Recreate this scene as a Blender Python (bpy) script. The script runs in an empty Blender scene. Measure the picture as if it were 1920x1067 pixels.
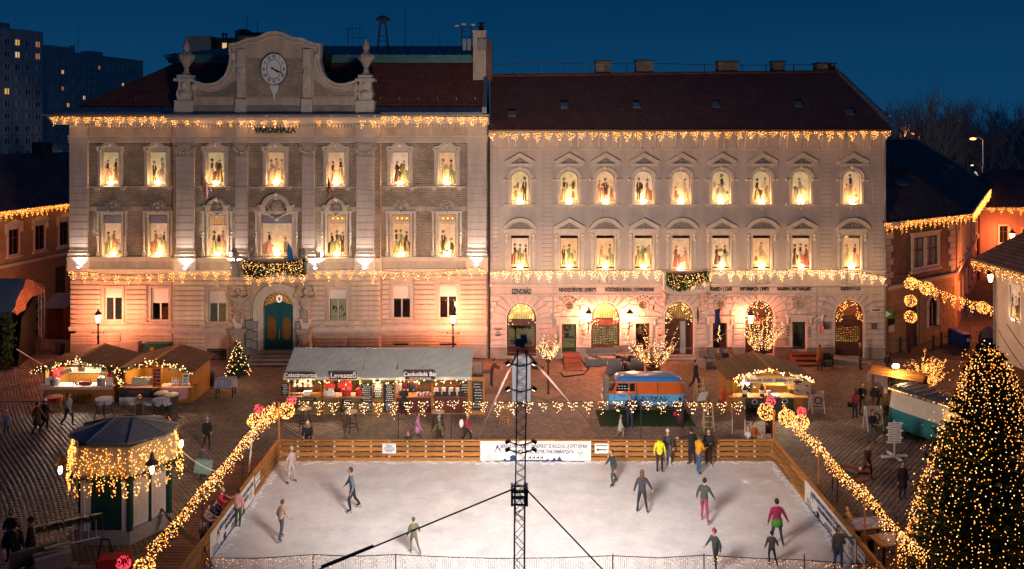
import bpy,math,random
import numpy as np
from mathutils import Vector,Matrix
R=random.Random(7)
PI=math.pi
sc=bpy.context.scene
C=sc.collection
F,H,HY=1570.0,15.0,246.0
cam_d=bpy.data.cameras.new('camera');cam=bpy.data.objects.new('camera',cam_d);C.objects.link(cam)
cam.location=(0,0,H);cam.rotation_euler=(PI/2,0,0)
cam_d.sensor_width=36.0;cam_d.lens=36.0*F/1920.0;cam_d.shift_y=-(533.5-HY)/1920.0
cam_d.clip_start=0.3;cam_d.clip_end=3000
sc.camera=cam
w=bpy.data.worlds.new('World');sc.world=w;w.use_nodes=True
nt=w.node_tree;nt.nodes.clear()
tc=nt.nodes.new('ShaderNodeTexCoord');sx=nt.nodes.new('ShaderNodeSeparateXYZ')
rp=nt.nodes.new('ShaderNodeValToRGB');bg=nt.nodes.new('ShaderNodeBackground');wo=nt.nodes.new('ShaderNodeOutputWorld')
nz=nt.nodes.new('ShaderNodeTexNoise');mpn=nt.nodes.new('ShaderNodeMapping');ad=nt.nodes.new('ShaderNodeMath')
nt.links.new(tc.outputs['Generated'],sx.inputs[0])
nt.links.new(tc.outputs['Generated'],mpn.inputs[0]);mpn.inputs['Scale'].default_value=(1.2,1.2,9)
nt.links.new(mpn.outputs[0],nz.inputs['Vector']);nz.inputs['Scale'].default_value=1.6;nz.inputs['Detail'].default_value=2
ad.operation='MULTIPLY_ADD';nt.links.new(nz.outputs[0],ad.inputs[0]);ad.inputs[1].default_value=0.05
nt.links.new(sx.outputs['Z'],ad.inputs[2]);nt.links.new(ad.outputs[0],rp.inputs[0])
e=rp.color_ramp.elements
e[0].position=0.0;e[0].color=(0.004,0.046,0.116,1)
e[1].position=1.0;e[1].color=(0.002,0.018,0.075,1)
for p,c in((0.10,(0.003,0.043,0.112,1)),(0.16,(0.0015,0.032,0.097,1)),(0.26,(0.0015,0.024,0.082,1))):
 n=e.new(p);n.color=c
nt.links.new(rp.outputs[0],bg.inputs[0]);bg.inputs[1].default_value=1.0
nt.links.new(bg.outputs[0],wo.inputs[0])
sc.view_settings.view_transform='Standard';sc.view_settings.look='None'
sc.view_settings.exposure=0.0;sc.view_settings.gamma=1.0
cy=sc.cycles
cy.use_denoising=True
cy.sample_clamp_indirect=2.0;cy.sample_clamp_direct=0.0
cy.max_bounces=5;cy.diffuse_bounces=3;cy.glossy_bounces=2;cy.transmission_bounces=3;cy.transparent_max_bounces=12
cy.caustics_reflective=False;cy.caustics_refractive=False
cy.blur_glossy=1.0
def fx(px,Y):return(px-960.0)/F*Y
def fz(py,Y):return H-(py-HY)/F*Y
def P(px,py,Y):return Vector((fx(px,Y),Y,fz(py,Y)))
def G(px,py,z=0.0):
 Y=(H-z)*F/(py-HY);return Vector((fx(px,Y),Y,z))
def wloc(o):
 v=Vector((0,0,0))
 while o is not None:v=v+o.location;o=o.parent
 return v
def thg(name,label,cat,loc=(0,0,0),rz=0.0,group=None):
 o=bpy.data.objects.new(name,None);C.objects.link(o);o.empty_display_size=0.3
 o.location=loc;o.rotation_euler=(0,0,rz);o['label']=label;o['category']=cat
 if group:o['group']=group
 return o
def tag(o,label,cat,group=None):
 o['label']=label;o['category']=cat
 if group:o['group']=group
 return o
class MB:
 def __init__(s):s.v=[];s.f=[];s.m=[];s.mi=0
 def face(s,pts):
  b=len(s.v);s.v+=[tuple(p) for p in pts];s.f.append(tuple(range(b,b+len(pts))));s.m.append(s.mi);return s
 def raw(s,vs,fs,mi=None):
  b=len(s.v);s.v+=[tuple(p) for p in vs];mi=s.mi if mi is None else mi
  for f in fs:s.f.append(tuple(b+i for i in f));s.m.append(mi)
  return s
 def box(s,x0,x1,y0,y1,z0,z1):
  return s.raw([(x0,y0,z0),(x1,y0,z0),(x1,y1,z0),(x0,y1,z0),(x0,y0,z1),(x1,y0,z1),(x1,y1,z1),(x0,y1,z1)],[(0,3,2,1),(4,5,6,7),(0,1,5,4),(1,2,6,5),(2,3,7,6),(3,0,4,7)])
 def cbox(s,c,d,rz=0,rx=0,ry=0):
  M=Matrix.Translation(c)@Matrix.Rotation(rz,4,'Z')@Matrix.Rotation(ry,4,'Y')@Matrix.Rotation(rx,4,'X')
  a,b,h=d[0]/2,d[1]/2,d[2]/2
  vs=[M@Vector(p) for p in((-a,-b,-h),(a,-b,-h),(a,b,-h),(-a,b,-h),(-a,-b,h),(a,-b,h),(a,b,h),(-a,b,h))]
  return s.raw(vs,[(0,3,2,1),(4,5,6,7),(0,1,5,4),(1,2,6,5),(2,3,7,6),(3,0,4,7)])
 def tube(s,a,b,r0,r1=None,n=6,caps=True):
  r1=r0 if r1 is None else r1
  a=Vector(a);b=Vector(b);d=(b-a)
  if d.length<1e-6:return s
  d.normalize();u=d.orthogonal().normalized();w_=d.cross(u)
  vs=[]
  for c,r in((a,r0),(b,r1)):
   for i in range(n):
    t=2*PI*i/n;vs.append(c+u*(r*math.cos(t))+w_*(r*math.sin(t)))
  fs=[(i,(i+1)%n,n+(i+1)%n,n+i) for i in range(n)]
  if caps:fs+=[tuple(range(n-1,-1,-1)),tuple(range(n,2*n))]
  return s.raw(vs,fs)
 def path(s,pts,r,n=5):
  for a,b in zip(pts[:-1],pts[1:]):s.tube(a,b,r,r,n)
  return s
 def lathe(s,prof,c=(0,0,0),n=12,sxy=(1,1),a0=0.0):
  vs=[];fs=[]
  for(r,z) in prof:
   for i in range(n):
    t=a0+2*PI*i/n;vs.append((c[0]+r*sxy[0]*math.cos(t),c[1]+r*sxy[1]*math.sin(t),c[2]+z))
  k=len(prof)
  for j in range(k-1):
   for i in range(n):fs.append((j*n+i,j*n+(i+1)%n,(j+1)*n+(i+1)%n,(j+1)*n+i))
  fs.append(tuple(range(n-1,-1,-1)));fs.append(tuple(range((k-1)*n,k*n)))
  return s.raw(vs,fs)
 def ball(s,c,r,n=8,k=5,sc_=(1,1,1)):
  vs=[];fs=[]
  for j in range(k+1):
   p=-PI/2+PI*j/k;rr=max(math.cos(p),1e-3)
   for i in range(n):
    t=2*PI*i/n;vs.append((c[0]+r*sc_[0]*rr*math.cos(t),c[1]+r*sc_[1]*rr*math.sin(t),c[2]+r*sc_[2]*math.sin(p)))
  for j in range(k):
   for i in range(n):fs.append((j*n+i,j*n+(i+1)%n,(j+1)*n+(i+1)%n,(j+1)*n+i))
  return s.raw(vs,fs)
 def polyY(s,pts,y0,y1):
  """closed outline of (x,z) points, CCW seen from -Y, extruded from y0 (front) to y1 (back)"""
  n=len(pts)
  vs=[(x,y0,z) for x,z in pts]+[(x,y1,z) for x,z in pts]
  fs=[tuple(range(n)),tuple(range(2*n-1,n-1,-1))]+[(i,n+i,n+(i+1)%n,(i+1)%n) for i in range(n)]
  return s.raw(vs,fs)
 def polyZ(s,pts,z0,z1):
  n=len(pts)
  vs=[(x,y,z0) for x,y in pts]+[(x,y,z1) for x,y in pts]
  return s.raw(vs,[tuple(range(n-1,-1,-1)),tuple(range(n,2*n))]+[(i,(i+1)%n,n+(i+1)%n,n+i) for i in range(n)])
 def strip(s,A,B,y0,y1):
  """moulding between outline A and outline B (lists of x,z of same length) extruded in y"""
  n=len(A)
  vs=[(x,y0,z) for x,z in A]+[(x,y0,z) for x,z in B]+[(x,y1,z) for x,z in A]+[(x,y1,z) for x,z in B]
  fs=[]
  for i in range(n-1):
   fs+=[(i,i+1,n+i+1,n+i),(i,2*n+i,2*n+i+1,i+1),(n+i,n+i+1,3*n+i+1,3*n+i)]
  fs+=[(0,n,3*n,2*n),(n-1,3*n-1,4*n-1,2*n-1)]
  return s.raw(vs,fs)
 def mesh(s,name,mats,off=None,smooth=False):
  me=bpy.data.meshes.new(name)
  v=s.v if off is None else[(a-off[0],b-off[1],c-off[2]) for a,b,c in s.v]
  me.from_pydata(v,[],s.f)
  for m in(mats if isinstance(mats,(list,tuple)) else[mats]):me.materials.append(m)
  if any(s.m):me.polygons.foreach_set('material_index',s.m)
  if smooth:me.polygons.foreach_set('use_smooth',[True]*len(me.polygons))
  me.update();return me
 def bd(s,name,mats,parent=None,rel=False,smooth=False,kind=None):
  off=None if(rel or parent is None) else wloc(parent)
  o=bpy.data.objects.new(name,s.mesh(name,mats,off,smooth));C.objects.link(o)
  if parent is not None:o.parent=parent
  if kind:o['kind']=kind
  return o
def inst(o,parent=None,loc=None,rz=None):
 c=o.copy();C.objects.link(c)
 if parent is not None:c.parent=parent
 if loc is not None:c.location=loc
 if rz is not None:c.rotation_euler=(0,0,rz)
 return c
def copy_tree(o,parent=None,loc=None,rz=None,label=None):
 c=inst(o,parent,loc,rz)
 if parent is None:c.parent=None
 for ch in list(o.children):copy_tree(ch,c)
 if label:c['label']=label
 return c
MATS={}
def mat(name,col,rough=0.8,metal=0.0,var=0.25,scale=6.0,bump=0.0,bscale=None,emit=None,es=0.0,spec=0.3,ne=False,objvar=0.0,stretch=None):
 if name in MATS:return MATS[name]
 m=bpy.data.materials.new(name);m.use_nodes=True;MATS[name]=m
 t=m.node_tree;b=t.nodes['Principled BSDF']
 b.inputs['Roughness'].default_value=rough;b.inputs['Metallic'].default_value=metal
 b.inputs['Specular IOR Level'].default_value=spec
 tcn=t.nodes.new('ShaderNodeTexCoord');src=tcn.outputs['Object']
 if stretch:
  mp=t.nodes.new('ShaderNodeMapping');mp.inputs['Scale'].default_value=stretch
  t.links.new(src,mp.inputs[0]);src=mp.outputs[0]
 if var>0:
  n=t.nodes.new('ShaderNodeTexNoise');n.inputs['Scale'].default_value=scale;n.inputs['Detail'].default_value=5
  n.inputs['Roughness'].default_value=0.65;t.links.new(src,n.inputs['Vector'])
  r=t.nodes.new('ShaderNodeMapRange');r.inputs[1].default_value=0.25;r.inputs[2].default_value=0.75
  r.inputs[3].default_value=1-var;r.inputs[4].default_value=1+var*0.6
  t.links.new(n.outputs[0],r.inputs[0])
  x=t.nodes.new('ShaderNodeVectorMath');x.operation='SCALE';x.inputs[0].default_value=col[:3]
  t.links.new(r.outputs[0],x.inputs['Scale']);out=x.outputs[0]
  if objvar>0:
   oi=t.nodes.new('ShaderNodeObjectInfo');r2=t.nodes.new('ShaderNodeMapRange')
   r2.inputs[3].default_value=1-objvar;r2.inputs[4].default_value=1+objvar
   t.links.new(oi.outputs['Random'],r2.inputs[0]);x2=t.nodes.new('ShaderNodeVectorMath');x2.operation='SCALE'
   t.links.new(out,x2.inputs[0]);t.links.new(r2.outputs[0],x2.inputs['Scale']);out=x2.outputs[0]
  t.links.new(out,b.inputs['Base Color'])
 else:b.inputs['Base Color'].default_value=(*col[:3],1)
 if bump>0:
  n2=t.nodes.new('ShaderNodeTexNoise');n2.inputs['Scale'].default_value=bscale or scale*4;n2.inputs['Detail'].default_value=4
  t.links.new(src,n2.inputs['Vector']);bp=t.nodes.new('ShaderNodeBump');bp.inputs['Strength'].default_value=bump
  bp.inputs['Distance'].default_value=0.03;t.links.new(n2.outputs[0],bp.inputs['Height']);t.links.new(bp.outputs[0],b.inputs['Normal'])
 if emit:
  b.inputs['Emission Color'].default_value=(*emit[:3],1);b.inputs['Emission Strength'].default_value=es
  if ne:m.cycles.emission_sampling='NONE'
 return m
def glassmat(name,tint=(0.5,0.55,0.6),refl=0.25):
 if name in MATS:return MATS[name]
 m=bpy.data.materials.new(name);m.use_nodes=True;MATS[name]=m;t=m.node_tree
 t.nodes.clear();o=t.nodes.new('ShaderNodeOutputMaterial');mx=t.nodes.new('ShaderNodeMixShader')
 tr=t.nodes.new('ShaderNodeBsdfTransparent');gl=t.nodes.new('ShaderNodeBsdfGlossy');fr=t.nodes.new('ShaderNodeFresnel')
 a=t.nodes.new('ShaderNodeMath');a.operation='ADD';a.inputs[1].default_value=refl*0.4;a.use_clamp=True
 tr.inputs[0].default_value=(*tint,1);gl.inputs['Roughness'].default_value=0.03;gl.inputs[0].default_value=(0.8,0.8,0.8,1)
 t.links.new(fr.outputs[0],a.inputs[0]);t.links.new(a.outputs[0],mx.inputs[0]);t.links.new(tr.outputs[0],mx.inputs[1])
 t.links.new(gl.outputs[0],mx.inputs[2]);t.links.new(mx.outputs[0],o.inputs[0]);return m
def patmat(name,c1,c2,mortar,bw,bh,axes='xz',msz=0.012,off=0.5,rough=0.85,bump=0.5,var=0.3,squash=None):
 """brick/tile pattern far too fine to pick apart, in object space"""
 if name in MATS:return MATS[name]
 m=bpy.data.materials.new(name);m.use_nodes=True;MATS[name]=m;t=m.node_tree;b=t.nodes['Principled BSDF']
 b.inputs['Roughness'].default_value=rough;b.inputs['Specular IOR Level'].default_value=0.25
 tcn=t.nodes.new('ShaderNodeTexCoord');s_=t.nodes.new('ShaderNodeSeparateXYZ');c_=t.nodes.new('ShaderNodeCombineXYZ')
 t.links.new(tcn.outputs['Object'],s_.inputs[0])
 t.links.new(s_.outputs['XYZ'.index(axes[0].upper())],c_.inputs[0]);t.links.new(s_.outputs['XYZ'.index(axes[1].upper())],c_.inputs[1])
 br=t.nodes.new('ShaderNodeTexBrick');br.inputs['Scale'].default_value=1;br.inputs['Brick Width'].default_value=bw
 br.inputs['Row Height'].default_value=bh;br.inputs['Mortar Size'].default_value=msz;br.inputs['Mortar Smooth'].default_value=0.3
 br.offset=off;br.inputs['Color1'].default_value=(*c1,1);br.inputs['Color2'].default_value=(*c2,1);br.inputs['Mortar'].default_value=(*mortar,1)
 t.links.new(c_.outputs[0],br.inputs[0])
 n=t.nodes.new('ShaderNodeTexNoise');n.inputs['Scale'].default_value=0.9;n.inputs['Detail'].default_value=6;t.links.new(tcn.outputs['Object'],n.inputs[0])
 r=t.nodes.new('ShaderNodeMapRange');r.inputs[1].default_value=0.3;r.inputs[2].default_value=0.7;r.inputs[3].default_value=1-var;r.inputs[4].default_value=1+var
 t.links.new(n.outputs[0],r.inputs[0]);x=t.nodes.new('ShaderNodeVectorMath');x.operation='SCALE'
 t.links.new(br.outputs[0],x.inputs[0]);t.links.new(r.outputs[0],x.inputs['Scale']);t.links.new(x.outputs[0],b.inputs['Base Color'])
 bp=t.nodes.new('ShaderNodeBump');bp.inputs['Strength'].default_value=bump;bp.inputs['Distance'].default_value=0.02;bp.invert=True
 t.links.new(br.outputs['Fac'],bp.inputs['Height']);t.links.new(bp.outputs[0],b.inputs['Normal'])
 return m
pla=mat('plaster_cream',(0.57,0.47,0.38),0.9,var=0.34,scale=1.6,bump=0.15,bscale=14,stretch=(1,1,.3))
pl2=mat('plaster_pale',(0.57,0.50,0.45),0.9,var=0.26,scale=1.5,bump=0.12,bscale=14,stretch=(1,1,.3))
trim=mat('stone_trim',(0.64,0.58,0.50),0.85,var=0.22,scale=2.5,bump=0.15,bscale=18)
trd=mat('stone_grey',(0.30,0.28,0.26),0.85,var=0.35,scale=1.6,bump=0.3,bscale=12)
rlf=mat('carved_stone',(0.42,0.37,0.32),0.85,var=0.4,scale=7,bump=0.7,bscale=10)
brickm=patmat('glazed_brick',(0.22,0.165,0.11),(0.34,0.27,0.19),(0.45,0.39,0.32),0.24,0.125,'xz',0.022)
brickd=patmat('dark_brick',(0.11,0.06,0.045),(0.20,0.10,0.07),(0.22,0.17,0.14),0.25,0.08,'xz',0.012)
rooft=patmat('roof_tile',(0.24,0.080,0.062),(0.16,0.055,0.045),(0.05,0.022,0.02),0.20,0.17,'xz',0.018,bump=1.0,var=0.15)
roofd=patmat('roof_tile_dark',(0.20,0.13,0.12),(0.14,0.095,0.09),(0.05,0.035,0.035),0.22,0.17,'xz',0.018,bump=1.0,var=0.25)
roofdy=patmat('roof_tile_dark_side',(0.20,0.13,0.12),(0.14,0.095,0.09),(0.05,0.035,0.035),0.22,0.17,'yz',0.018,bump=1.0,var=0.25)
copper=mat('green_copper',(0.07,0.20,0.22),0.5,0.3,var=0.35,scale=1.5)
zinc=mat('zinc_sheet',(0.22,0.23,0.25),0.45,0.5,var=0.25,scale=1.2)
dark=mat('dark_metal',(0.03,0.03,0.035),0.5,0.5,var=0.2)
stl=mat('galvanised_steel',(0.42,0.43,0.45),0.4,0.8,var=0.2)
wd0=mat('orange_wood',(0.36,0.15,0.038),0.6,var=0.4,scale=3,bump=0.2,stretch=(1,1,6),objvar=0.22)
woodx=mat('orange_wood_rail',(0.33,0.14,0.030),0.6,var=0.5,scale=2.2,bump=0.25,stretch=(0.6,0.6,7),objvar=0.3)
wdd=mat('brown_wood',(0.13,0.065,0.035),0.65,var=0.4,scale=3,bump=0.2,objvar=0.25)
deckm=mat('deck_board',(0.16,0.06,0.04),0.6,var=0.4,scale=4,bump=0.2,objvar=0.25)
shingle=patmat('stall_shingle',(0.10,0.055,0.045),(0.14,0.075,0.055),(0.03,0.02,0.018),0.45,0.45,'xy',0.03,off=0.0,bump=0.8,var=0.2)
whp=mat('white_paint',(0.72,0.72,0.72),0.5,var=0.12,scale=3)
blp=mat('black_paint',(0.015,0.015,0.017),0.45,var=0.1)
crm=mat('cream_cloth',(0.62,0.57,0.48),0.9,var=0.15)
rdp=mat('red_cloth',(0.38,0.025,0.03),0.75,var=0.25,scale=8)
tealp=mat('teal_paint',(0.008,0.095,0.12),0.4,var=0.25,scale=4)
green=mat('fir_green',(0.022,0.06,0.015),0.75,var=0.6,scale=5)
green2=mat('fir_green_light',(0.05,0.10,0.022),0.75,var=0.5,scale=5)
bark=mat('bark',(0.055,0.035,0.028),0.9,var=0.4,scale=8)
wrm=mat('black_wire',(0.012,0.012,0.012),0.6,var=0.0)
WARM=mat('bulb_warm',(0.9,0.8,0.6),emit=(1.0,0.45,0.12),es=3.7,var=0,ne=True)
AMB=mat('bulb_amber',(0.9,0.7,0.3),emit=(1.0,0.28,0.025),es=3.2,var=0,ne=True)
WHT=mat('bulb_white',(0.9,0.85,0.8),emit=(1.0,0.56,0.26),es=4.2,var=0,ne=True)
REDB=mat('bulb_red',(0.9,0.3,0.3),emit=(1.0,0.05,0.10),es=1.6,var=0,ne=True)
FLOOD=mat('floodlight_lens',(0.9,0.85,0.8),emit=(1.0,0.72,0.42),es=14.0,var=0,ne=True)
FLOODW=mat('floodlight_lens_cool',(0.9,0.9,0.9),emit=(0.9,0.9,1.0),es=12.0,var=0,ne=True)
SOD=mat('lantern_glow',(0.9,0.7,0.5),emit=(1.0,0.52,0.24),es=9.0,var=0,ne=True)
_t=SOD.node_tree;_e=_t.nodes.new('ShaderNodeEmission');_e.inputs[0].default_value=(1,.50,.22,1);_e.inputs[1].default_value=7;_p=_t.nodes.new('ShaderNodeBsdfTransparent');_a=_t.nodes.new('ShaderNodeAddShader')
_t.links.new(_e.outputs[0],_a.inputs[0]);_t.links.new(_p.outputs[0],_a.inputs[1]);_t.links.new(_a.outputs[0],[n for n in _t.nodes if n.type=='OUTPUT_MATERIAL'][0].inputs[0])
gls=glassmat('window_glass');glsd=glassmat('dark_window_glass',(0.25,0.27,0.3),0.4)
def lmp(name,loc,power,col,parent,r=0.08,kind='POINT',aim=None,ang=90,blend=0.5):
 d=bpy.data.lights.new(name,kind);d.energy=power;d.color=col;d.shadow_soft_size=r
 if kind=='SPOT':d.spot_size=math.radians(ang);d.spot_blend=blend
 o=bpy.data.objects.new(name,d);C.objects.link(o);o.parent=parent
 o.location=Vector(loc)-wloc(parent) if parent else loc
 if aim is not None:o.rotation_euler=(Vector(aim)-Vector(loc)).to_track_quat('-Z','Y').to_euler()
 return o
OCT_V=np.array([(1,0,0),(-1,0,0),(0,1,0),(0,-1,0),(0,0,1.15),(0,0,-1.15)],dtype=np.float64)
OCT_F=np.array([(0,2,4),(2,1,4),(1,3,4),(3,0,4),(2,0,5),(1,2,5),(3,1,5),(0,3,5)],dtype=np.int64)
NR=np.random.RandomState(5)
def bbs(pts,r,parent,mats=(WARM,AMB),probs=None,name='bulbs',label=None,rv=0.35):
 if not len(pts):return None
 p=np.array([tuple(q) for q in pts],dtype=np.float64)
 if parent is not None:p=p-np.array(tuple(wloc(parent)))
 n=len(p);rad=r*(1-rv+2*rv*NR.rand(n))
 V=(p[:,None,:]+OCT_V[None]*rad[:,None,None]).reshape(-1,3)
 Fc=(OCT_F[None]+(np.arange(n)*6)[:,None,None]).reshape(-1,3)
 me=bpy.data.meshes.new(name);nv,nf=len(V),len(Fc)
 me.vertices.add(nv);me.vertices.foreach_set('co',V.ravel());me.loops.add(nf*3);me.loops.foreach_set('vertex_index',Fc.ravel())
 me.polygons.add(nf);me.polygons.foreach_set('loop_start',np.arange(nf)*3);me.polygons.foreach_set('loop_total',np.full(nf,3))
 for m in mats:me.materials.append(m)
 mi=NR.choice(len(mats),size=n,p=probs);me.polygons.foreach_set('material_index',np.repeat(mi,8))
 me.update(calc_edges=True)
 o=bpy.data.objects.new(name,me);C.objects.link(o);o['kind']='stuff'
 if parent is not None:o.parent=parent
 return o
def lerp(a,b,t):return a+(b-a)*t
def along(pts,s):
 """point at arc length s of a polyline"""
 for a,b in zip(pts[:-1],pts[1:]):
  L=(b-a).length
  if s<=L:return a.lerp(b,s/L)
  s-=L
 return pts[-1]
def plen(pts):return sum((b-a).length for a,b in zip(pts[:-1],pts[1:]))
def sag(a,b,d,n=8):
 a=Vector(a);b=Vector(b)
 return[a.lerp(b,i/n)-Vector((0,0,d*4*(i/n)*(1-i/n))) for i in range(n+1)]
def ici(label,path,spacing,hgt,per,r,wd=0.8,mats=(WARM,AMB),probs=(0.55,0.45),power=0,lcol=(1.0,0.5,0.16),group=None,lstep=3.0,lo=(0,-0.35,-0.25),gaps=(),wire=0.012,seed=1,jy=0.04):
 rr=random.Random(seed);path=[Vector(p) for p in path]
 t=thg('icicle_lights',label,'string lights',path[0],group=group)
 L=plen(path);n=max(1,int(L/spacing));pts=[];per*=.68;r*=.97;power*=.5;lo=(lo[0]*2,lo[1]-.35,lo[2]-.3) if lo[2]<0 else lo;wm=MB();wm.path(path,wire)
 for i in range(n):
  s0=(i+0.5)*L/n
  if any(a<s0/L<b for a,b in gaps):continue
  hh=hgt*rr.uniform(0.75,1.15);ww=spacing*wd*rr.uniform(0.8,1.1);ns=6
  for k in range(ns):
   u=(k+0.5)/ns*2-1;c=along(path,min(max(s0+u*ww/2,0),L))
   ln=hh*(1-abs(u)*0.75)*rr.uniform(0.75,1.1);m=max(2,int(per/ns*(ln/hgt)*1.7))
   for q in range(m):
    zz=ln*(q+rr.random()*0.8)/m
    pts.append(c+Vector((rr.uniform(-.035,.035)*spacing,rr.uniform(-jy,jy),-zz)))
   wm.tube(c,c-Vector((0,0,ln)),wire*0.35,n=3,caps=False)
 wm.bd('wire',wrm,t);bbs(pts,r,t,mats,probs)
 if power>0:
  k=max(1,int(L/lstep))
  for i in range(k):lmp('glow',along(path,(i+0.5)*L/k)+Vector(lo),power,lcol,t,0.15)
 return t
def text(s,size,loc,m,parent,depth=0.03,rot=(PI/2,0,0),name='lettering',align='CENTER',sx=1.0,bold=0.0,fit=None):
 cu=bpy.data.curves.new(name,'FONT');cu.body=s;cu.size=size;cu.align_x=align;cu.align_y='CENTER';cu.extrude=depth/2;cu.offset=bold
 cu.resolution_u=2
 o=bpy.data.objects.new(name,cu);C.objects.link(o);dg=bpy.context.evaluated_depsgraph_get()
 me=bpy.data.meshes.new_from_object(o.evaluated_get(dg));bpy.data.objects.remove(o);bpy.data.curves.remove(cu)
 me.materials.clear();me.materials.append(m)
 if fit:xs=[v.co.x for v in me.vertices];sx=fit/(max(xs)-min(xs))
 o=bpy.data.objects.new(name,me);C.objects.link(o);o.rotation_euler=rot;o.scale=(sx,1,1)
 if parent is not None:o.parent=parent;o.location=Vector(loc)-wloc(parent)
 else:o.location=loc
 return o
def cmt(c,rough=0.85):
 k='cloth_%02d_%02d_%02d'%tuple(int(v*99) for v in c[:3])
 return mat(k,c,rough,var=0.3,scale=9,bump=0.25,bscale=25)
SKIN=mat('skin',(0.50,0.29,0.21),0.55,var=0.1)
HAIRS={'dark':(0.025,0.016,0.012),'brown':(0.09,0.045,0.022),'blond':(0.42,0.27,0.11),'red':(0.16,0.05,0.02),'grey':(0.35,0.33,0.31)}
V=Vector
POSES={'stand':dict(la=((.07,.0,-.28),(.02,-.05,-.25)),ra=((-.07,.0,-.28),(-.02,-.05,-.25)),ll=((.02,-.01,-.43),(.01,.03,-.42)),rl=((-.02,-.01,-.43),(-.01,.03,-.42)),lean=0.0),'walk':dict(la=((.06,.12,-.25),(.0,.02,-.25)),ra=((-.06,-.12,-.25),(.02,-.14,-.20)),ll=((.0,-.20,-.38),(.0,.03,-.42)),rl=((.0,.12,-.41),(.0,.26,-.33)),lean=0.04),'skate':dict(la=((.10,.08,-.26),(.06,-.10,-.22)),ra=((-.12,-.06,-.25),(-.05,-.14,-.18)),ll=((.03,-.16,-.39),(-.01,.08,-.40)),rl=((-.07,.10,-.41),(-.10,.22,-.34)),lean=0.14),'glide':dict(la=((.10,.06,-.26),(.07,.0,-.24)),ra=((-.14,.0,-.24),(-.10,-.05,-.20)),ll=((.06,-.08,-.42),(.05,.04,-.42)),rl=((-.06,-.04,-.42),(-.06,.10,-.41)),lean=0.08),'phone':dict(la=((.06,-.02,-.28),(-.10,-.22,.06)),ra=((-.06,-.02,-.28),(.10,-.22,.06)),ll=((.02,-.01,-.43),(.01,.03,-.42)),rl=((-.02,-.01,-.43),(-.01,.03,-.42)),lean=0.03,nod=0.3),'crossed':dict(la=((.07,-.03,-.27),(-.20,-.14,.03)),ra=((-.07,-.03,-.27),(.20,-.15,.01)),ll=((.03,-.01,-.43),(.02,.03,-.42)),rl=((-.03,-.01,-.43),(-.02,.03,-.42)),lean=0.0),'rail':dict(la=((.05,-.20,-.20),(-.08,-.24,-.02)),ra=((-.05,-.20,-.20),(.08,-.24,-.02)),ll=((.02,.02,-.43),(.01,.05,-.42)),rl=((-.02,.02,-.43),(-.01,.05,-.42)),lean=0.28,nod=0.2),'reach':dict(la=((.25,-.03,-.10),(.25,-.05,.03)),ra=((-.07,.0,-.28),(-.03,-.05,-.25)),ll=((.03,-.03,-.43),(.01,.03,-.42)),rl=((-.03,.02,-.43),(-.02,.08,-.41)),lean=0.06),'hold':dict(la=((.05,-.08,-.27),(-.04,-.24,.03)),ra=((-.05,-.08,-.27),(.04,-.24,.03)),ll=((.02,-.10,-.42),(.01,.03,-.42)),rl=((-.02,.05,-.43),(-.01,.10,-.41)),lean=0.08),'sit':dict(la=((.06,-.08,-.26),(-.05,-.22,-.04)),ra=((-.06,-.08,-.26),(.05,-.22,-.04)),ll=((.05,-.42,.02),(.0,-.06,-.43)),rl=((-.05,-.42,.02),(.0,-.06,-.43)),lean=0.12,pel=0.50),'atlas':dict(la=((.23,-.03,.13),(-.10,.02,.24)),ra=((-.23,-.03,.13),(.10,.02,.24)),ll=((.02,-.02,-.43),(-.04,.03,-.42)),rl=((-.02,-.02,-.43),(.04,.03,-.42)),lean=-0.06,nod=0.3),}
def head_geo(mb,c,up,fw,s,eyes=True):
 """an egg shaped head with brow, nose, mouth, eyes and ears; local -Y is forward"""
 z=up.normalized();y=-fw.normalized();x=y.cross(z).normalized();y=z.cross(x).normalized()
 M=Matrix((x,y,z)).transposed()
 def T(p):return c+M@(V(p)*s)
 def ell(cc,rr,n=10,k=7,mi=0):
  vs=[];fs=[]
  for j in range(k+1):
   p=-PI/2+PI*j/k;q=max(math.cos(p),1e-3)
   tp=1-0.22*max(0,-math.sin(p)) if mi==0 and rr[2]>.08 else 1
   for i in range(n):
    t=2*PI*i/n;vs.append(T((cc[0]+rr[0]*q*math.cos(t)*tp,cc[1]+rr[1]*q*math.sin(t)*tp,cc[2]+rr[2]*math.sin(p))))
  for j in range(k):
   for i in range(n):fs.append((j*n+i,j*n+(i+1)%n,(j+1)*n+(i+1)%n,(j+1)*n+i))
  mb.raw(vs,fs,mi)
 ell((0,0,0),(.076,.095,.118),12,9)
 mb.raw([T(p) for p in((-.016,-.088,-.03),(.016,-.088,-.03),(0,-.125,-.022),(0,-.092,.028))],[(0,1,2),(1,3,2),(0,2,3)],0)
 for sx_ in(-1,1):
  ell((sx_*.078,.0,-.01),(.012,.02,.03),6,4)
  if eyes:ell((sx_*.03,-.083,.012),(.013,.010,.008),6,4,4)
 if eyes:ell((0,-.087,-.058),(.024,.008,.006),6,3,5)
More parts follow.
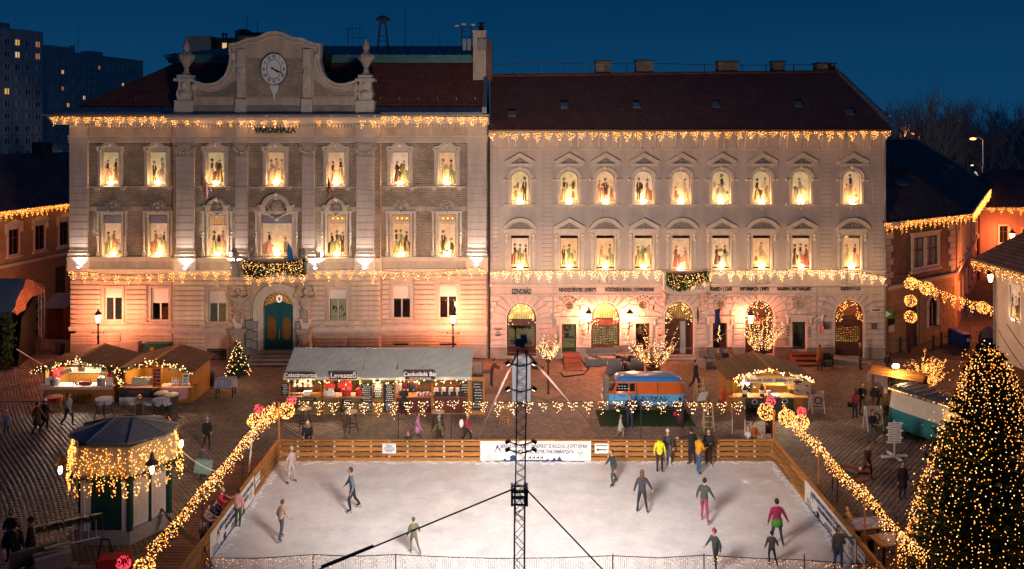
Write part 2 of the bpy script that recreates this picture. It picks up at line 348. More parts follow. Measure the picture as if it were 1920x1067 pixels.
def hand_geo(mb,c,d,side,s,up=V((0,0,1)),mi=0):
 d=d.normalized();u=d.cross(V((0,1,0.3))).normalized();n=d.cross(u).normalized()
 def T(a,b,e):return c+(d*a+u*b+n*e)*s
 def seg(a,b,r0,r1):
  k=len(mb.f);mb.tube(a,b,r0*s,r1*s,5)
  for i in range(k,len(mb.f)):mb.m[i]=mi
 vs=[T(a,b*wd,e) for a,wd in((-.01,.026),(.045,.04),(.085,.042)) for b,e in((-1,-.012),(1,-.012),(1,.014),(-1,.014))]
 fs=[(0,1,2,3),(8,9,10,11)]+[(j*4+i,j*4+(i+1)%4,j*4+4+(i+1)%4,j*4+4+i) for j in range(2) for i in range(4)]
 mb.raw(vs,fs,mi)
 for i,L in enumerate((.068,.078,.073,.058)):
  b=-.032+.021*i;a0=T(.08,b,0);a1=T(.08+L*.55,b*1.1,.010);a2=T(.08+L*.9,b*1.1,.030)
  seg(a0,a1,.0095,.0088);seg(a1,a2,.0088,.007)
 sg=side;a0=T(.02,sg*.03,0);a1=T(.055,sg*.058,.012);a2=T(.085,sg*.062,.026)
 seg(a0,a1,.0115,.010);seg(a1,a2,.010,.0075)
LIPS=mat('lips',(0.35,0.10,0.09),0.6,var=0);EYE=mat('eye_dark',(0.03,0.02,0.02),0.4,var=0)
def body(pose,h=1.72,top=(.1,.1,.1),legs=(.05,.05,.07),shoes=(.03,.03,.03),hair='dark',hat=None,hood=None,lhr=False,coat=0.0,pfy=1.18,skates=False,gloves=None,parent=None,wide=1.14,stone=None,skirt=None,name='body',nofeet=False):
 p=dict(POSES[pose]) if isinstance(pose,str) else dict(pose)
 s=h/1.76;ln=p.get('lean',0);pz=p.get('pel',.93);ud=V((0,-math.sin(ln),math.cos(ln)))
 pel=V((0,0,pz));waist=pel+ud*.16;chest=pel+ud*.40;neck=pel+ud*.54
 nod=p.get('nod',0);hd=V((0,-math.sin(ln*.6+nod),math.cos(ln*.6+nod)))
 headc=neck+ud*.07+hd*.11;pf=pfy
 J=[pel,waist,chest,neck,neck+ud*.07];Rr=[.125,.118*pf,.135*pf,.062,.056];E=[(0,1),(1,2),(2,3),(3,4)]
 seg=[(0,1,1),(1,2,1),(2,3,1),(3,4,0)]
 ends=[]
 for sx_,a,l in((1,p['la'],p['ll']),(-1,p['ra'],p['rl'])):
  b=len(J);sh=chest+V((sx_*.175,0,0))+ud*.045;el=sh+V(a[0]);wr=el+V(a[1])
  J+=[sh,el,wr];Rr+=[.065*pf,.048*pf,.034*pf];E+=[(2,b),(b,b+1),(b+1,b+2)];seg+=[(2,b,1),(b,b+1,1),(b+1,b+2,1)]
  ends.append((wr,V(a[1]),sx_))
  b=len(J);hp=pel+V((sx_*.09,0,-.03));kn=hp+V(l[0]);an=kn+V(l[1]);toe=an+V((sx_*.03,-.15,-.03))
  J+=[hp,kn,an,toe];Rr+=[.095,.058,.042,.038];E+=[(0,b),(b,b+1),(b+1,b+2),(b+2,b+3)]
  seg+=[(0,b,2),(b,b+1,2),(b+1,b+2,2),(b+2,b+3,3)]
 me=bpy.data.meshes.new('sk');me.from_pydata([q*s for q in J],E,[]);o=bpy.data.objects.new('sk',me);C.objects.link(o)
 md=o.modifiers.new('s','SKIN');md.use_smooth_shade=True
 sv=me.skin_vertices[0].data
 for i,r in enumerate(Rr):sv[i].radius=(r*s*wide,r*s*(0.82 if i in(1,2) else 1));sv[i].use_root=(i==0)
 o.modifiers.new('u','SUBSURF').levels=1
 ev=o.evaluated_get(bpy.context.evaluated_depsgraph_get());m2=ev.to_mesh()
 mb=MB();vs=[v.co.copy() for v in m2.vertices];fs=[tuple(q.vertices) for q in m2.polygons]
 ev.to_mesh_clear();bpy.data.objects.remove(o);bpy.data.meshes.remove(me)
 mb.v=[tuple(v) for v in vs]
 for f in fs:
  c=sum((vs[i] for i in f),V())/len(f)/s;best=9;bm_=0
  for a,b,k in seg:
   A,B=J[a],J[b];d=B-A;t=max(0,min(1,(c-A).dot(d)/max(d.length_squared,1e-9)));r=Rr[a]+(Rr[b]-Rr[a])*t
   q=(c-A-d*t).length-r
   if q<best:best=q;bm_=k
  mb.f.append(f);mb.m.append(bm_)
 head_geo(mb,headc*s,hd,V((0,-1,-nod*.8-ln*.3)),s,eyes=not stone)
 for wr,d,sx_ in ends:hand_geo(mb,wr*s,d,sx_,s,mi=0 if gloves is None else 6)
 if skates:
  for i in(7+1,14+1):pass
  for b in(8,15):
   an,toe=J[b+2]*s,J[b+3]*s
   k=len(mb.f);mb.tube((an.x,an.y+.05,an.z-.11*s),(toe.x,toe.y-.03,an.z-.115*s),.008,.008,4);mb.tube((an.x,an.y+.03,an.z-.03),(an.x,an.y+.03,an.z-.11*s),.01,.01,4);mb.tube((toe.x,toe.y+.02,toe.z),(toe.x,toe.y+.02,an.z-.11*s),.01,.01,4)
   for i in range(k,len(mb.f)):mb.m[i]=3
 if stone:ms=[stone]*7
 else:ms=[SKIN,cmt(top),cmt(legs),cmt(shoes),EYE,LIPS,cmt(gloves or(.05,.05,.05))]
 bo=mb.bd(name,ms,parent,rel=True,smooth=True)
 if True:
  hb=MB();c=headc*s;hm=stone or mat('hair_'+hair,HAIRS[hair],0.6,var=0.4,scale=20)
  hb.ball(c+V((0,.020,.022))*s,.103*s,10,7,(.88,1.0,1.12))
  hb.v=[q if not(q[1]<c.y-.055*s and q[2]<c.z+.055*s) else(q[0],c.y-.04*s,q[2]) for q in hb.v]
  if lhr:hb.lathe([(.07*s,-.30*s),(.085*s,-.12*s),(.07*s,.03*s)],c+V((0,.065,0))*s,8,(1.1,.6))
  hb.bd('hair',hm,parent,rel=True,smooth=True)
  if hat is not None:
   tb=MB();tb.ball(c+V((0,.012,.045))*s,.112*s,10,6,(.92,1.0,.95));tb.v=[(a,b_,max(z_,c.z+.035*s)) for a,b_,z_ in tb.v]
   tb.ball(c+V((0,.01,.165))*s,.03*s,6,4);tb.bd('hat',cmt(hat),parent,rel=True,smooth=True)
  if hood is not None:
   tb=MB();tb.lathe([(.125*s,0),(.14*s,.045*s),(.10*s,.085*s)],(neck+V((0,.03,-.02)))*s,10,(1,.95));tb.bd('hood',cmt(hood),parent,rel=True,smooth=True)
  if coat>0:
   tb=MB();z1=(pel.z+.10)*s;z0=z1-coat*s;tb.lathe([(.225*s,z0),(.215*s,(z0+z1)/2),(.16*s*pf,z1)],(0,0,0),14,(1.0,.8))
   tb.bd('coat',cmt(skirt or top),parent,rel=True,smooth=True)
 return bo
def person(px,py,h,label,pose='stand',head=0.0,z=0.0,group=None,loc=None,cat='person',**kw):
 lc=G(px,py,z) if loc is None else V(loc)
 t=thg('person',label,cat,lc,math.radians(head),group)
 if kw.get('skates'):lc.z+=0.0;t.location.z+=0.03
 body(pose,h,parent=t,**kw);return t
def ground_mat():
 m=patmat('cobble_pattern',(0.15,0.115,0.095),(0.20,0.15,0.12),(0.05,0.04,0.034),0.22,0.17,'xy',0.03,bump=1.0,var=0.3)
 return m
g=MB().box(-1500,1500,-200,2600,-0.5,-0.02).bd('ground',mat('earth',(0.03,0.028,0.025),0.95,var=0.3,scale=0.02));g['kind']='structure'
sq=MB().box(-75,62,8,140,-0.3,0.0).bd('square_paving',ground_mat());sq['kind']='structure'
def cobble_mat():
 m=mat('sett_stone',(0.21,0.145,0.11),0.5,var=0.5,scale=0.35,spec=0.5)
 t=m.node_tree;b=t.nodes['Principled BSDF'];at=t.nodes.new('ShaderNodeAttribute');at.attribute_name='tone';at.attribute_type='GEOMETRY'
 x=t.nodes.new('ShaderNodeVectorMath');x.operation='SCALE';src=b.inputs['Base Color'].links[0].from_socket
 t.links.new(src,x.inputs[0]);t.links.new(at.outputs['Fac'],x.inputs['Scale']);t.links.new(x.outputs[0],b.inputs['Base Color']);return m
def setts(name,x0,x1,y0,y1,sx_,sy_,keep=None,rot=0.0,seed=3,z=0.0,hh=0.022,gap=0.022,curve=0.0):
 r=np.random.RandomState(seed);nx,ny=int((x1-x0)/sx_),int((y1-y0)/sy_)
 I,J=np.meshgrid(np.arange(nx),np.arange(ny));I=I.ravel();J=J.ravel()
 cx=x0+(I+0.5+0.5*(J%2))*sx_;cyy=y0+(J+0.5)*sy_+curve*np.sin(cx*0.55)
 if keep is not None:
  k=keep(cx,cyy);cx,cyy=cx[k],cyy[k]
 n=len(cx);hx=(sx_-gap)/2*(1-0.14*r.rand(n));hy=(sy_-gap)/2*(1-0.14*r.rand(n));zt=z+hh*(0.65+0.5*r.rand(n))
 cx=cx+r.uniform(-.008,.008,n);cyy=cyy+r.uniform(-.008,.008,n)
 Vv=np.zeros((n,8,3))
 for q,(a,b) in enumerate(((-1,-1),(1,-1),(1,1),(-1,1))):
  Vv[:,q,0]=cx+a*hx;Vv[:,q,1]=cyy+b*hy;Vv[:,q,2]=z+0.001
  Vv[:,q+4,0]=cx+a*hx*0.74;Vv[:,q+4,1]=cyy+b*hy*0.74;Vv[:,q+4,2]=zt+r.uniform(-.004,.004,n)
 Fq=np.array([(4,5,6,7),(0,1,5,4),(1,2,6,5),(2,3,7,6),(3,0,4,7)])
 Fc=(Fq[None]+(np.arange(n)*8)[:,None,None]).reshape(-1)
 me=bpy.data.meshes.new(name);me.vertices.add(n*8);me.vertices.foreach_set('co',Vv.ravel());nf=n*5
 me.loops.add(nf*4);me.loops.foreach_set('vertex_index',Fc);me.polygons.add(nf)
 me.polygons.foreach_set('loop_start',np.arange(nf)*4);me.polygons.foreach_set('loop_total',np.full(nf,4));me.update(calc_edges=True)
 at=me.attributes.new('tone','FLOAT','FACE');at.data.foreach_set('value',np.repeat(r.uniform(0.72,1.28,n),5))
 me.materials.append(cobble_mat());o=bpy.data.objects.new(name,me);C.objects.link(o);o['kind']='stuff'
 return o
RX0,RX1,RY0,RY1=-10.55,11.85,23.7,37.95
def outside(cx,cyy):
 k=~((cx>RX0-1.9)&(cx<RX1+0.1)&(cyy>RY0-1)&(cyy<RY1+0.2))
 vis=(np.abs(cx)<cyy*0.63+1)
 kiosk=(cx+14.6)**2+(cyy-30.9)**2>1.9**2
 return k&vis&kiosk
ck=setts('cobblestones',-33,34,26.5,55.0,0.23,0.155,outside,curve=0.35)
tag(ck,'worn grey cobblestones covering the whole town square','cobblestones')
kb=MB()
for x0,x1,yy in((-34,-15.5,46.4),(13.0,34,45.6)):
 kb.box(x0,x1,yy,yy+0.28,0,0.045)
o=kb.bd('kerb_strip',mat('kerb_stone',(.20,.16,.14),.8));o['kind']='structure'
bw=MB().box(RX0-1.85,RX0-0.12,22.5,38.3,0.0,0.06).bd('boardwalk',mat('deck_base',(0.03,0.015,0.012),0.8));bw['kind']='structure'
b0=MB().box(-0.86,0.86,-0.085,0.085,0,0.035).bd('board',deckm,bw,rel=True);b0.location=(RX0-0.99,22.7,0.062)
for i in range(1,76):inst(b0,bw,(RX0-0.99+R.uniform(-.01,.01),22.7+i*0.206,0.062+R.uniform(0,.004)))
mh=MB();mh.lathe([(0.42,0.0),(0.42,0.04),(0.36,0.045),(0.36,0.035)],(0,0,0),20)
for i in range(5):mh.box(-.3,.3,-.26+i*.12,-.22+i*.12,0.03,0.05)
for(px,py,l) in((1008,690,'small round drain cover in the cobbles near the gallery steps'),):
 o=mh.bd('drain_cover',dark);o.location=G(px,py);tag(o,l,'drain cover')
turf=mat('turf',(0.012,0.040,0.006),0.95,var=0.5,scale=18,bump=0.8,bscale=60)
def mat_rug(a,b,y0,y1,l):
 m_=MB().box(a,b,y0,y1,0.0,0.05).bd('turf_mat',turf);tag(m_,l,'turf mat');return m_
mat_rug(fx(1129,41.6),fx(1312,41.6),42.5,44.9,'green artificial turf mat under the blue and orange van')
ice=bpy.data.materials.new('ice');ice.use_nodes=True;t=ice.node_tree;b=t.nodes['Principled BSDF']
b.inputs['Roughness'].default_value=0.38;b.inputs['Specular IOR Level'].default_value=0.5
tc1=t.nodes.new('ShaderNodeTexCoord');n1=t.nodes.new('ShaderNodeTexNoise');n1.inputs['Scale'].default_value=0.9;n1.inputs['Detail'].default_value=8;n1.inputs['Roughness'].default_value=0.7
n2=t.nodes.new('ShaderNodeTexNoise');n2.inputs['Scale'].default_value=3.0;n2.inputs['Detail'].default_value=6;n2.inputs['Distortion'].default_value=2.2
mp1=t.nodes.new('ShaderNodeMapping');mp1.inputs['Scale'].default_value=(1,7,1);mp1.inputs['Rotation'].default_value=(0,0,0.5)
mp2=t.nodes.new('ShaderNodeMapping');mp2.inputs['Scale'].default_value=(1,9,1);mp2.inputs['Rotation'].default_value=(0,0,-0.35)
n3=t.nodes.new('ShaderNodeTexNoise');n3.inputs['Scale'].default_value=2.2;n3.inputs['Detail'].default_value=7;n3.inputs['Distortion'].default_value=3.0
cr=t.nodes.new('ShaderNodeValToRGB');cr.color_ramp.elements[0].position=0.3;cr.color_ramp.elements[0].color=(0.48,0.49,0.52,1)
cr.color_ramp.elements[1].position=0.62;cr.color_ramp.elements[1].color=(0.78,0.78,0.79,1)
t.links.new(tc1.outputs['Object'],n1.inputs[0]);t.links.new(tc1.outputs['Object'],mp1.inputs[0]);t.links.new(mp1.outputs[0],n2.inputs[0])
t.links.new(tc1.outputs['Object'],mp2.inputs[0]);t.links.new(mp2.outputs[0],n3.inputs[0])
mm=t.nodes.new('ShaderNodeMix');mm.data_type='FLOAT';mm.inputs[0].default_value=0.4
t.links.new(n1.outputs[0],mm.inputs[2]);t.links.new(n2.outputs[0],mm.inputs[3]);t.links.new(mm.outputs[0],cr.inputs[0]);t.links.new(cr.outputs[0],b.inputs['Base Color'])
ad1=t.nodes.new('ShaderNodeMath');ad1.operation='ADD';t.links.new(n2.outputs[0],ad1.inputs[0]);t.links.new(n3.outputs[0],ad1.inputs[1])
bp=t.nodes.new('ShaderNodeBump');bp.inputs['Strength'].default_value=0.6;bp.inputs['Distance'].default_value=0.02
t.links.new(ad1.outputs[0],bp.inputs['Height']);t.links.new(bp.outputs[0],b.inputs['Normal'])
b.inputs['Roughness'].default_value=0.27
ri=MB().box(RX0,RX1,RY0,RY1,0.0,0.05).bd('ice_sheet',ice);ri['kind']='structure'
ZI=0.05
sn=MB()
for i in range(520):
 q=i/520*3;u=q%1;d=R.random()**2*.28+.06
 c=(RX0+d,RY0+(RY1-RY0)*u) if q<1 else(RX0+(RX1-RX0)*u,RY1-d) if q<2 else(RX1-d,RY0+(RY1-RY0)*u);sn.ball((c[0],c[1],.05),R.uniform(.03,.09),5,3,(2,1.2,.35))
sn=sn.bd('snow_shavings',mat('snow',(.75,.74,.74),.8,var=.1),None,kind='stuff');tag(sn,'scraped snow lying along the foot of the rink boards','snow')
def fence(label,a,b,tall=0.97,n=None,inside=(0,-1)):
 """timber boarding: four rails, a cap board and white posts, every piece its own object"""
 a=V(a);b=V(b);L=(b-a).length;d=(b-a).normalized();ang=math.atan2(d.y,d.x)
 t=thg('rink_fence',label,'fence',a,ang);n=n or int(round(L/2.46));bay=L/n
 rail=MB().box(0.006,bay-0.006,-0.02,0.02,0,0.155).bd('rail',woodx,t,rel=True);rail.location=(0,0,0.05)
 cap=MB().box(0.004,bay-0.004,-0.075,0.075,0,0.04).bd('cap_board',woodx,t,rel=True);cap.location=(0,0.03,tall)
 post=MB();post.box(-0.035,0.035,0.03,0.10,0,tall-0.005);post.tube((0,.1,.55),(0,.5,.05),.02,n=4);post=post.bd('post',whp,t,rel=True);post.location=(0,0,0.02)
 for i in range(n):
  for k in range(4):
   if i==0 and k==0:continue
   c=inst(rail,t,(i*bay,R.uniform(-.003,.003),0.06+k*0.232));c.rotation_euler=(R.uniform(-.015,.015),R.uniform(-.002,.002),0)
  if i:inst(cap,t,(i*bay,0.03,tall+R.uniform(0,.004)))
  for q in range(3):
   if i+q:inst(post,t,(i*bay+q*bay/3,0,0.02))
 inst(post,t,(L,0,0.02));return t
fence('timber rink fence along the back of the ice below the banner',(RX0,RY1,0),(RX1,RY1,0),n=9)
fence('timber rink fence along the left side of the ice',(RX0,RY0,0),(RX0,RY1,0),n=6)
f3=fence('timber rink fence along the right side of the ice',(RX1,RY1,0),(RX1,RY0,0),n=6)
fence('timber rink fence along the near edge of the ice',(RX1,RY0,0),(RX0,RY0,0),n=9)
navy=mat('navy_print',(0.012,0.03,0.13),0.6,var=0.1);vinyl=mat('vinyl_banner',(0.70,0.68,0.64),0.55,var=0.1,scale=2,bump=0.15,bscale=2)
greyp=mat('grey_print',(0.25,0.26,0.30),0.7,var=0.1);goldp=mat('gold_print',(0.5,0.3,0.05),0.6,var=0.1)
def banner(label,org,ang):
 """white vinyl advent banner 5 m long, reads along +x of its own frame, seen from -y"""
 t=thg('banner',label,'banner',org,ang);W_,z0,z1=5.0,0.04,0.96
 b_=MB();n=20
 for i in range(n):
  x0,x1=i*W_/n,(i+1)*W_/n;y0,y1=.006*math.sin(i*1.7),.006*math.sin((i+1)*1.7)
  b_.raw([(x0,y0,z0),(x1,y1,z0),(x1,y1,z1),(x0,y0,z1),(x0,y0+.01,z0),(x1,y1+.01,z0),(x1,y1+.01,z1),(x0,y0+.01,z1)],[(0,1,2,3),(4,7,6,5),(3,2,6,7),(0,4,5,1)])
 b_.bd('sheet',vinyl,t,rel=True)
 g_=MB();yy=-.016
 prof=[(0,.04),(W_,.04),(W_,.085),(3.72,.09),(3.66,.14),(3.57,.30),(3.48,.14),(3.42,.12),(3.34,.25),(3.24,.12),(3.1,.11),(3.08,.16),(2.98,.16),(2.97,.12),(1.6,.12),(1.6,.26),(1.68,.26),(1.48,.36),(1.28,.26),(1.34,.26),(1.34,.12),(1.16,.11),(1.15,.18),(1.06,.18),(1.05,.12),(0.9,.10),(0,.085)]
 g_.polyY(prof,yy,yy+.004)
 for dx in(2.15,2.33,2.51,2.69):
  g_.polyY([(dx,.12),(dx+.02,.12),(dx+.03,.2),(dx+.1,.2),(dx+.11,.12),(dx+.13,.12),(dx+.13,.25),(dx+.17,.32),(dx+.13,.34),(dx+.10,.26),(dx+.02,.25)],yy,yy+.004)
 g_.polyY([(.78,.85),(.66,.62),(.72,.63),(.60,.46),(.64,.46),(.74,.58),(.70,.58),(.80,.70)],yy,yy+.004)
 g_.polyY([(.78,.85),(.83,.68),(.95,.55),(.86,.57),(1.0,.44),(.84,.50),(.90,.52),(.80,.62)],yy,yy+.004)
 g_.bd('skyline_print',navy,t,rel=True)
 s_=MB()
 for(a,c_) in((.35,.52),(.28,.40),(.5,.62),(1.02,.32),(.42,.30)):s_.cbox((a,yy,c_),(.035,.004,.035),ry=0.6)
 s_.bd('gold_star_print',goldp,t,rel=True)
 def tx(s,sz,x,z,m,sx_=1.0,b=.004,fit=None):
  o=text(s,sz,(0,0,0),m,None,0.003,name='lettering',align='LEFT',sx=sx_,bold=b,fit=fit);o.parent=t;o.location=(x,-.02,z);return o
 tx('BÉKÉS KARÁCSONYI ÜNNEPEKET ÉS BOLDOG ÚJ ÉVET KÍVÁN',.235,.90,.74,navy,.60,.006,3.92);tx('ÓBUDA-BÉKÁSMEGYER ÖNKORMÁNYZATA',.235,1.45,.49,navy,.62,.006,2.78)
 tx('Advent',.20,.30,.35,greyp,.8,0);tx('Óbudán',.24,.22,.20,greyp,.85,0)
 s_=MB();r0=.17;cx,cz=4.52,.40
 A=[(cx+r0*math.cos(q*PI/9),cz+r0*1.15*math.sin(q*PI/9)) for q in range(19)];B=[(cx+r0*.88*math.cos(q*PI/9),cz+r0*1.02*math.sin(q*PI/9)) for q in range(19)]
 s_.strip(A,B,yy,yy+.004);s_.polyY([(cx-.12,cz+.03),(cx,cz-.02),(cx+.12,cz+.03),(cx+.08,cz+.09),(cx,cz+.05),(cx-.08,cz+.09)],yy,yy+.004);s_.polyY([(cx-.05,cz-.12),(cx+.05,cz-.12),(cx,cz-.04)],yy,yy+.004)
 s_.polyY([(cx-.02,cz+.2),(cx,cz+.27),(cx+.02,cz+.2)],yy,yy+.004);s_.bd('crest_print',greyp,t,rel=True)
 return t
YB=RY1-0.05
banner('white banner with navy lettering on the back fence of the rink',(fx(901,YB),YB,0.0),0)
yl0=H*F/(1055-HY);banner('white banner with navy lettering on the left fence of the rink',(RX0+0.05,yl0,0.0),PI/2)
yr0=H*F/(944-HY);banner('white banner with navy lettering on the right fence of the rink',(RX1-0.05,yr0,0.0),-PI/2)
def arrow_sign(label,org,ang,arrow=True):
 t=thg('notice',label,'sign',org,ang);MB().box(0,.62,-.012,0,.42,.86).bd('board',whp,t,rel=True)
 a=MB();y=-.016
 if arrow:a.polyY([(.06,.58),(.18,.50),(.18,.56),(.56,.56),(.56,.61),(.18,.61),(.18,.67)],y,y+.003)
 a.box(.05,.57,y,y+.003,.76,.80) if arrow else None
 if not arrow:
  for q,wv in enumerate((.34,.26,.46,.50,.40,.3)):a.box(.31-wv/2,.31+wv/2,y,y+.003,.78-q*.06,.805-q*.06)
 a.bd('print',blp if arrow else navy,t,rel=True);return t
arrow_sign('white notice with black arrow beside the back banner',(fx(1115,YB),YB,0),0)
arrow_sign('white notice with lines of text on the back fence',(fx(717,YB),YB,0),0,False)
arrow_sign('white notice with black arrow beside the right fence banner',(RX1-.05,yr0-5.15,0),-PI/2)
arrow_sign('white notice with black arrow beside the left fence banner',(RX0+.05,yl0+5.15,0),PI/2)
YF=55.3;YR=54.85
def wall_holes(mb,x0,x1,z0,z1,Y,holes,depth=0.35):
 xs=sorted({x0,x1}|{min(max(v,x0),x1) for h in holes for v in h[:2]});zs=sorted({z0,z1}|{min(max(v,z0),z1) for h in holes for v in h[2:4]})
 for j in range(len(zs)-1):
  for i in range(len(xs)-1):
   cx,cz=(xs[i]+xs[i+1])/2,(zs[j]+zs[j+1])/2
   if any(h[0]<cx<h[1] and h[2]<cz<h[3] for h in holes):continue
   mb.face([(xs[i],Y,zs[j]),(xs[i+1],Y,zs[j]),(xs[i+1],Y,zs[j+1]),(xs[i],Y,zs[j+1])])
 for a,b,c,d in holes:
  mb.face([(a,Y,c),(a,Y,d),(a,Y+depth,d),(a,Y+depth,c)]);mb.face([(b,Y,d),(b,Y,c),(b,Y+depth,c),(b,Y+depth,d)])
  mb.face([(a,Y,d),(b,Y,d),(b,Y+depth,d),(a,Y+depth,d)]);mb.face([(a,Y,c),(a,Y+depth,c),(b,Y+depth,c),(b,Y,c)])
def arc(cx,cz,rx,rz,a0,a1,n=14):return[(cx+rx*math.cos(math.radians(a0+(a1-a0)*i/n)),cz+rz*math.sin(math.radians(a0+(a1-a0)*i/n))) for i in range(n+1)]
def spandrel(mb,cx,r,zs_,rz,ztop,Y,depth=0.35):
 """fills the corners of a rectangular hole above an arch"""
 L=arc(cx,zs_,r,rz,180,90,10);mb.polyY([(cx,ztop+.001)]+[(cx-r,ztop+.001)]+L,Y-.002,Y+depth)
 Rr_=arc(cx,zs_,r,rz,90,0,10);mb.polyY([(cx+r,ztop+.001),(cx,ztop+.001)]+Rr_,Y-.002,Y+depth)
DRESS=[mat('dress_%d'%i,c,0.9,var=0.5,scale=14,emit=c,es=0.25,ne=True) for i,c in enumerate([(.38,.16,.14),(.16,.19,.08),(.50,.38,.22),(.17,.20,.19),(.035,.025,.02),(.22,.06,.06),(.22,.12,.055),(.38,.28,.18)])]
INK=mat('ink_dark',(0.05,0.035,0.025),0.9,var=0.2);FACE=mat('painted_skin',(0.55,0.36,0.25),0.9,var=0.1);FADE=mat('painted_scenery',(0.36,0.32,0.20),0.9,var=0.5,scale=8)
def papermat(i,c,es):  # paper glows to stand in for room light shining through it
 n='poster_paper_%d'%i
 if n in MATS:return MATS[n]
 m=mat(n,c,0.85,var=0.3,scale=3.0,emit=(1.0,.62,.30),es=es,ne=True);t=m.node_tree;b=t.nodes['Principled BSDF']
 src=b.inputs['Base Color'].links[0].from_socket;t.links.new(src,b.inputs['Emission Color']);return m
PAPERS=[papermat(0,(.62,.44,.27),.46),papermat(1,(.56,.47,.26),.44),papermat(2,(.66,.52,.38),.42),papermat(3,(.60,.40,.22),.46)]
PLATE=PAPERS+DRESS+[INK,FACE,FADE]
def fig2d(mb,x,zb,h,Y,r,dress,kind='lady',k0=0.0):
 d=r.choice((-1,1));y=Y-k0;E=.003
 def pl(pts,mi,dy):mb.mi=mi;mb.polyY([(x+d*a*h,zb+c*h) for a,c in pts],y-dy-.0025,y-dy)
 if kind=='lady':
  b=r.uniform(.10,.20)
  pl([(-.05,.62),(-.10,.52),(-.12-b,.42),(-.14-b*.9,.2),(-.22-b*.8,0),(.13,0),(.15,.1),(.09,.4),(.05,.62)],4+dress,E)
  pl([(-.04,.61),(-.06,.82),(-.03,.85),(.05,.85),(.075,.78),(.05,.61)],4+r.choice((dress,dress,4)),E*2)
  for i in range(r.randint(3,5)):
   q=-.16+.07*i;pl([(q*.4,.56),(q-.02,.02),(q+.012,.02),(q*.4+.018,.56)],r.choice((4+(dress+2)%8,12,6)),E*3)
  pl([(.05,.8),(.12,.66),(.09,.58),(.06,.62),(.085,.67),(.03,.76)],4+dress,E*3)
 elif kind=='man':
  pl([(-.06,.5),(-.075,.0),(-.02,.0),(.0,.45),(.03,0),(.085,0),(.06,.5)],8,E);pl([(-.07,.42),(-.09,.82),(.08,.83),(.07,.42)],12,E*2)
  pl([(-.012,.6),(-.02,.82),(.03,.82),(.015,.6)],6,E*3);pl([(.07,.8),(.13,.62),(.08,.5),(.06,.55),(.09,.63),(.04,.72)],12,E*3)
 else:
  pl([(-.14,.25),(-.06,.75),(.06,.75),(.15,.25)],4+dress,E);pl([(-.08,.25),(-.08,0),(-.03,0),(-.02,.25)],12,E*2);pl([(.03,.25),(.03,0),(.08,0),(.08,.25)],12,E*2)
 hs=1.35 if kind=='child' else 1
 pl([(a*hs,.92+(c)*hs) for a,c in arc(0.01,0,.036,.048,0,360,8)[:-1]],13,E*3)
 pl([(a*hs,.945+c*hs) for a,c in arc(-.012,0,.052,.050,0,360,8)[:-1]],12,E*2)
 if r.random()<.6:pl([(-.08,.97),(-.02,1.06),(.05,1.03),(.09,.97)],r.choice((12,4+dress,10)),E*4)
def plate(parent,x0,x1,z0,z1,Y,seed,arched=0.0,paper=None):
 """printed fashion plate on a board in a window"""
 r=random.Random(seed);mb=MB();w_=x1-x0;h=z1-z0;mb.mi=r.randrange(4) if paper is None else paper
 if arched:mb.polyY([(x0,z0),(x1,z0)]+arc((x0+x1)/2,z1-arched,w_/2,arched,0,180,12),Y,Y+.02)
 else:mb.box(x0,x1,Y,Y+.02,z0,z1)
 for i in range(r.randint(9,14)):
  a=x0+.06+r.random()*(w_-.3);c=z0+.1+r.random()*h*.55;mb.mi=r.choice((14,14,5,10,11,6));k=r.uniform(.05,.17)
  mb.polyY([(a+q*.9,c+u) for q,u in arc(.0+k,.0,k,k*r.uniform(.6,2.0),0,360,7)[:-1]],Y-.0025,Y-.0005)
 mb.mi=14;mb.box(x0+.02,x1-.02,Y-.0028,Y-.0004,z0+.03,z0+.18)
 n=r.choice((2,2,3,3,1));ds=list(range(8));r.shuffle(ds)
 for i in range(n):
  kd='lady' if r.random()<.78 else r.choice(('man','child'));hh=h*(.70 if kd!='child' else.44)*r.uniform(.9,1.05)*(1.12 if n==1 else 1)
  fig2d(mb,x0+w_*(i+.5+r.uniform(-.08,.08))/n,z0+.10+r.uniform(0,.1),hh,Y-.004-.012*i,r,ds[i],kd)
 return mb.bd('picture',PLATE,parent)
def flood(parent,x,z,Y,power=16.0,k=1.0,col=(1.0,.52,.22),spill=True):
 power*=5.0
 """small LED floodlight standing on the sill, lens tipped up"""
 b=MB();b.cbox((x,Y,z+.07*k),(.30*k,.07,.16*k),rx=.5);b.cbox((x,Y+.02,z+.01),(.2*k,.05,.04));fl=b.bd('floodlight',dark,parent)
 l_=MB();l_.cbox((x,Y-.05,z+.075*k),(.27*k,.012,.13*k),rx=.5);l_.ball((x,Y-.02,z+.15*k),.15*k,8,4,(1.6,.5,.7));l_.bd('lens',FLOOD,parent)
 if power:lmp('flood_glow',(x,Y-.24,z+.30*k),power,col,fl,.07)
 return fl
def frc(mb,x0,x1,z0,z1,y0,y1,w_=.07,wt=None):
 wt=wt or w_;mb.box(x0,x0+w_,y0,y1,z0,z1);mb.box(x1-w_,x1,y0,y1,z0,z1);mb.box(x0+w_,x1-w_,y0,y1,z1-wt,z1);mb.box(x0+w_,x1-w_,y0,y1,z0,z0+wt)
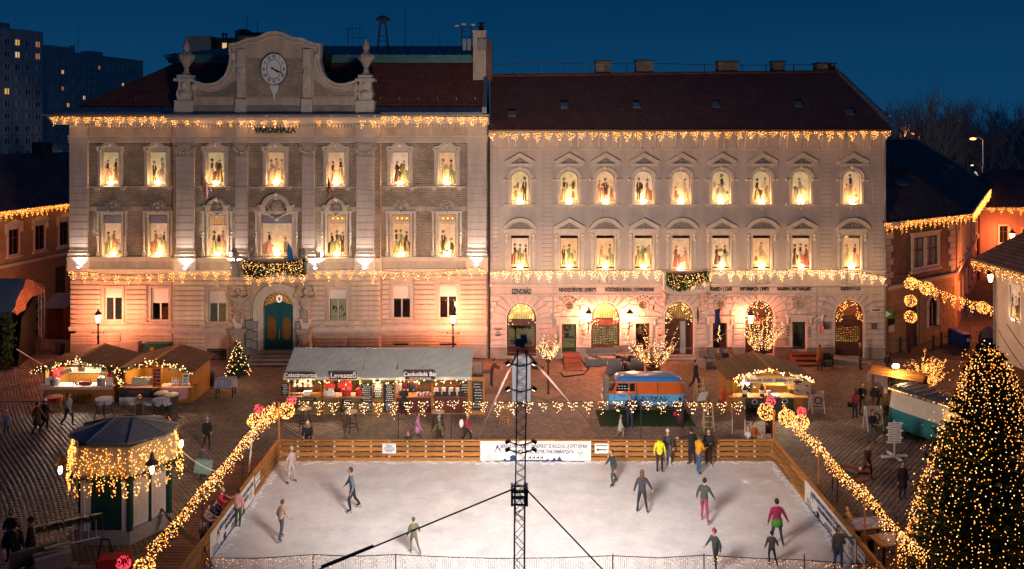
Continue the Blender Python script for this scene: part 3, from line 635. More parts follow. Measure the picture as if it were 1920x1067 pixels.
def crs(parent,spans,z0,z1,Y,n,mt,name='stone_course',dp=.06,gap=.035,slits=0):
 """rusticated courses: each block a part of its own, joints open between them"""
 cache={};h=(z1-z0)/n
 for k in range(n):
  a=z0+k*h+gap/2;b=z0+(k+1)*h-gap/2
  for(x0,x1) in(spans(k,a,b) if callable(spans) else spans):
   if x1-x0<.12:continue
   key=(round(x1-x0,2),round(b-a,2))
   if key not in cache:
    w2,h2=(x1-x0)/2,(b-a)/2;m_=MB();e_=.03
    m_.raw([(-w2,0,-h2),(w2,0,-h2),(w2,0,h2),(-w2,0,h2),(-w2,-dp+.02,-h2),(w2,-dp+.02,-h2),(w2,-dp+.02,h2),(-w2,-dp+.02,h2),(-w2+e_,-dp,-h2+e_),(w2-e_,-dp,-h2+e_),(w2-e_,-dp,h2-e_),(-w2+e_,-dp,h2-e_)],[(0,1,5,4),(1,2,6,5),(2,3,7,6),(3,0,4,7),(4,5,9,8),(5,6,10,9),(6,7,11,10),(7,4,8,11),(8,9,10,11)])
    cache[key]=m_.mesh(name,mt)
   o=bpy.data.objects.new(name,cache[key]);C.objects.link(o);o.parent=parent;o.location=V(((x0+x1)/2,Y-.001+R.uniform(-.004,.002),(a+b)/2))-wloc(parent)
X=lambda p:fx(p,YF)
Z=lambda p:fz(p,YF)
TH=thg('town_hall','cream and brick town hall with clock gable, pilasters and balcony over a blue door','building',(X(515),YF,0))
UW=[207,295,404,517,630,750,838];LW=[211,297,408,519,631,752,838];GW=[213,300,408,633,753,840]
def inR(p):return 325<p<713
def YY(p):return YR if inR(p) else YF
uh={};
for p in UW:uh[p]=(fx(p-17,YY(p)),fx(p+17,YY(p)),fz(347,YY(p)),fz(283,YY(p)))
lh={}
for p in LW:
 k=29 if p==519 else 17.5;lh[p]=(fx(p-k,YY(p)),fx(p+k,YY(p)),fz(480,YY(p)),fz(404,YY(p)))
gh={}
for p,(t_,b_) in zip(GW,((540,602),(540,602),(543,606),(541,604),(535,598),(535,598))):gh[p]=(fx(p-16.5,YY(p)),fx(p+16.5,YY(p)),fz(b_,YY(p)),fz(t_,YY(p)))
dx0,dx1=fx(494,YR),fx(550,YR);dz0,dz1=fz(686,YR)+.55,fz(548,YR)
zc=Z(505)
up_=MB();
for a,b,Y in((133,325,YF),(325,713,YR),(713,915,YF)):
 hs=[uh[p] for p in UW if a<p<b]+[lh[p] for p in LW if a<p<b]
 wall_holes(up_,fx(a,Y),fx(b,Y),zc-.2,Z(232),Y,hs,.30)
up_.bd('brick_wall',brickm,TH)
lo_=MB()
for a,b,Y in((133,325,YF),(325,713,YR),(713,915,YF)):
 hs=[gh[p] for p in GW if a<p<b]
 if a==325:hs.append((dx0,dx1,-.2,dz1))
 wall_holes(lo_,fx(a,Y),fx(b,Y),-.2,zc-.2,Y,hs,.30)
rx_=(dx1-dx0)/2;spandrel(lo_,(dx0+dx1)/2,rx_,fz(574,YR),dz1-fz(574,YR),dz1,YR,.3)
for p in(325,713):lo_.box(fx(p,YR)-.01,fx(p,YR)+.01,YR,YF,-.2,Z(232))
lo_.box(X(133),X(133)+.3,YF,YF+14,-.2,Z(232));lo_.box(X(133),X(915),YF+13.7,YF+14,-.2,Z(232))
lo_.box(X(133)+.3,X(915),YF+.9,YF+1.0,-.2,Z(235))
lo_.bd('wall',pla,TH)
def spans_for(bands,holes):
 def f(k,a,b):
  out=[]
  for x0,x1 in bands:
   cur=x0;hs=sorted([h for h in holes if h[2]-.02<(a+b)/2<h[3]+.35 and h[0]<x1 and h[1]>x0])
   for h in hs:out.append((cur,h[0]-.26));cur=h[1]+.26
   out.append((cur,x1))
  return out
 return f
gl_=list(gh.values())
crs(TH,spans_for([(X(133),X(324)),(X(716),X(912))],gl_),Z(616),zc-.35,YF,11,pla,dp=.12,gap=.065)
crs(TH,spans_for([(fx(326,YR),fx(470,YR)),(fx(573,YR),fx(712,YR))],gl_),fz(619,YR),zc-.35,YR,11,pla,dp=.12,gap=.065)
crs(TH,[(X(133),X(226)),(X(246),X(324)),(X(716),X(912))],.9,Z(625),YF,4,pla,dp=.09)
crs(TH,[(fx(326,YR),fx(385,YR)),(fx(430,YR),fx(445,YR)),(fx(590,YR),fx(650,YR)),(fx(655,YR),fx(712,YR))],.9,fz(630,YR),YR,3,pla,dp=.09)
crs(TH,[(X(133),X(180)),(X(181),X(226)),(X(716),X(800)),(X(801),X(912))],.02,.9,YF,1,trd,'plinth_stone',dp=.14)
def run(name,segs,z0,z1,out,mt=trim,steps=1):
 m_=MB()
 for a,b,Y in segs:
  for q in range(steps):m_.box(fx(a,Y),fx(b,Y),Y-out*(q+1)/steps,Y+.02,z0+(z1-z0)*q/steps+.0015*q,z0+(z1-z0)*(q+1)/steps)
 return m_.bd(name,mt,TH)
W3=((130,324,YF),(322,716,YR),(716,915,YF))
run('dado_ledge',((130,324,YF),(322,474,YR),(570,716,YR),(716,915,YF)),Z(620),Z(612),.16,trim,2)
run('string_course',W3,Z(513),Z(503),.34,trim,3)
run('sill_band',W3,Z(489),Z(481),.20,trim,2)
run('plinth_band',W3,Z(503)+.002,Z(489)-.002,.10,pla)
W4=((167,330,YF),(367,443,YR),(467,566,YR),(592,668,YR),(716,875,YF))
run('wall_band',W4,Z(396),Z(387),.035,pla)
run('thin_band',W4,Z(353),Z(349),.03,pla)
run('frieze',((133,324,YF),(325,713,YR),(713,915,YF)),Z(268),Z(234),.10,pla)
for q,(a,b) in enumerate(((254,257),(258.5,261.5),(263,268))):run('frieze_moulding',W3,Z(b),Z(a),.13+.05*(2-q),trim)
run('cornice',((104,324,YF),(320,718,YR),(718,917,YF)),Z(234),Z(219),.95,trim,4)
dn=MB();
for i in range(128):
 p=136+i*6.05;Y=YY(p);dn.box(fx(p,Y),fx(p+3.2,Y),Y-.40,Y-.10,Z(239),Z(234)-.004)
dn.bd('dentils',trim,TH,kind='stuff')
gut=MB();gut.tube((X(95),YF-1.0,Z(216)+.02),(X(324),YF-1.0,Z(216)+.02),.075,n=6);gut.tube((fx(318,YR),YR-1.0,Z(216)),(fx(720,YR),YR-1.0,Z(216)),.075,n=6);gut.tube((X(720),YF-1.0,Z(216)),(X(918),YF-1.0,Z(216)),.075,n=6)
gut.bd('gutter',zinc,TH)
def pilaster(a,b,Y,cap=True):
 x0,x1=fx(a,Y),fx(b,Y);s=MB();hN=13
 p_=MB();p_.box(x0,x1,Y-.20,Y,Z(481),Z(234));pp=p_.bd('pilaster',pl2,TH)
 j=MB()
 for k in range(hN):z=Z(470)+(Z(296)-Z(470))*k/hN;j.box(x0-.002,x1+.002,Y-.206,Y-.198,z,z+.02)
 j.bd('joint',trd,pp)
 if cap:
  c=MB();c.box(x0-.14,x1+.14,Y-.34,Y-.19,Z(272),Z(268));c.box(x0-.03,x1+.03,Y-.25,Y-.2,Z(294),Z(291))
  for sgn in(-1,1):
   cx=(x0-.02) if sgn<0 else(x1+.02);c.lathe([(.17,-.08),(.17,.08),(.09,.10)],(0,0,0),10)
   k=len(c.v)-30
   for q in range(k,len(c.v)):vx=c.v[q];c.v[q]=(cx+vx[0],Y-.26-vx[2]*.6,Z(277)+vx[1])
  n=5
  for i in range(n+1):t=i/n;c.ball((x0+(x1-x0)*t,Y-.23,Z(281)-.14*math.sin(t*PI)),.10,6,4)
  for i in range(4):c.ball((x0+(x1-x0)*(i+.5)/4,Y-.22,Z(288)),.06,5,3)
  c.bd('capital',rlf,pp)
 f_=MB();f_.box(x0-.07,x1+.07,Y-.30,Y,Z(480),Z(474));f_.box(x0-.12,x1+.12,Y-.35,Y,Z(487),Z(481)-.002);f_.box(x0-.02,x1+.02,Y-.25,Y,Z(474)+.002,Z(468))
 f_.box(x0-.10,x1+.10,Y-.32,Y,Z(505),Z(487)-.003);f_.bd('pedestal',trim,pp)
for a,b,Y,c in((133,167,YF,False),(332,366,YR,True),(443,466,YR,True),(567,591,YR,True),(669,702,YR,True),(877,912,YF,False)):pilaster(a,b,Y,c)
def cartouche(x,z,Y,s,parent):
 c=MB();c.ball((x,Y-.05,z),.30*s,10,6,(1,.42,1.05));A=arc(x,z,.36*s,.38*s,0,360,14);B=arc(x,z,.46*s,.48*s,0,360,14);c.strip(A,B,Y-.14,Y)
 for q in(-1,1):c.ball((x+q*.42*s,Y-.08,z-.22*s),.11*s,6,4);c.ball((x+q*.3*s,Y-.08,z+.34*s),.10*s,6,4)
 c.ball((x,Y-.1,z+.44*s),.12*s,6,4);c.ball((x,Y-.1,z-.46*s),.12*s,6,4);return c.bd('cartouche',rlf,parent,smooth=True)
def upper_window(p,i):
 x0,x1,z0,z1=uh[p];Y=YY(p);s=MB();cx=(x0+x1)/2;W_=.17
 s.box(x0-W_,x0,Y-.12,Y+.02,z0-.02,z1+.1);s.box(x1,x1+W_,Y-.12,Y+.02,z0-.02,z1+.1)
 s.box(x0-W_-.07,x0-W_,Y-.07,Y+.02,z0-.02,z1+.02);s.box(x1+W_,x1+W_+.07,Y-.07,Y+.02,z0-.02,z1+.02)
 A=[(x0-W_,z1+.0),(x0-W_,z1+.16),(x0+.1,z1+.17),(cx-.2,z1+.33),(cx+.2,z1+.33),(x1-.1,z1+.17),(x1+W_,z1+.16),(x1+W_,z1)]
 B=[(x0-W_-.13,z1),(x0-W_-.13,z1+.30),(x0+.04,z1+.33),(cx-.26,z1+.56),(cx+.26,z1+.56),(x1-.04,z1+.33),(x1+W_+.13,z1+.30),(x1+W_+.13,z1)]
 s.strip(A,B,Y-.20,Y)
 s.polyY([(x0,z1-.0)]+[(x1,z1)]+[(x1-.0,z1+.17),(cx+.2,z1+.33),(cx-.2,z1+.33),(x0,z1+.17)],Y-.05,Y)
 s.box(cx-.42,cx+.42,Y-.24,Y,z1+.57,Z(268)-.004)
 s.box(x0-.5,x1+.5,Y-.24,Y,z0-.20,z0-.07);s.box(x0-.36,x0-.1,Y-.16,Y,z0-.34,z0-.203);s.box(x1+.1,x1+.36,Y-.16,Y,z0-.34,z0-.203)
 s.ball((cx,Y-.14,z1+.42),.13,8,5);s.ball((x0-W_,Y-.2,z1+.22),.07,6,4);s.ball((x1+W_,Y-.2,z1+.22),.07,6,4)
 wn=s.bd('window_surround',trim,TH)
 f_=MB();frc(f_,x0,x1,z0,z1,Y+.22,Y+.28,.06);wf=f_.bd('window',whp,TH)
 plate(wf,x0+.08,x1-.08,z0+.07,z1-.10,Y+.20,100+i);flood(wf,cx,z0+.0,Y+.10,15)
 g_=MB();g_.box(x0+.06,x1-.06,Y+.245,Y+.25,z0+.06,z1-.06);g_.bd('glass',gls,wf)
 r_=MB();r_.tube((x0,Y+.0,z0+.12),(x1,Y,z0+.12),.012,n=4);r_.tube((x0,Y,z0+.03),(x1,Y,z0+.03),.012,n=4)
 for q in range(5):r_.tube((x0+(x1-x0)*q/4,Y,z0),(x0+(x1-x0)*q/4,Y,z0+.12),.009,n=4)
 r_.bd('sill_rail',dark,wf)
for i,p in enumerate(UW):upper_window(p,i)
def lower_window(p,i):
 x0,x1,z0,z1=lh[p];Y=YY(p);s=MB();cx=(x0+x1)/2;big=p==519;W_=.13 if not big else.2
 for a,b in((x0-W_,x0),(x1,x1+W_)):s.box(a,b,Y-.10,Y+.02,z0,z1+.09)
 s.box(x0-W_,x1+W_,Y-.12,Y,z1+.09,z1+.2);s.box(x0-.42,x1+.42,Y-.20,Y,z1+.2,z1+.32)
 for a in(x0-.30,x1+.30):
  s.box(a-.10,a+.10,Y-.16,Y,z0,z0+.3);s.lathe([(.10,0),(.07,.12),(.075,.95),(.10,1.05),(.06,1.15),(.09,1.25),(.02,1.5)],(a,Y-.10,z0+.3),8)
  s.box(a-.07,a+.07,Y-.12,Y,z0+1.35,z1+.198)
 if big:s.box(x0-.5,x1+.5,Y-.14,Y,z1+.33,z1+.46)
 sr=s.bd('window_surround',trim,TH)
 if 325<p<713:
  k=1.28 if not big else 1.75;zz=z1+.55;R_=.55*k/1.28 if not big else.82
  zz=Z(385);h=MB();A=arc(cx,zz-.10,R_*.86,R_*.86,12,168,12);B=arc(cx,zz-.10,R_*1.12,R_*1.12,12,168,12);h.strip(A,B,Y-.42,Y)
  for q in(-1,1):h.box(cx+q*R_*1.12-.24,cx+q*R_*1.12+.24,Y-.40,Y,zz-.06,zz+.1);h.box(cx+q*R_*1.05-.14,cx+q*R_*1.05+.14,Y-.26,Y,zz-.42,zz-.062)
  h.ball((cx,Y-.42,zz-.10+R_*1.05),.13,6,4);h.bd('hood_moulding',trim,TH);cartouche(cx,zz-.12,Y,1.0 if not big else 1.5,TH)
 else:
  h=MB();h.box(cx-.50,cx+.50,Y-.06,Y,Z(396)+.003,Z(381));h.polyY([(cx-.36,Z(381)+.002),(cx+.36,Z(381)+.002),(cx+.25,Z(375)),(cx-.25,Z(375))],Y-.07,Y);h.bd('overdoor',pla,TH);cartouche(cx,Z(388),Y-.05,.72,TH)
 f_=MB();frc(f_,x0,x1,z0,z1,Y+.21,Y+.27,.055);zb_=z1-(.50 if i not in(2,) else.62);f_.box(x0+.055,x1-.055,Y+.205,Y+.265,zb_-.03,zb_+.03)
 wf=f_.bd('window',whp,TH);lit=i in(4,5,6)
 bl=MB()
 if lit or i==2:
  for q in range(8):a=x0+.06+(x1-x0-.12)*q/8;bl.box(a,a+(x1-x0-.12)/8-.012,Y+.15+.012*(q%2),Y+.165+.012*(q%2),zb_+.03,z1-.055)
  bl.bd('curtain',mat('lit_curtain',(.6,.38,.18),.9,var=.3,scale=9,emit=(1,.55,.2),es=.55 if lit else.15,ne=True),wf)
  if lit:
   lb=MB()
   for q in range(3):lb.ball((x0+(x1-x0)*(q+1)/4+.05,Y+.135,zb_+.30),.045,6,4)
   lb.bd('ceiling_bulb',WARM,wf)
 else:bl.box(x0+.055,x1-.055,Y+.10,Y+.14,zb_-.02,z1-.03);bl.bd('roller_blind',mat('blue_blind',(.28,.31,.42),.8,var=.1),wf)
 g_=MB();g_.box(x0+.055,x1-.055,Y+.275,Y+.28,z0+.055,z1-.055);g_.bd('glass',gls,wf)
 plate(wf,x0+.07,x1-.07,z0+.05,zb_-.04,Y+.18,200+i);flood(wf,cx,z0,Y+.08,15,1.0 if i!=2 else.9)
for i,p in enumerate(LW):lower_window(p,i)
lit_room=mat('lit_room',(.5,.4,.25),.9,var=.7,scale=7,emit=(1.0,.62,.26),es=1.1,ne=True);dark_room=mat('dark_room',(.03,.025,.02),.9,var=.5,scale=3)
yel_room=mat('yellow_room',(.45,.30,.1),.9,var=.6,scale=5,emit=(1,.55,.16),es=.4,ne=True);dim_room=mat('dim_room',(.2,.15,.09),.9,var=.6,scale=5,emit=(.62,.40,.2),es=.3,ne=True)
blindm=mat('white_blind',(.8,.72,.66),.8,var=.08)
for i,p in enumerate(GW):
 x0,x1,z0,z1=gh[p];Y=YY(p);cx=(x0+x1)/2;s=MB();frc(s,x0-.14,x1+.14,z0-.02,z1+.14,Y-.07,Y+.01,.14)
 s.box(x0-.42,x1+.42,Y-.2,Y,z0-.16,z0-.022)
 if inR(p):s.box(cx-.13,cx+.13,Y-.16,Y,z1+.142,zc-.3);s.box(x0-.55,x0-.2,Y-.22,Y,z0-.30,z0+.15);s.box(x1+.2,x1+.55,Y-.22,Y,z0-.30,z0+.15)
 s.bd('window_surround',pla,TH)
 bh=z1-(.72 if i in(0,2,3) else 1.25 if i==1 else.9 if i==4 else.75);bh=z1-[.62,.98,.88,.66,.86,.72][i]
 f_=MB();frc(f_,x0,x1,z0,z1,Y+.12,Y+.18,.055);f_.box(cx-.045,cx+.045,Y+.118,Y+.182,z0+.055,bh-.0);f_.box(x0+.055,x1-.055,Y+.115,Y+.185,bh-.035,bh+.035)
 wf=f_.bd('window',whp,TH)
 b_=MB()
 nsl=14
 for q in range(nsl):zz=bh+.04+(z1-.03-bh-.04)*q/nsl;b_.box(x0+.03,x1-.03,Y+.055+.008*(q%2),Y+.10,zz,zz+(z1-.03-bh-.04)/nsl-.004)
 b_.bd('roller_shutter',blindm,wf)
 r_=MB();r_.box(x0+.03,x1-.03,Y+.55,Y+.6,z0,bh);r_.bd('room',(dim_room,dark_room,yel_room,lit_room,dark_room,dark_room)[i],wf)
 c_=MB()
 for q in range(6):a=x0+.07+.07*q;c_.tube((a,Y+.28+.03*(q%2),z0+.05),(a,Y+.28,bh),.04,n=5)
 if i in(0,2):c_.bd('curtain',mat('net_curtain',(.5,.42,.30),.9,var=.3,emit=(.7,.48,.25),es=.25,ne=True),wf)
 if i==3:
  c_=MB()
  for q in range(9):c_.cbox((x0+.2+.09*q,Y+.48,z0+.2+R.random()*.8),(.08,.03,.10+R.random()*.2),ry=R.random())
  c_.bd('shelf_goods',mat('dark_goods',(.12,.08,.03),.8,var=.3),wf)
 if i==1:MB().box(x1-.22,x1-.06,Y+.5,Y+.54,z0,bh).bd('lit_gap',yel_room,wf)
 g_=MB();g_.box(x0+.055,x1-.055,Y+.15,Y+.155,z0+.055,bh-.035);g_.bd('glass',glsd if i in(1,4,5) else gls,wf)
 if i in(3,4,5):
  bars=MB()
  for q in range(9):a=x0+.09+(x1-x0-.18)*q/8;bars.tube((a,Y+.05,z0+.02),(a,Y+.05,bh-.05),.010,n=4)
  bars.tube((x0,Y+.05,z0+.35),(x1,Y+.05,z0+.35),.010,n=4);bars.bd('window_bars',dark,wf)
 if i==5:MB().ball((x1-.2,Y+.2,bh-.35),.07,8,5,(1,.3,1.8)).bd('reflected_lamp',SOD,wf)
for a,b,c,d,Y in((189,228,646,660,YF),(737,768,642,653,YF),(824,857,642,653,YF),(633,662,650,660,YR)):
 f_=MB();frc(f_,fx(a,Y),fx(b,Y),fz(d,Y),fz(c,Y),Y-.12,Y-.02,.06);bw_=f_.bd('basement_window',trd,TH);MB().box(fx(a,Y)+.05,fx(b,Y)-.05,Y-.10,Y-.07,fz(d,Y)+.05,fz(c,Y)-.05).bd('pane',mat('black_glass',(.01,.012,.015),.15,var=0),bw_)
f_=MB();x0,x1,z0,z1=fx(389,YR),fx(426,YR),fz(687,YR),fz(653,YR);frc(f_,x0-.12,x1+.12,z0-.1,z1+.12,YR-.12,YR-.02,.11)
gw=f_.bd('basement_window',pla,TH);MB().box(x0,x1,YR-.04,YR-.02,z0,z1).bd('pane',mat('black_glass',(.01,.012,.015),.15,var=0),gw)
f_=MB()
for q in range(11):a=x0+(x1-x0)*q/10;f_.tube((a,YR-.08,z0),(a,YR-.08,z1),.012,n=4)
for zz in(z0+.1,(z0+z1)/2,z1-.1):f_.tube((x0,YR-.085,zz),(x1,YR-.085,zz),.014,n=4)
f_.strip(arc((x0+x1)/2,(z0+z1)/2,.13,.09,0,360,12),arc((x0+x1)/2,(z0+z1)/2,.16,.12,0,360,12),YR-.10,YR-.07);f_.bd('grille',mat('grille_paint',(.30,.27,.24),.5,.3),gw)
pc=(dx0+dx1)/2;zs=fz(574,YR)
s=MB()
for q,(o1,o2,yy) in enumerate(((.0,.16,.08),(.16,.34,.16),(.34,.62,.24))):
 A=[(pc-rx_-o1,.2)]+arc(pc,zs,rx_+o1,dz1-zs+o1,180,0,18)+[(pc+rx_+o1,.2)];B=[(pc-rx_-o2,.2)]+arc(pc,zs,rx_+o2,dz1-zs+o2,180,0,18)+[(pc+rx_+o2,.2)];s.strip(A,B,YR-yy,YR+.02)
s.bd('portal_arch',trim,TH)
s=MB()
for sg in(-1,1):
 for k in range(4):s.cbox((pc+sg*(rx_+.80),YR-.2,.55+k*.62),(.42,.45,.56));s.cbox((pc+sg*(rx_+.44),YR-.3,.5+k*.62),(.26,.5,.5))
s.bd('rusticated_blocks',trd,TH,kind='stuff')
dr=MB();zl=fz(576,YR);dY=YR+.20;zt=fz(568,YR)
dr.box(pc-.06,pc+.06,dY-.10,dY-.04,dz0,zl+.12)
A=[(pc-rx_,zl)]+[(pc-rx_+2*rx_*t/12,zl+.05+.24*math.sin(t/12*PI)) for t in range(13)]+[(pc+rx_,zl)]
dr.polyY([(a,b) for a,b in reversed(A)],dY-.12,dY+.05)
door=dr.bd('door',tealp,TH)
for sg in(-1,1):
 m_=MB();a,b=(pc-rx_+.02,pc-.03) if sg<0 else(pc+.03,pc+rx_-.02);cx=(a+b)/2;hole=arc(cx,0,.27,.3,0,360,20)
 zt0,zt1=fz(638,YR),fz(596,YR);cap_=[(cx+.27*math.cos(t),zt0+.27+.0+.30*math.sin(t)-.0) for t in[PI+PI*i/10 for i in range(11)]]+[(cx+.27*math.cos(t),zt1-.27+.30*math.sin(t)) for t in[PI*i/10 for i in range(11)]]
 m_.box(a,b,dY-.02,dY+.04,dz0,zt0-.12);m_.box(a,cx-.33,dY-.02,dY+.04,zt0-.12,zl);m_.box(cx+.33,b,dY-.02,dY+.04,zt0-.12,zl);m_.box(cx-.33,cx+.33,dY-.02,dY+.04,zt1+.1,zl)
 out=[(cx-.33,zt0-.12)]*0
 n=len(cap_);B=[]
 for(u,v_) in cap_:
  B.append((min(max(cx+(u-cx)*1.6,cx-.33),cx+.33),min(max((zt0+zt1)/2+(v_-(zt0+zt1)/2)*1.35,zt0-.12),zt1+.1)))
 m_.strip(cap_+cap_[:1],B+B[:1],dY-.03,dY+.04)
 frc(m_,a+.10,b-.10,dz0+.15,zt0-.28,dY-.045,dY-.021,.06);frc(m_,a+.2,b-.2,dz0+.27,zt0-.40,dY-.04,dY-.021,.03)
 lf=m_.bd('door_leaf',tealp,door);MB().box(cx-.3,cx+.3,dY+.0,dY+.01,zt0-.1,zt1+.08).bd('door_glass',mat('door_glass',(.16,.07,.02),.3,var=.5,scale=6,emit=(1,.38,.08),es=.03,ne=True),door)
 g_=MB()
 if sg>0:
  for q in range(6):g_.box(cx-.25,cx+.25,dY-.012,dY-.004,zt0+.02+q*.22,zt0+.06+q*.22)
 else:
  for q in range(5):g_.path([V((cx-.2+.1*q,dY-.01,zt0)),V((cx-.1+.07*q,dY-.01,(zt0+zt1)/2)),V((cx-.2+.12*q,dY-.01,zt1))],.012,4)
  for q in(-.14,.02,.1):g_.box(cx+q,cx+q+.09,dY-.02,dY-.012,zt0+.35,zt0+.6)
 g_.bd('door_scrollwork',mat('brass_dark',(.25,.12,.03),.4,.6),door)
MB().box(pc+.02,pc+.07,dY-.14,dY-.1,dz0+1.2,dz0+1.75).bd('handle',mat('brass',(.45,.28,.08),.35,.8),door)
MB().box(dx0-.02,dx1+.02,dY+.1,dY+.12,zl-.1,dz1+.05).bd('fanlight',mat('fan_glow',(.3,.18,.05),.6,var=.6,scale=5,emit=(1,.45,.10),es=.35,ne=True),TH)
sg_=MB()
for q in range(9):
 t=PI*(q+.5)/9;c0=V((pc,dY,zs+.1));e1=V((pc+rx_*.9*math.cos(t),dY,zs+(dz1-zs)*.9*math.sin(t)+.05));pr=(e1-c0).cross(V((0,1,0))).normalized()
 pts=[c0.lerp(e1,u/6)+pr*(.12*math.sin(u*PI/3)) for u in range(7)];sg_.path(pts,.016,4);sg_.path([c0.lerp(e1,u/6)-pr*(.10*math.sin(u*PI/3+.5)) for u in range(7)],.014,4)
 k0=e1+pr*.1;sg_.strip(arc(e1.x*.9+c0.x*.1,e1.z*.9+c0.z*.1,.09,.09,0,360,8),arc(e1.x*.9+c0.x*.1,e1.z*.9+c0.z*.1,.115,.115,0,360,8),dY-.01,dY+.01)
sg_.strip(arc(pc,zs,rx_-.04,dz1-zs-.04,180,0,14),arc(pc,zs,rx_,dz1-zs,180,0,14),dY-.02,dY+.02);sg_.bd('fanlight_scrollwork',blp,TH)
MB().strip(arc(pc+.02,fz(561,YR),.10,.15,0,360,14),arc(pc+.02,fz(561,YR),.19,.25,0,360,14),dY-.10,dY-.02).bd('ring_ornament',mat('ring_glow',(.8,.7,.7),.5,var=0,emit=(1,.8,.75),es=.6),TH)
for q in range(4):
 st=MB();wd=rx_+.35+.28*q;st.box(pc-wd,pc+wd,YR-.25-.36*(q+1),YR-.25-.36*q+(.5 if q==0 else 0),0 if q<4 else 0,dz0-.02-.17*q if dz0>.7 else.66-.165*q);st.bd('step',trd,TH)
def atlas(px,flip):
 x=fx(px,YR);Y=YR-.50;zb_=fz(612,YR);e_=bpy.data.objects.new('statue',None);C.objects.link(e_);e_.parent=TH;e_.location=V((x,Y,zb_-.62))-wloc(TH);e_['label']='stone atlas figure carrying the balcony on its shoulders'
 h=(fz(519,YR)-zb_)/.93;h=3.15
 b_=body('atlas',h,hair='grey',parent=e_,stone=rlf,wide=1.18,nofeet=True);
 d_=MB();s_=h/1.76
 d_.lathe([(.10*s_,.34*s_),(.13*s_,.6*s_),(.19*s_,.86*s_),(.17*s_,1.02*s_),(.12*s_,1.08*s_)],(0,0,0),10,(1,.85))
 for q in range(6):a=-.5+q*.2;d_.tube((math.sin(a*2)*.17*s_,-.13*s_,1.03*s_-.05*q),(math.sin(a*2+.9)*.12*s_,-.13*s_,.55*s_),.022*s_,.012*s_,5)
 d_.tube((-.16*s_,-.12*s_,1.25*s_),(.17*s_,-.14*s_,.95*s_),.035*s_,.05*s_,6);d_.bd('drapery',rlf,e_,rel=True,smooth=True)
 t_=MB();z0=.62/1;t_.raw([(-.17,-.15,.0+z0),(.17,-.15,z0),(.17,.5,z0),(-.17,.5,z0),(-.36,-.22,1.25),(.36,-.22,1.25),(.36,.5,1.25),(-.36,.5,1.25)],[(0,1,5,4),(1,2,6,5),(2,3,7,6),(3,0,4,7),(4,5,6,7),(0,3,2,1)])
 t_.bd('tapering_shaft',trim,e_,rel=True)
 k=MB();k.box(-.42,.42,-.45,.6,.30,.60);k.box(-.5,.5,-.55,.6,.48,.62-.001);k.ball((0,-.4,.0),.34,10,6,(1,.8,1.1));k.ball((-.26,-.46,.14),.14,6,4);k.ball((.26,-.46,.14),.14,6,4);k.ball((0,-.66,-.04),.11,6,4);k.ball((0,-.6,-.24),.12,6,4)
 k.box(-.34,.34,-.3,.6,-.62,.3);k.box(-.42,.42,-.42,.6,-1.55,-.6);k.bd('console',rlf,e_,rel=True)
atlas(452,1);atlas(576,-1)
bY0=YR-1.15;m_=MB();bx0,bx1=fx(447,YR),fx(581,YR);m_.box(bx0,bx1,bY0,YR,fz(519,YR),fz(514,YR));m_.box(bx0+.15,bx1-.15,bY0+.15,YR,fz(524,YR),fz(519,YR)-.003);bl=m_.bd('balcony',trim,TH)
for q in range(15):a=fx(462,YR)+(fx(566,YR)-fx(462,YR))*q/14;MB().lathe([(.07,0),(.05,.05),(.10,.28),(.045,.55),(.07,.62),(.07,.66)],(a,bY0+.18,fz(514,YR)),6).bd('baluster',trim,bl)
MB().box(fx(458,YR),fx(570,YR),bY0+.08,bY0+.3,fz(514,YR)+.66,fz(514,YR)+.80).bd('handrail',trim,bl)
for px in(451,577):
 a=fx(px,YR);k=MB();k.box(a-.22,a+.22,bY0,bY0+.45,fz(514,YR),fz(490,YR));k.box(a-.28,a+.28,bY0-.06,bY0+.5,fz(490,YR),fz(486,YR));k.lathe([(.1,0),(.06,.1),(.2,.3),(.22,.42),(.14,.6),(.04,.72),(.08,.8),(.02,.88)],(a,bY0+.2,fz(486,YR)),10);k.bd('balcony_pier',trd,bl)
GY=YR-.35
def gp(zx,zy):return(fx(320+zx/4.8,GY),fz(50+zy/4.8,GY))
cxg=fx(516,GY)
half=[gp(*q) for q in((205,720),(205,500),(240,508),(290,525),(340,530),(400,524),(450,500),(500,455),(530,400),(550,330),(556,270),(548,205),(540,170),(600,162),(640,148),(690,122),(760,118),(810,102),(860,75),(905,62),(940,60))]
L_=half;Rm=[(2*cxg-a,b) for a,b in reversed(half[:-1])]
outl=[(cxg,L_[0][1])]+list(reversed(Rm))[0:0]
pts=L_+Rm
m_=MB();m_.polyY(list(reversed(pts)),GY,GY+.55);m_.bd('gable_wall',pla,TH)
cop=MB()
def off(pl,d):
 o_=[]
 for i,(a,b) in enumerate(pl):
  p0=pl[max(i-1,0)];p1=pl[min(i+1,len(pl)-1)];tx_,tz=p1[0]-p0[0],p1[1]-p0[1];L=math.hypot(tx_,tz) or 1;o_.append((a-tz/L*d,b+tx_/L*d))
 return o_
sub=pts[1:-1];cop.strip(sub,off(sub,.13),GY-.20,GY+.6);cop.strip(off(sub,-.13),off(sub,-.24),GY-.07,GY+.02)
for q,(a,b) in enumerate(((560,262),(1322,262),(212,545),(1668,545))):u,v_=gp(a,b);cop.ball((u,GY-.08,v_),.22,8,5,(1,.8,1.2))
cop.bd('gable_coping',trim,TH)
m_=MB();q0,q1=gp(685,640),gp(1195,285);c0=gp(935,385);m_.box(q0[0],q1[0],GY-.03,GY,q0[1],q1[1]-.02);
m_.polyY([gp(*q) for q in((225,635),(592,635),(592,480),(560,500),(500,545),(420,580),(340,590),(262,575),(235,575))],GY-.02,GY)
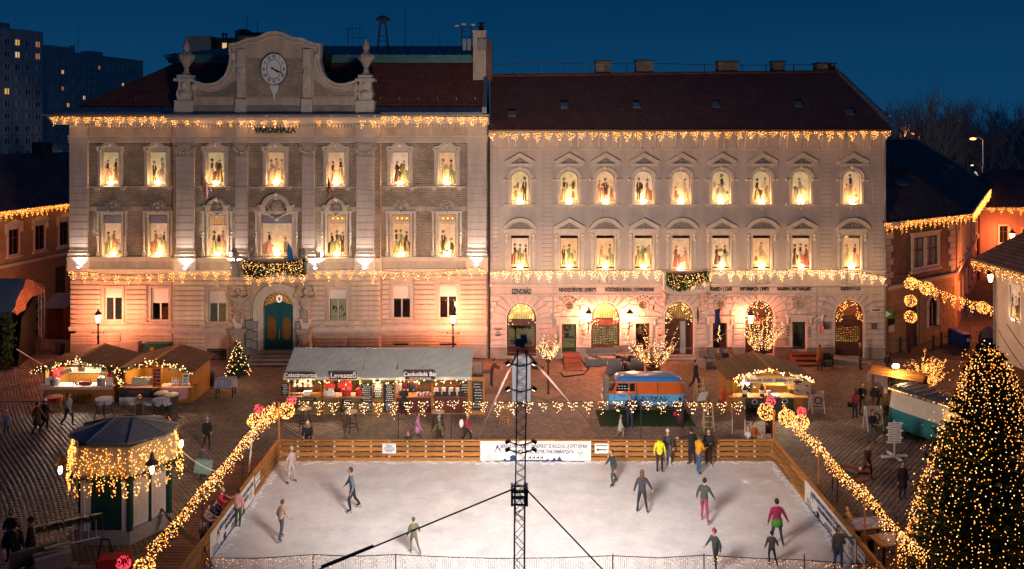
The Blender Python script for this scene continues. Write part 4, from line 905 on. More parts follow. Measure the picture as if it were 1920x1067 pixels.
m_.polyY([(2*cxg-a,b) for a,b in reversed([gp(*q) for q in((225,635),(592,635),(592,480),(560,500),(500,545),(420,580),(340,590),(262,575),(235,575))])],GY-.02,GY)
m_.bd('gable_brickwork',brickm,TH)
m_=MB();a,b=gp(205,790),gp(1670,715);m_.box(a[0],b[0],GY-.12,GY+.5,a[1]-.15,b[1]);m_.bd('gable_plinth',trd,TH)
for sx0 in(640,1232):
 x_,_=gp(sx0,0);zt_=gp(0,205)[1];m_=MB();zb_=gp(0,790)[1];w2=.26
 m_.box(x_-w2,x_+w2,GY-.20,GY,gp(0,640)[1],zt_);m_.box(x_-.36,x_+.36,GY-.28,GY,zb_,gp(0,650)[1]);m_.box(x_-.31,x_+.31,GY-.26,GY,gp(0,355)[1],gp(0,325)[1]);m_.box(x_-.30,x_+.30,GY-.25,GY,gp(0,290)[1],gp(0,280)[1])
 m_.ball((x_,GY-.20,gp(0,400)[1]),.26,8,6,(1,.45,1.0));m_.ball((x_,GY-.2,gp(0,465)[1]),.14,6,5,(1,.5,1.8))
 for q in(-.14,0,.14):m_.box(x_+q-.03,x_+q+.03,GY-.225,GY-.2,gp(0,270)[1],gp(0,215)[1])
 frc(m_,x_-.17,x_+.17,gp(0,630)[1],gp(0,500)[1],GY-.225,GY-.2,.035);m_.bd('gable_pilaster',trim,TH)
for sx0 in(127,1752):
 x_,_=gp(sx0,0);yc=GY+.3;zz=lambda q:gp(0,q)[1]
 m_=MB();m_.box(x_-.60,x_+.60,yc-.55,yc+.5,zz(795)-.1,zz(665));
 m_.lathe([(.62,0),(.62,zz(640)-zz(660)),(.70,zz(600)-zz(660)),(.58,zz(560)-zz(660)),(.52,zz(500)-zz(660)),(.54,zz(492)-zz(660))],(x_,yc-.03,zz(660)),4,a0=PI/4)
 m_.box(x_-.62,x_+.62,yc-.62,yc+.55,zz(492),zz(468));m_.box(x_-.46,x_+.46,yc-.46,yc+.4,zz(468),zz(436));m_.ball((x_,yc-.58,zz(610)),.3,8,5,(1,.5,.8));m_.ball((x_,yc-.5,zz(530)),.17,6,5,(1.2,.5,1.4))
 m_.bd('gable_pedestal',trim,TH)
 m_=MB();s_=.0204;m_.lathe([(.34,0),(.2,.22),(.16,.35),(.22,.38),(.12,.45),(.24,.65),(.42,.95),(.47,1.15),(.40,1.35),(.25,1.5),(.15,1.6),(.24,1.75),(.22,2.0),(.12,2.2),(.05,2.35),(.02,2.5)],(x_,yc-.03,zz(436)),12)
 for q in range(6):t=q*PI/3;m_.ball((x_+.42*math.cos(t),yc+.42*math.sin(t),zz(436)+1.2),.13,6,4,(1,1,1.6))
 m_.bd('urn',rlf,TH,smooth=True)
ck_c=gp(935,385);rx,rz=.83,1.005;m_=MB();m_.polyY(arc(ck_c[0],ck_c[1],rx,rz,0,360,40)[:-1],GY-.16,GY);m_.polyY([(ck_c[0]-.30,ck_c[1]-.98),(ck_c[0]-.22,ck_c[1]-1.35),(ck_c[0]-.06,ck_c[1]-1.62),(ck_c[0]-.05,ck_c[1]-1.95),(ck_c[0]+.05,ck_c[1]-1.95),(ck_c[0]+.06,ck_c[1]-1.62),(ck_c[0]+.22,ck_c[1]-1.35),(ck_c[0]+.30,ck_c[1]-.98)],GY-.10,GY)
clk=m_.bd('clock',mat('clock_white',(.85,.87,.88),.5,var=.08),TH)
m_=MB();m_.strip(arc(ck_c[0],ck_c[1],rx,rz,0,360,40),arc(ck_c[0],ck_c[1],rx+.05,rz+.05,0,360,40),GY-.2,GY-.02);m_.bd('clock_rim',zinc,clk)
m_=MB();m_.strip(arc(ck_c[0],ck_c[1],rx*.54,rz*.62,0,360,36),arc(ck_c[0],ck_c[1],rx*.58,rz*.66,0,360,36),GY-.17,GY-.155);m_.bd('minute_ring',blp,clk)
for n,s in enumerate(('XII','I','II','III','IIII','V','VI','VII','VIII','IX','X','XI')):
 t=PI/2-n*PI/6;text(s,.30,(ck_c[0]+rx*.79*math.cos(t),GY-.165,ck_c[1]+rz*.82*math.sin(t)),blp,clk,.012,(PI/2,-(t-PI/2) if False else 0,0),'numeral',sx=.62,bold=.004)
m_=MB()
for ang,L,w_ in((math.radians(-24),.70,.04),(math.radians(-35),.45,.055)):
 d=V((math.cos(ang),0,math.sin(ang)));n_=V((-d.z,0,d.x));c=V((ck_c[0],GY-.20,ck_c[1]));p_=[c-d*.2-n_*w_,c+d*L*.55-n_*w_*.9,c+d*L*1.05,c+d*L*.55+n_*w_*.9,c-d*.2+n_*w_]
 m_.polyY([(a.x,a.z) for a in p_],GY-.21 if L>.5 else GY-.19,GY-.20 if L>.5 else GY-.18)
m_.bd('clock_hands',blp,clk)
text('VÁROSHÁZA',.62,(fx(515.5,YR-.1),YR-.13,fz(243.5,YR)),mat('dark_letters',(.03,.045,.045),.5,var=0),TH,.06,bold=.02,fit=fx(555,YR)-fx(476,YR))
eY=YF-1.02;eZ=15+(246-211)/F*eY;kY,kZ=58.5,19.8;xl,xr=fx(100,eY),fx(905,YF);xk=fx(330,kY)
m_=MB();m_.face([(xl+1.1,eY+.7,eZ+.42),(xr,eY+.7,eZ+.42),(xr,kY,kZ),(xk,kY,kZ)]);m_.face([(xl+1.1,eY+.7,eZ+.42),(xk,kY,kZ),(xk,kY+10,kZ),(xl+1.1,kY+14,eZ+.42)]);m_.face([(xk,kY+10,kZ),(xr,kY+10,kZ),(xr,kY+14,eZ),(xl+1.1,kY+14,eZ+.42)])
rf=m_.bd('roof',rooft,TH)
m_=MB();m_.raw([(xl,eY,eZ),(xr,eY,eZ),(xr,eY+.75,eZ+.40),(xl+1.1,eY+.75,eZ+.40),(xl,eY,eZ-.12),(xr,eY,eZ-.12),(xl+1.1,kY+14,eZ+.4),(xl,kY+14,eZ)],[(0,1,2,3),(0,4,5,1),(0,3,6,7)]);m_.bd('eaves_flashing',zinc,rf)
sm=MB();
for i in range(31):a=lerp(xl+.8,xr-.3,i/30);sm.cbox((a,eY+.36,eZ+.22),(.03,.82,.05),rx=math.atan2(.4,.75))
for i in range(20):a=lerp(xl+3.5,xr-.5,i/19);sm.cbox((a,eY+1.2,eZ+.90),(.04,.04,.3))
sm.bd('seam',zinc,rf,kind='stuff')
m_=MB();x2,x3=fx(310,kY),fx(903,kY)
for q,(dy,z0,z1) in enumerate(((-.05,kZ-.02,kZ+.16),(-.16,kZ+.16,kZ+.34),(-.32,kZ+.34,kZ+.50))):m_.box(x2+.1*(2-q),x3,kY+dy,kY+10,z0+.002*q,z1)
m_.bd('copper_cornice',copper,rf)
m_=MB();tZ=kZ+.50;m_.raw([(x2-.05,kY-.4,tZ),(x3,kY-.4,tZ),(x3,kY+4.6,tZ+1.12),(x2+4.2,kY+4.6,tZ+1.12),(x3,kY+10,tZ),(x2-.05,kY+10,tZ)],[(0,1,2,3),(0,3,5),(2,4,5,3)]);m_.bd('copper_roof',copper,rf)
sm=MB()
for i in range(34):
 a=lerp(x2+.6,x3-.2,i/33);t=min(1,max(.12,(a-x2)/4.2));sm.tube((a,kY-.4,tZ+.03),(a+.0,kY-.4+5*t,tZ+.03+1.12*t),.035,n=4)
sm.bd('copper_seam',copper,rf,kind='stuff')
m_=MB();a=fx(718,56.0);m_.raw([(fx(713,56.2),56.2,fz(193,56.2)),(fx(731,56.2),56.2,fz(193,56.2)),(fx(731,56.9),56.9,fz(178,56.9)),(fx(716,56.9),56.9,fz(178,56.9)),(fx(713,56.2),56.2,fz(190,56.2)),(fx(731,56.2),56.2,fz(190,56.2)),(fx(731,56.9),56.7,fz(174,56.9)),(fx(716,56.9),56.7,fz(174,56.9))],[(0,1,5,4),(1,2,6,5),(2,3,7,6),(3,0,4,7),(4,5,6,7)]);m_.bd('skylight',zinc,rf)
m_=MB();m_.raw([(fx(600,55.5),55.5,fz(98,55.5)),(fx(624,58.2),58.2,fz(103,58.2)),(fx(615,58.2),58.2,fz(158,58.2)),(fx(600,55.5),55.5,fz(155,55.5))],[(0,1,2,3)])
m_.box(fx(440,55.5),fx(598,55.5),55.5,58.4,fz(130,55.5),fz(97,55.5));m_.bd('gable_back_roof',dark,rf)
m_=MB();c0,c1=fx(887,57),fx(911,57);m_.box(c0,c1,57,58.2,fz(150,57),fz(58,57));m_.box(c0-.05,c1+.05,56.95,58.25,fz(60,57),fz(57,57));ch=m_.bd('chimney',pla,rf)
m_=MB();m_.lathe([(.16,0),(.16,.22),(.26,.3),(.26,.34),(.1,.35),(.1,.5),(.22,.5),(.20,.6)],((c0+c1)/2+.1,57.5,fz(57,57)),8);m_.bd('chimney_cowl',dark,ch)
MB().box(c1+.002,c1+.42,57.1,58.6,fz(150,57),fz(75,57)).bd('brick_stack',brickd,rf)
m_=MB();xw=fx(911,YF);m_.raw([(xw-.22,eY+.1,eZ-.1),(xw+.08,eY+.1,eZ-.1),(xw+.08,eY+.1,eZ+.35),(xw-.22,eY+.1,eZ+.35),(xw-.22,kY+1,kZ-.2),(xw+.08,kY+1,kZ-.2),(xw+.08,kY+1,kZ+1.0),(xw-.22,kY+1,kZ+1.0)],[(0,1,2,3),(1,5,6,2),(3,2,6,7),(0,3,7,4),(4,7,6,5),(0,4,5,1)]);m_.bd('party_wall',zinc,rf)
m_=MB();xp=fx(915.5,YF-.1);m_.tube((xp,YF-.12,.1),(xp,YF-.12,Z(222)),.06,n=8)
for q in range(6):m_.tube((xp,YF-.12,1.5+q*2.3),(xp,YF-.12,1.62+q*2.3),.075,n=8)
m_.bd('downpipe',mat('pipe_brown',(.10,.06,.05),.5,.3),TH)
for i,(px,py,Y) in enumerate(((148,503,YF),(347,505,YR),(437,504,YR),(591,505,YR),(683,505,YR),(893,499,YF))):
 x_=fx(px,Y-.55);z_=fz(py,Y-.55);t=thg('uplight',['cool white uplight at the far left pilaster of the town hall','cool white uplight under the pilaster left of the balcony greenery','uplight tucked against the left balcony pier','uplight tucked against the right balcony pier','cool white uplight below the wide pilaster right of the balcony','cool white uplight beside the downpipe at the right end of the town hall'][i],'floodlight',(x_,Y-.55,z_),group='uplights on the town hall string course')
 m_=MB();m_.cbox((0,0,0),(.26,.14,.12),rx=-.3);m_.box(-.03,.03,.0,.5,-.1,-.05);m_.bd('housing',stl,t,rel=True);m_=MB();m_.ball((0,-.02,.07),.12,8,4,(1.1,.8,.5));m_.bd('lens',FLOODW,t,rel=True)
 lmp('beam',(x_,Y-.50,z_+.12),520,(1.0,.80,.66),t,.06,'SPOT',(x_,Y-.12,z_+7),120,.9)
GB=thg('gallery_building','long pale three storey building with arched shop windows and pedimented windows','building',(X(1290),YF,0))
WC=[975,1067,1135,1207,1277,1352,1428,1502,1597]
xL,xR=X(919),X(1660)
u2={p:(X(p-17),X(p+17),Z(382),Z(320)) for p in WC};l2={p:(X(p-17),X(p+17),Z(504),Z(441)) for p in WC}
l2[1277]=(X(1260),X(1294),Z(508),Z(441))
AR=[(978,27.5,568,599,668),(1135,27,567,597,664),(1273,27,565,596,676),(1423.5,27,563,594,664),(1592,27,562,593,668)]
DO=[(1067,13.5,607,667),(1205,13.5,606,660),(1349.5,13.5,605,660),(1498,13,603,659)]
OC=[(1067,572),(1205,571),(1349.5,569),(1497.5,569)]
gz=Z(532)
m_=MB();wall_holes(m_,xL,xR,gz,Z(240),YF,list(u2.values())+list(l2.values()),.30)
for p in WC:a,b,c,d=u2[p];spandrel(m_,(a+b)/2,(b-a)/2,d-(b-a)/2*.9,(b-a)/2*.9,d,YF,.29)
m_.box(xR-.3,xR,YF+.01,YF+12,-.2,Z(240));m_.box(xL,xR,YF+11.8,YF+12,-.2,Z(240));m_.box(xL+.1,xR-.3,YF+.9,YF+1.0,-.2,Z(245));m_.bd('wall',pl2,GB)
m_=MB();ah=[(X(c-r),X(c+r),-.2 if i in(2,) else Z(b),Z(t_)) for i,(c,r,t_,s_,b) in enumerate(AR)];dh=[(X(c-r),X(c+r),Z(b),Z(t_)) for c,r,t_,b in DO]
oh=[(X(c)-.28,X(c)+.28,Z(d)-.28,Z(d)+.28) for c,d in OC]
wall_holes(m_,xL,xR,-.2,gz,YF,ah+dh+oh,.30)
for(c,r,t_,s_,b) in AR:spandrel(m_,X(c),X(c+r)-X(c),Z(s_),Z(t_)-Z(s_),Z(t_),YF,.29)
for c,d in OC:
 for q in range(4):
  A=arc(X(c),Z(d),.28,.28,90*q,90*q+90,6);k=[(X(c)+s1*.281,Z(d)+s2*.281) for s1,s2 in((1,1),(-1,1),(-1,-1),(1,-1))][q];m_.polyY([k]+list(reversed(A))[::-1][::1],YF-.001,YF+.25)
m_.bd('lower_wall',pl2,GB)
def run2(name,segs,z0,z1,out,mt=trim,steps=1):
 for a,b in segs:
  m=MB()
  for q in range(steps):m.box(X(a),X(b),YF-out*(q+1)/steps,YF+.02,z0+(z1-z0)*q/steps+.0015*q,z0+(z1-z0)*(q+1)/steps)
  m.bd(name,mt,GB)
run2('sill_string',((935,1016),(1036,1537),(1560,1636)),Z(388),Z(385.5),.04,pl2)
run2('parapet_band',((919,1660),),Z(532),Z(509),.12,pl2)
run2('parapet_cap',((919,1660),),Z(509.0)+.002,Z(506),.20,trim)
run2('string_course',((918,1241),(1321,1661)),Z(537.5),Z(532)-.002,.30,trim,3)
run2('lettering_band',((922,1036),(1038,1241),(1321,1530),(1532,1657)),Z(551),Z(538),.07,pl2)
run2('lettering_moulding',((922,1241),(1321,1657)),Z(553.5),Z(551.5),.13,trim)
run2('plinth',((920,950),(1006,1052),(1081,1107),(1163,1190),(1219,1245),(1301,1335),(1364,1396),(1451,1484),(1512,1564),(1620,1659)),-.1,Z(650),.14,trd)
run2('plinth_cap',((920,950),(1006,1052),(1081,1107),(1163,1190),(1219,1245),(1301,1335),(1364,1396),(1451,1484),(1512,1564),(1620,1659)),Z(650)+.002,Z(648),.18,trim)
run2('frieze_moulding',((919,1661),),Z(281),Z(278.5),.08,trim)
run2('cornice',((917,1664),),Z(249),Z(244.5),.80,trim,3)
bk=MB()
for i in range(38):
 p=928+i*19.5+(6 if i%2 else 0);x_=X(p);bk.box(x_-.08,x_+.08,YF-.35,YF-.002,Z(262),Z(249)-.004);bk.box(x_-.06,x_+.06,YF-.16,YF-.002,Z(278),Z(262)-.002);bk.ball((x_,YF-.14,Z(277)),.08,5,3)
bk.bd('brackets',trim,GB,kind='stuff')
def gsp(k,a,b):
 zc_=(a+b)/2;out=[];cur=xL+.05
 bl_=[]
 for(c,r,t_,s_,bb) in AR:
  rr=X(c+r)-X(c)
  if zc_<Z(s_):bl_.append((X(c)-rr-.04,X(c)+rr+.04))
  else:
   R_=rr+.95;dz=(zc_-Z(s_))*.98
   if dz<R_:w_=math.sqrt(R_*R_-dz*dz);bl_.append((X(c)-w_,X(c)+w_))
 for c,r,t_,bb in DO:
  if zc_<Z(t_)+.55:bl_.append((X(c-r)-.42,X(c+r)+.42))
 for c,d in OC:
  dz=abs(zc_-Z(d))
  if dz<.85:w_=math.sqrt(.85**2-dz*dz);bl_.append((X(c)-w_,X(c)+w_))
 bl_+=[(X(1036),X(1038)),(X(1530),X(1532))]
 for h0,h1 in sorted(bl_):
  if h0>cur:out.append((cur,h0-.02))
  cur=max(cur,h1+.02)
 out.append((cur,xR-.05));return out
crs(GB,gsp,Z(648)+.02,Z(554),YF,9,pl2,'stone_course',.10,.06)
def voussoirs(cx,cz,r0,r1,a0,a1,n,mt=pl2,ztop=99):
 for i in range(n):
  t0=a0+(a1-a0)*(i+.09)/n;t1=a0+(a1-a0)*(i+.91)/n;A=arc(cx,cz,r0,r0,t0,t1,2);B=[(a,min(b,ztop)) for a,b in arc(cx,cz,r1,r1,t1,t0,2)]
  m=MB();m.polyY(A+B,YF-.085,YF+.0);m.bd('voussoir',mt,GB)
for(c,r,t_,s_,bb) in AR:
 rr=X(c+r)-X(c);voussoirs(X(c),Z(s_),rr+.16,rr+.93,0,180,11,ztop=Z(554));m=MB();m.strip([(X(c)-rr,Z(bb)+.3)]+arc(X(c),Z(s_),rr,Z(t_)-Z(s_),180,0,18)+[(X(c)+rr,Z(bb)+.3)],[(X(c)-rr-.11,Z(bb)+.3)]+arc(X(c),Z(s_),rr+.11,Z(t_)-Z(s_)+.11,180,0,18)+[(X(c)+rr+.11,Z(bb)+.3)],YF-.09,YF);m.bd('arch_moulding',trim,GB)
for c,d in OC:
 voussoirs(X(c),Z(d),.42,.80,0,360,10);m=MB();m.strip(arc(X(c),Z(d),.26,.26,0,360,20),arc(X(c),Z(d),.40,.40,0,360,20),YF-.12,YF)
 for q in range(5):t=PI*(.2+.15*q);m.ball((X(c)+.52*math.cos(t),YF-.1,Z(d)+.52*math.sin(t)+.05),.11,6,4)
 ro=m.bd('oculus_ring',rlf,GB);MB().polyY(arc(X(c),Z(d),.29,.29,0,360,18)[:-1],YF+.12,YF+.14).bd('oculus_pane',mat('oculus_%d'%(c>1300),(.25,.12,.05),.3,var=.6,scale=6,emit=(1,.6,.3),es=.2 if c!=1205 else.03,ne=True),ro)
 m=MB();m.box(X(c)-.27,X(c)+.27,YF+.08,YF+.11,Z(d)-.015,Z(d)+.015);m.box(X(c)-.015,X(c)+.015,YF+.08,YF+.11,Z(d)-.27,Z(d)+.27);m.bd('oculus_bar',wdd,ro)
qm={}
for a,b in((920,935),(1016,1036),(1537,1560),(1636,1658)):
 n=27;z0,z1=Z(506)+.01,Z(281)-.01;h=(z1-z0)/n;w2=(X(b)-X(a))/2
 key=round(w2,2);me=qm.get(key)
 if me is None:
  t_=MB();t_.box(-w2,w2,-.045,0,-h/2+.018,h/2-.018);me=t_.mesh('quoin',pl2);qm[key]=me
 for k in range(n):
  o=bpy.data.objects.new('quoin',me);C.objects.link(o);o.parent=GB;o.location=V(((X(a)+X(b))/2,YF-.001+R.uniform(-.003,.003),z0+(k+.5)*h))-wloc(GB)
def pediment(m,cx,w_,z,hgt,kind,Y=YF):
 if kind=='tri':
  A=[(cx-w_,z),(cx,z+hgt),(cx+w_,z)];B=[(cx-w_+.33,z+.02),(cx,z+hgt-.19),(cx+w_-.33,z+.02)]
  m.polyY([(cx-w_,z+.12),(cx-w_,z+.02),(cx-w_+.32,z+.02),(cx,z+hgt-.20),(cx+w_-.32,z+.02),(cx+w_,z+.02),(cx+w_,z+.12),(cx,z+hgt+.05)],Y-.34,Y)
  m.polyY([(cx-w_,z+.17),(cx-w_,z+.125),(cx,z+hgt+.055),(cx+w_,z+.125),(cx+w_,z+.17),(cx,z+hgt+.10)],Y-.42,Y)
 else:
  R_=(w_*w_+hgt*hgt)/(2*hgt);a=math.degrees(math.asin(w_/R_));zc_=z+hgt-R_
  m.strip(arc(cx,zc_,R_-.15,R_-.15,90+a,90-a,14),arc(cx,zc_,R_+.05,R_+.05,90+a,90-a,14),Y-.34,Y);m.strip(arc(cx,zc_,R_+.055,R_+.055,90+a,90-a,14),arc(cx,zc_,R_+.10,R_+.10,90+a,90-a,14),Y-.42,Y)
 m.box(cx-w_,cx+w_,Y-.34,Y,z-.09,z+.015);m.box(cx-w_+.1,cx+w_-.1,Y-.20,Y,z-.17,z-.092)
for i,p in enumerate(WC):
 x0,x1,z0,z1=u2[p];cx=(x0+x1)/2;s=MB();r_=(x1-x0)/2;zsp=z1-r_*.9
 s.strip([(x0,z0)]+arc(cx,zsp,r_,r_*.9,180,0,14)+[(x1,z0)],[(x0-.16,z0)]+arc(cx,zsp,r_+.16,r_*.9+.16,180,0,14)+[(x1+.16,z0)],YF-.10,YF)
 s.strip(arc(cx,zsp,r_+.16,r_*.9+.16,180,0,14),arc(cx,zsp,r_+.26,r_*.9+.26,180,0,14),YF-.17,YF)
 for q in(-1,1):s.box(cx+q*(r_+.24)-.17,cx+q*(r_+.24)+.17,YF-.2,YF,zsp-.12,zsp-.02);s.ball((cx+q*(r_+.40),YF-.14,zsp-.04),.10,6,4);s.ball((cx+q*(r_+.14),YF-.14,zsp-.04),.10,6,4)
 s.ball((cx,YF-.16,z1+.22),.13,6,4);s.box(x0-.45,x1+.45,YF-.24,YF,z0-.11,z0-.0);s.box(x0-.3,x1+.3,YF-.12,YF,z0-.2,z0-.112)
 for q in(-.28,0,.28):s.ball((cx+q,YF-.06,z0-.30+abs(q)*.3),.10 if q==0 else.06,6,4,(1.4,.6,1.3))
 s.bd('window_surround',trim,GB)
 m=MB();pediment(m,cx,.97,Z(306.5),.62,'tri');pd=m.bd('pediment',trim,GB);m=MB();m.polyY([(cx-.66,Z(306)+.02),(cx+.66,Z(306)+.02),(cx,Z(306)+.44)],YF-.05,YF)
 m.ball((cx,YF-.08,Z(302)),.14,7,5,(1,.6,1.2));
 for q in(-.38,-.22,.22,.38):m.ball((cx+q,YF-.07,Z(306)+.11),.07,6,4,(1.5,.6,1))
 m.bd('tympanum_carving',rlf,pd)
 f_=MB();frc(f_,x0,x1,z0,z1,YF+.16,YF+.22,.05);wf=f_.bd('window',wdd,GB)
 m=MB();m.box(cx-.02,cx+.02,YF+.165,YF+.185,z0+.05,z1-.05);m.box(x0+.05,x1-.05,YF+.165,YF+.185,zsp-.06,zsp-.02);m.bd('mullion',wdd,wf)
 plate(wf,x0+.03,x1-.03,z0+.06,z1-.05,YF+.155,300+i,arched=r_*.86,paper=i%2+(0 if i%3 else 1));flood(wf,cx,z0,YF+.06,15)
 m=MB();m.box(x0+.05,x1-.05,YF+.20,YF+.205,z0+.05,z1-.05);m.bd('glass',gls,wf)
for i,p in enumerate(WC):
 x0,x1,z0,z1=l2[p];cx=(x0+x1)/2;s=MB()
 for q,(a,b) in enumerate(((x0-.12,x0),(x1,x1+.12))):s.box(a,b,YF-.10,YF,z0,z1+.12)
 s.box(x0-.12,x1+.12,YF-.11,YF,z1+.0,z1+.12)
 for a in(x0-.27,x1+.27):s.box(a-.10,a+.10,YF-.07,YF,z0,z1-.35);s.lathe([(.06,0),(.13,.1),(.09,.3),(.14,.45),(.10,.5)],(a,YF-.10,z1-.36),8)
 s.box(x0-.42,x1+.42,YF-.16,YF,z1+.122,z1+.46);s.box(x0-.1,x1+.1,YF-.18,YF,z1+.2,z1+.36)
 s.box(x0-.3,x1+.3,YF-.18,YF,z0-.06,z0) if p!=1277 else None
 s.bd('window_surround',trim,GB)
 kd='arc' if i in(0,2,4,6,8) else 'tri';m=MB();pediment(m,cx,1.02,Z(428),.62,kd);pd=m.bd('pediment',trim,GB);m=MB()
 m.polyY([(cx-.68,Z(428)+.02),(cx+.68,Z(428)+.02)]+([(cx,Z(428)+.44)] if kd=='tri' else[(cx+.5,Z(428)+.28),(cx,Z(428)+.44),(cx-.5,Z(428)+.28)]),YF-.06,YF)
 m.ball((cx,YF-.1,Z(423)),.13,7,5,(1,.6,1.4))
 for q in(-.45,-.28,.28,.45):m.ball((cx+q,YF-.09,Z(427)+.10+.1*(.5-abs(q))),.08,6,4,(1.5,.6,1))
 m.bd('tympanum_carving',rlf,pd)
 f_=MB();frc(f_,x0,x1,z0,z1,YF+.16,YF+.22,.05);wf=f_.bd('window',wdd,GB);m=MB();m.box(cx-.02,cx+.02,YF+.17,YF+.19,z0+.05,z1-.05);m.box(x0+.05,x1-.05,YF+.17,YF+.19,z0+1.35,z0+1.41);m.bd('mullion',wdd,wf)
 plate(wf,x0+.04,x1-.04,z0+.12,z1-.22,YF+.15,400+i);flood(wf,cx,z0+.02,YF+.05,14)
 m=MB();m.box(x0+.05,x1-.05,YF+.20,YF+.205,z0+.05,z1-.05);m.bd('glass',gls,wf)
for p in(975,1135,1428,1597):
 m=MB();m.box(X(p-19),X(p+19),YF-.02,YF+.0,Z(530),Z(511));m.bd('baluster_niche',trd,GB)
 for q in range(5):a=X(p-15+q*7.5);MB().lathe([(.09,0),(.06,.07),(.12,.26),(.05,.46),(.09,.58),(.09,.64)],(a,YF-.14,Z(530)),7).bd('baluster',trim,GB)
lb=mat('black_letters',(.012,.011,.012),.5,var=0)
for s,px,py,sz,fw in(('SZINDBÁD',978,546.5,.40,37),('RENDEZVÉNYEK | EVENTS',1083,543.5,.285,70),('KÖZÖSSÉGI IRODA | COWORKING',1180,543,.285,91),('KÁVÉZÓ | CAFE',1351.5,542,.285,41),('INFORMÁCIÓ | INFO',1414,541.5,.285,54),('GALÉRIA | ART GALLERY',1488.5,541,.285,65),('ESERNYŐS',1594,539.5,.40,37)):
 text(s,sz*1.15,(X(px),YF-.085,Z(py)),lb,GB,.02,bold=.016,fit=fw*YF/F)
shopw=mat('shop_wood',(.09,.035,.022),.5,var=.4,scale=3);shopg=mat('shop_gold_room',(.5,.42,.12),.8,var=.8,scale=2.5,emit=(.95,.66,.2),es=.5,ne=True)
shopr=mat('shop_red_room',(.22,.06,.03),.8,var=.8,scale=3.5,emit=(.9,.2,.06),es=.10,ne=True);shopd=mat('shop_dark_room',(.05,.025,.015),.8,var=.6,scale=3,emit=(.5,.3,.08),es=.06,ne=True)
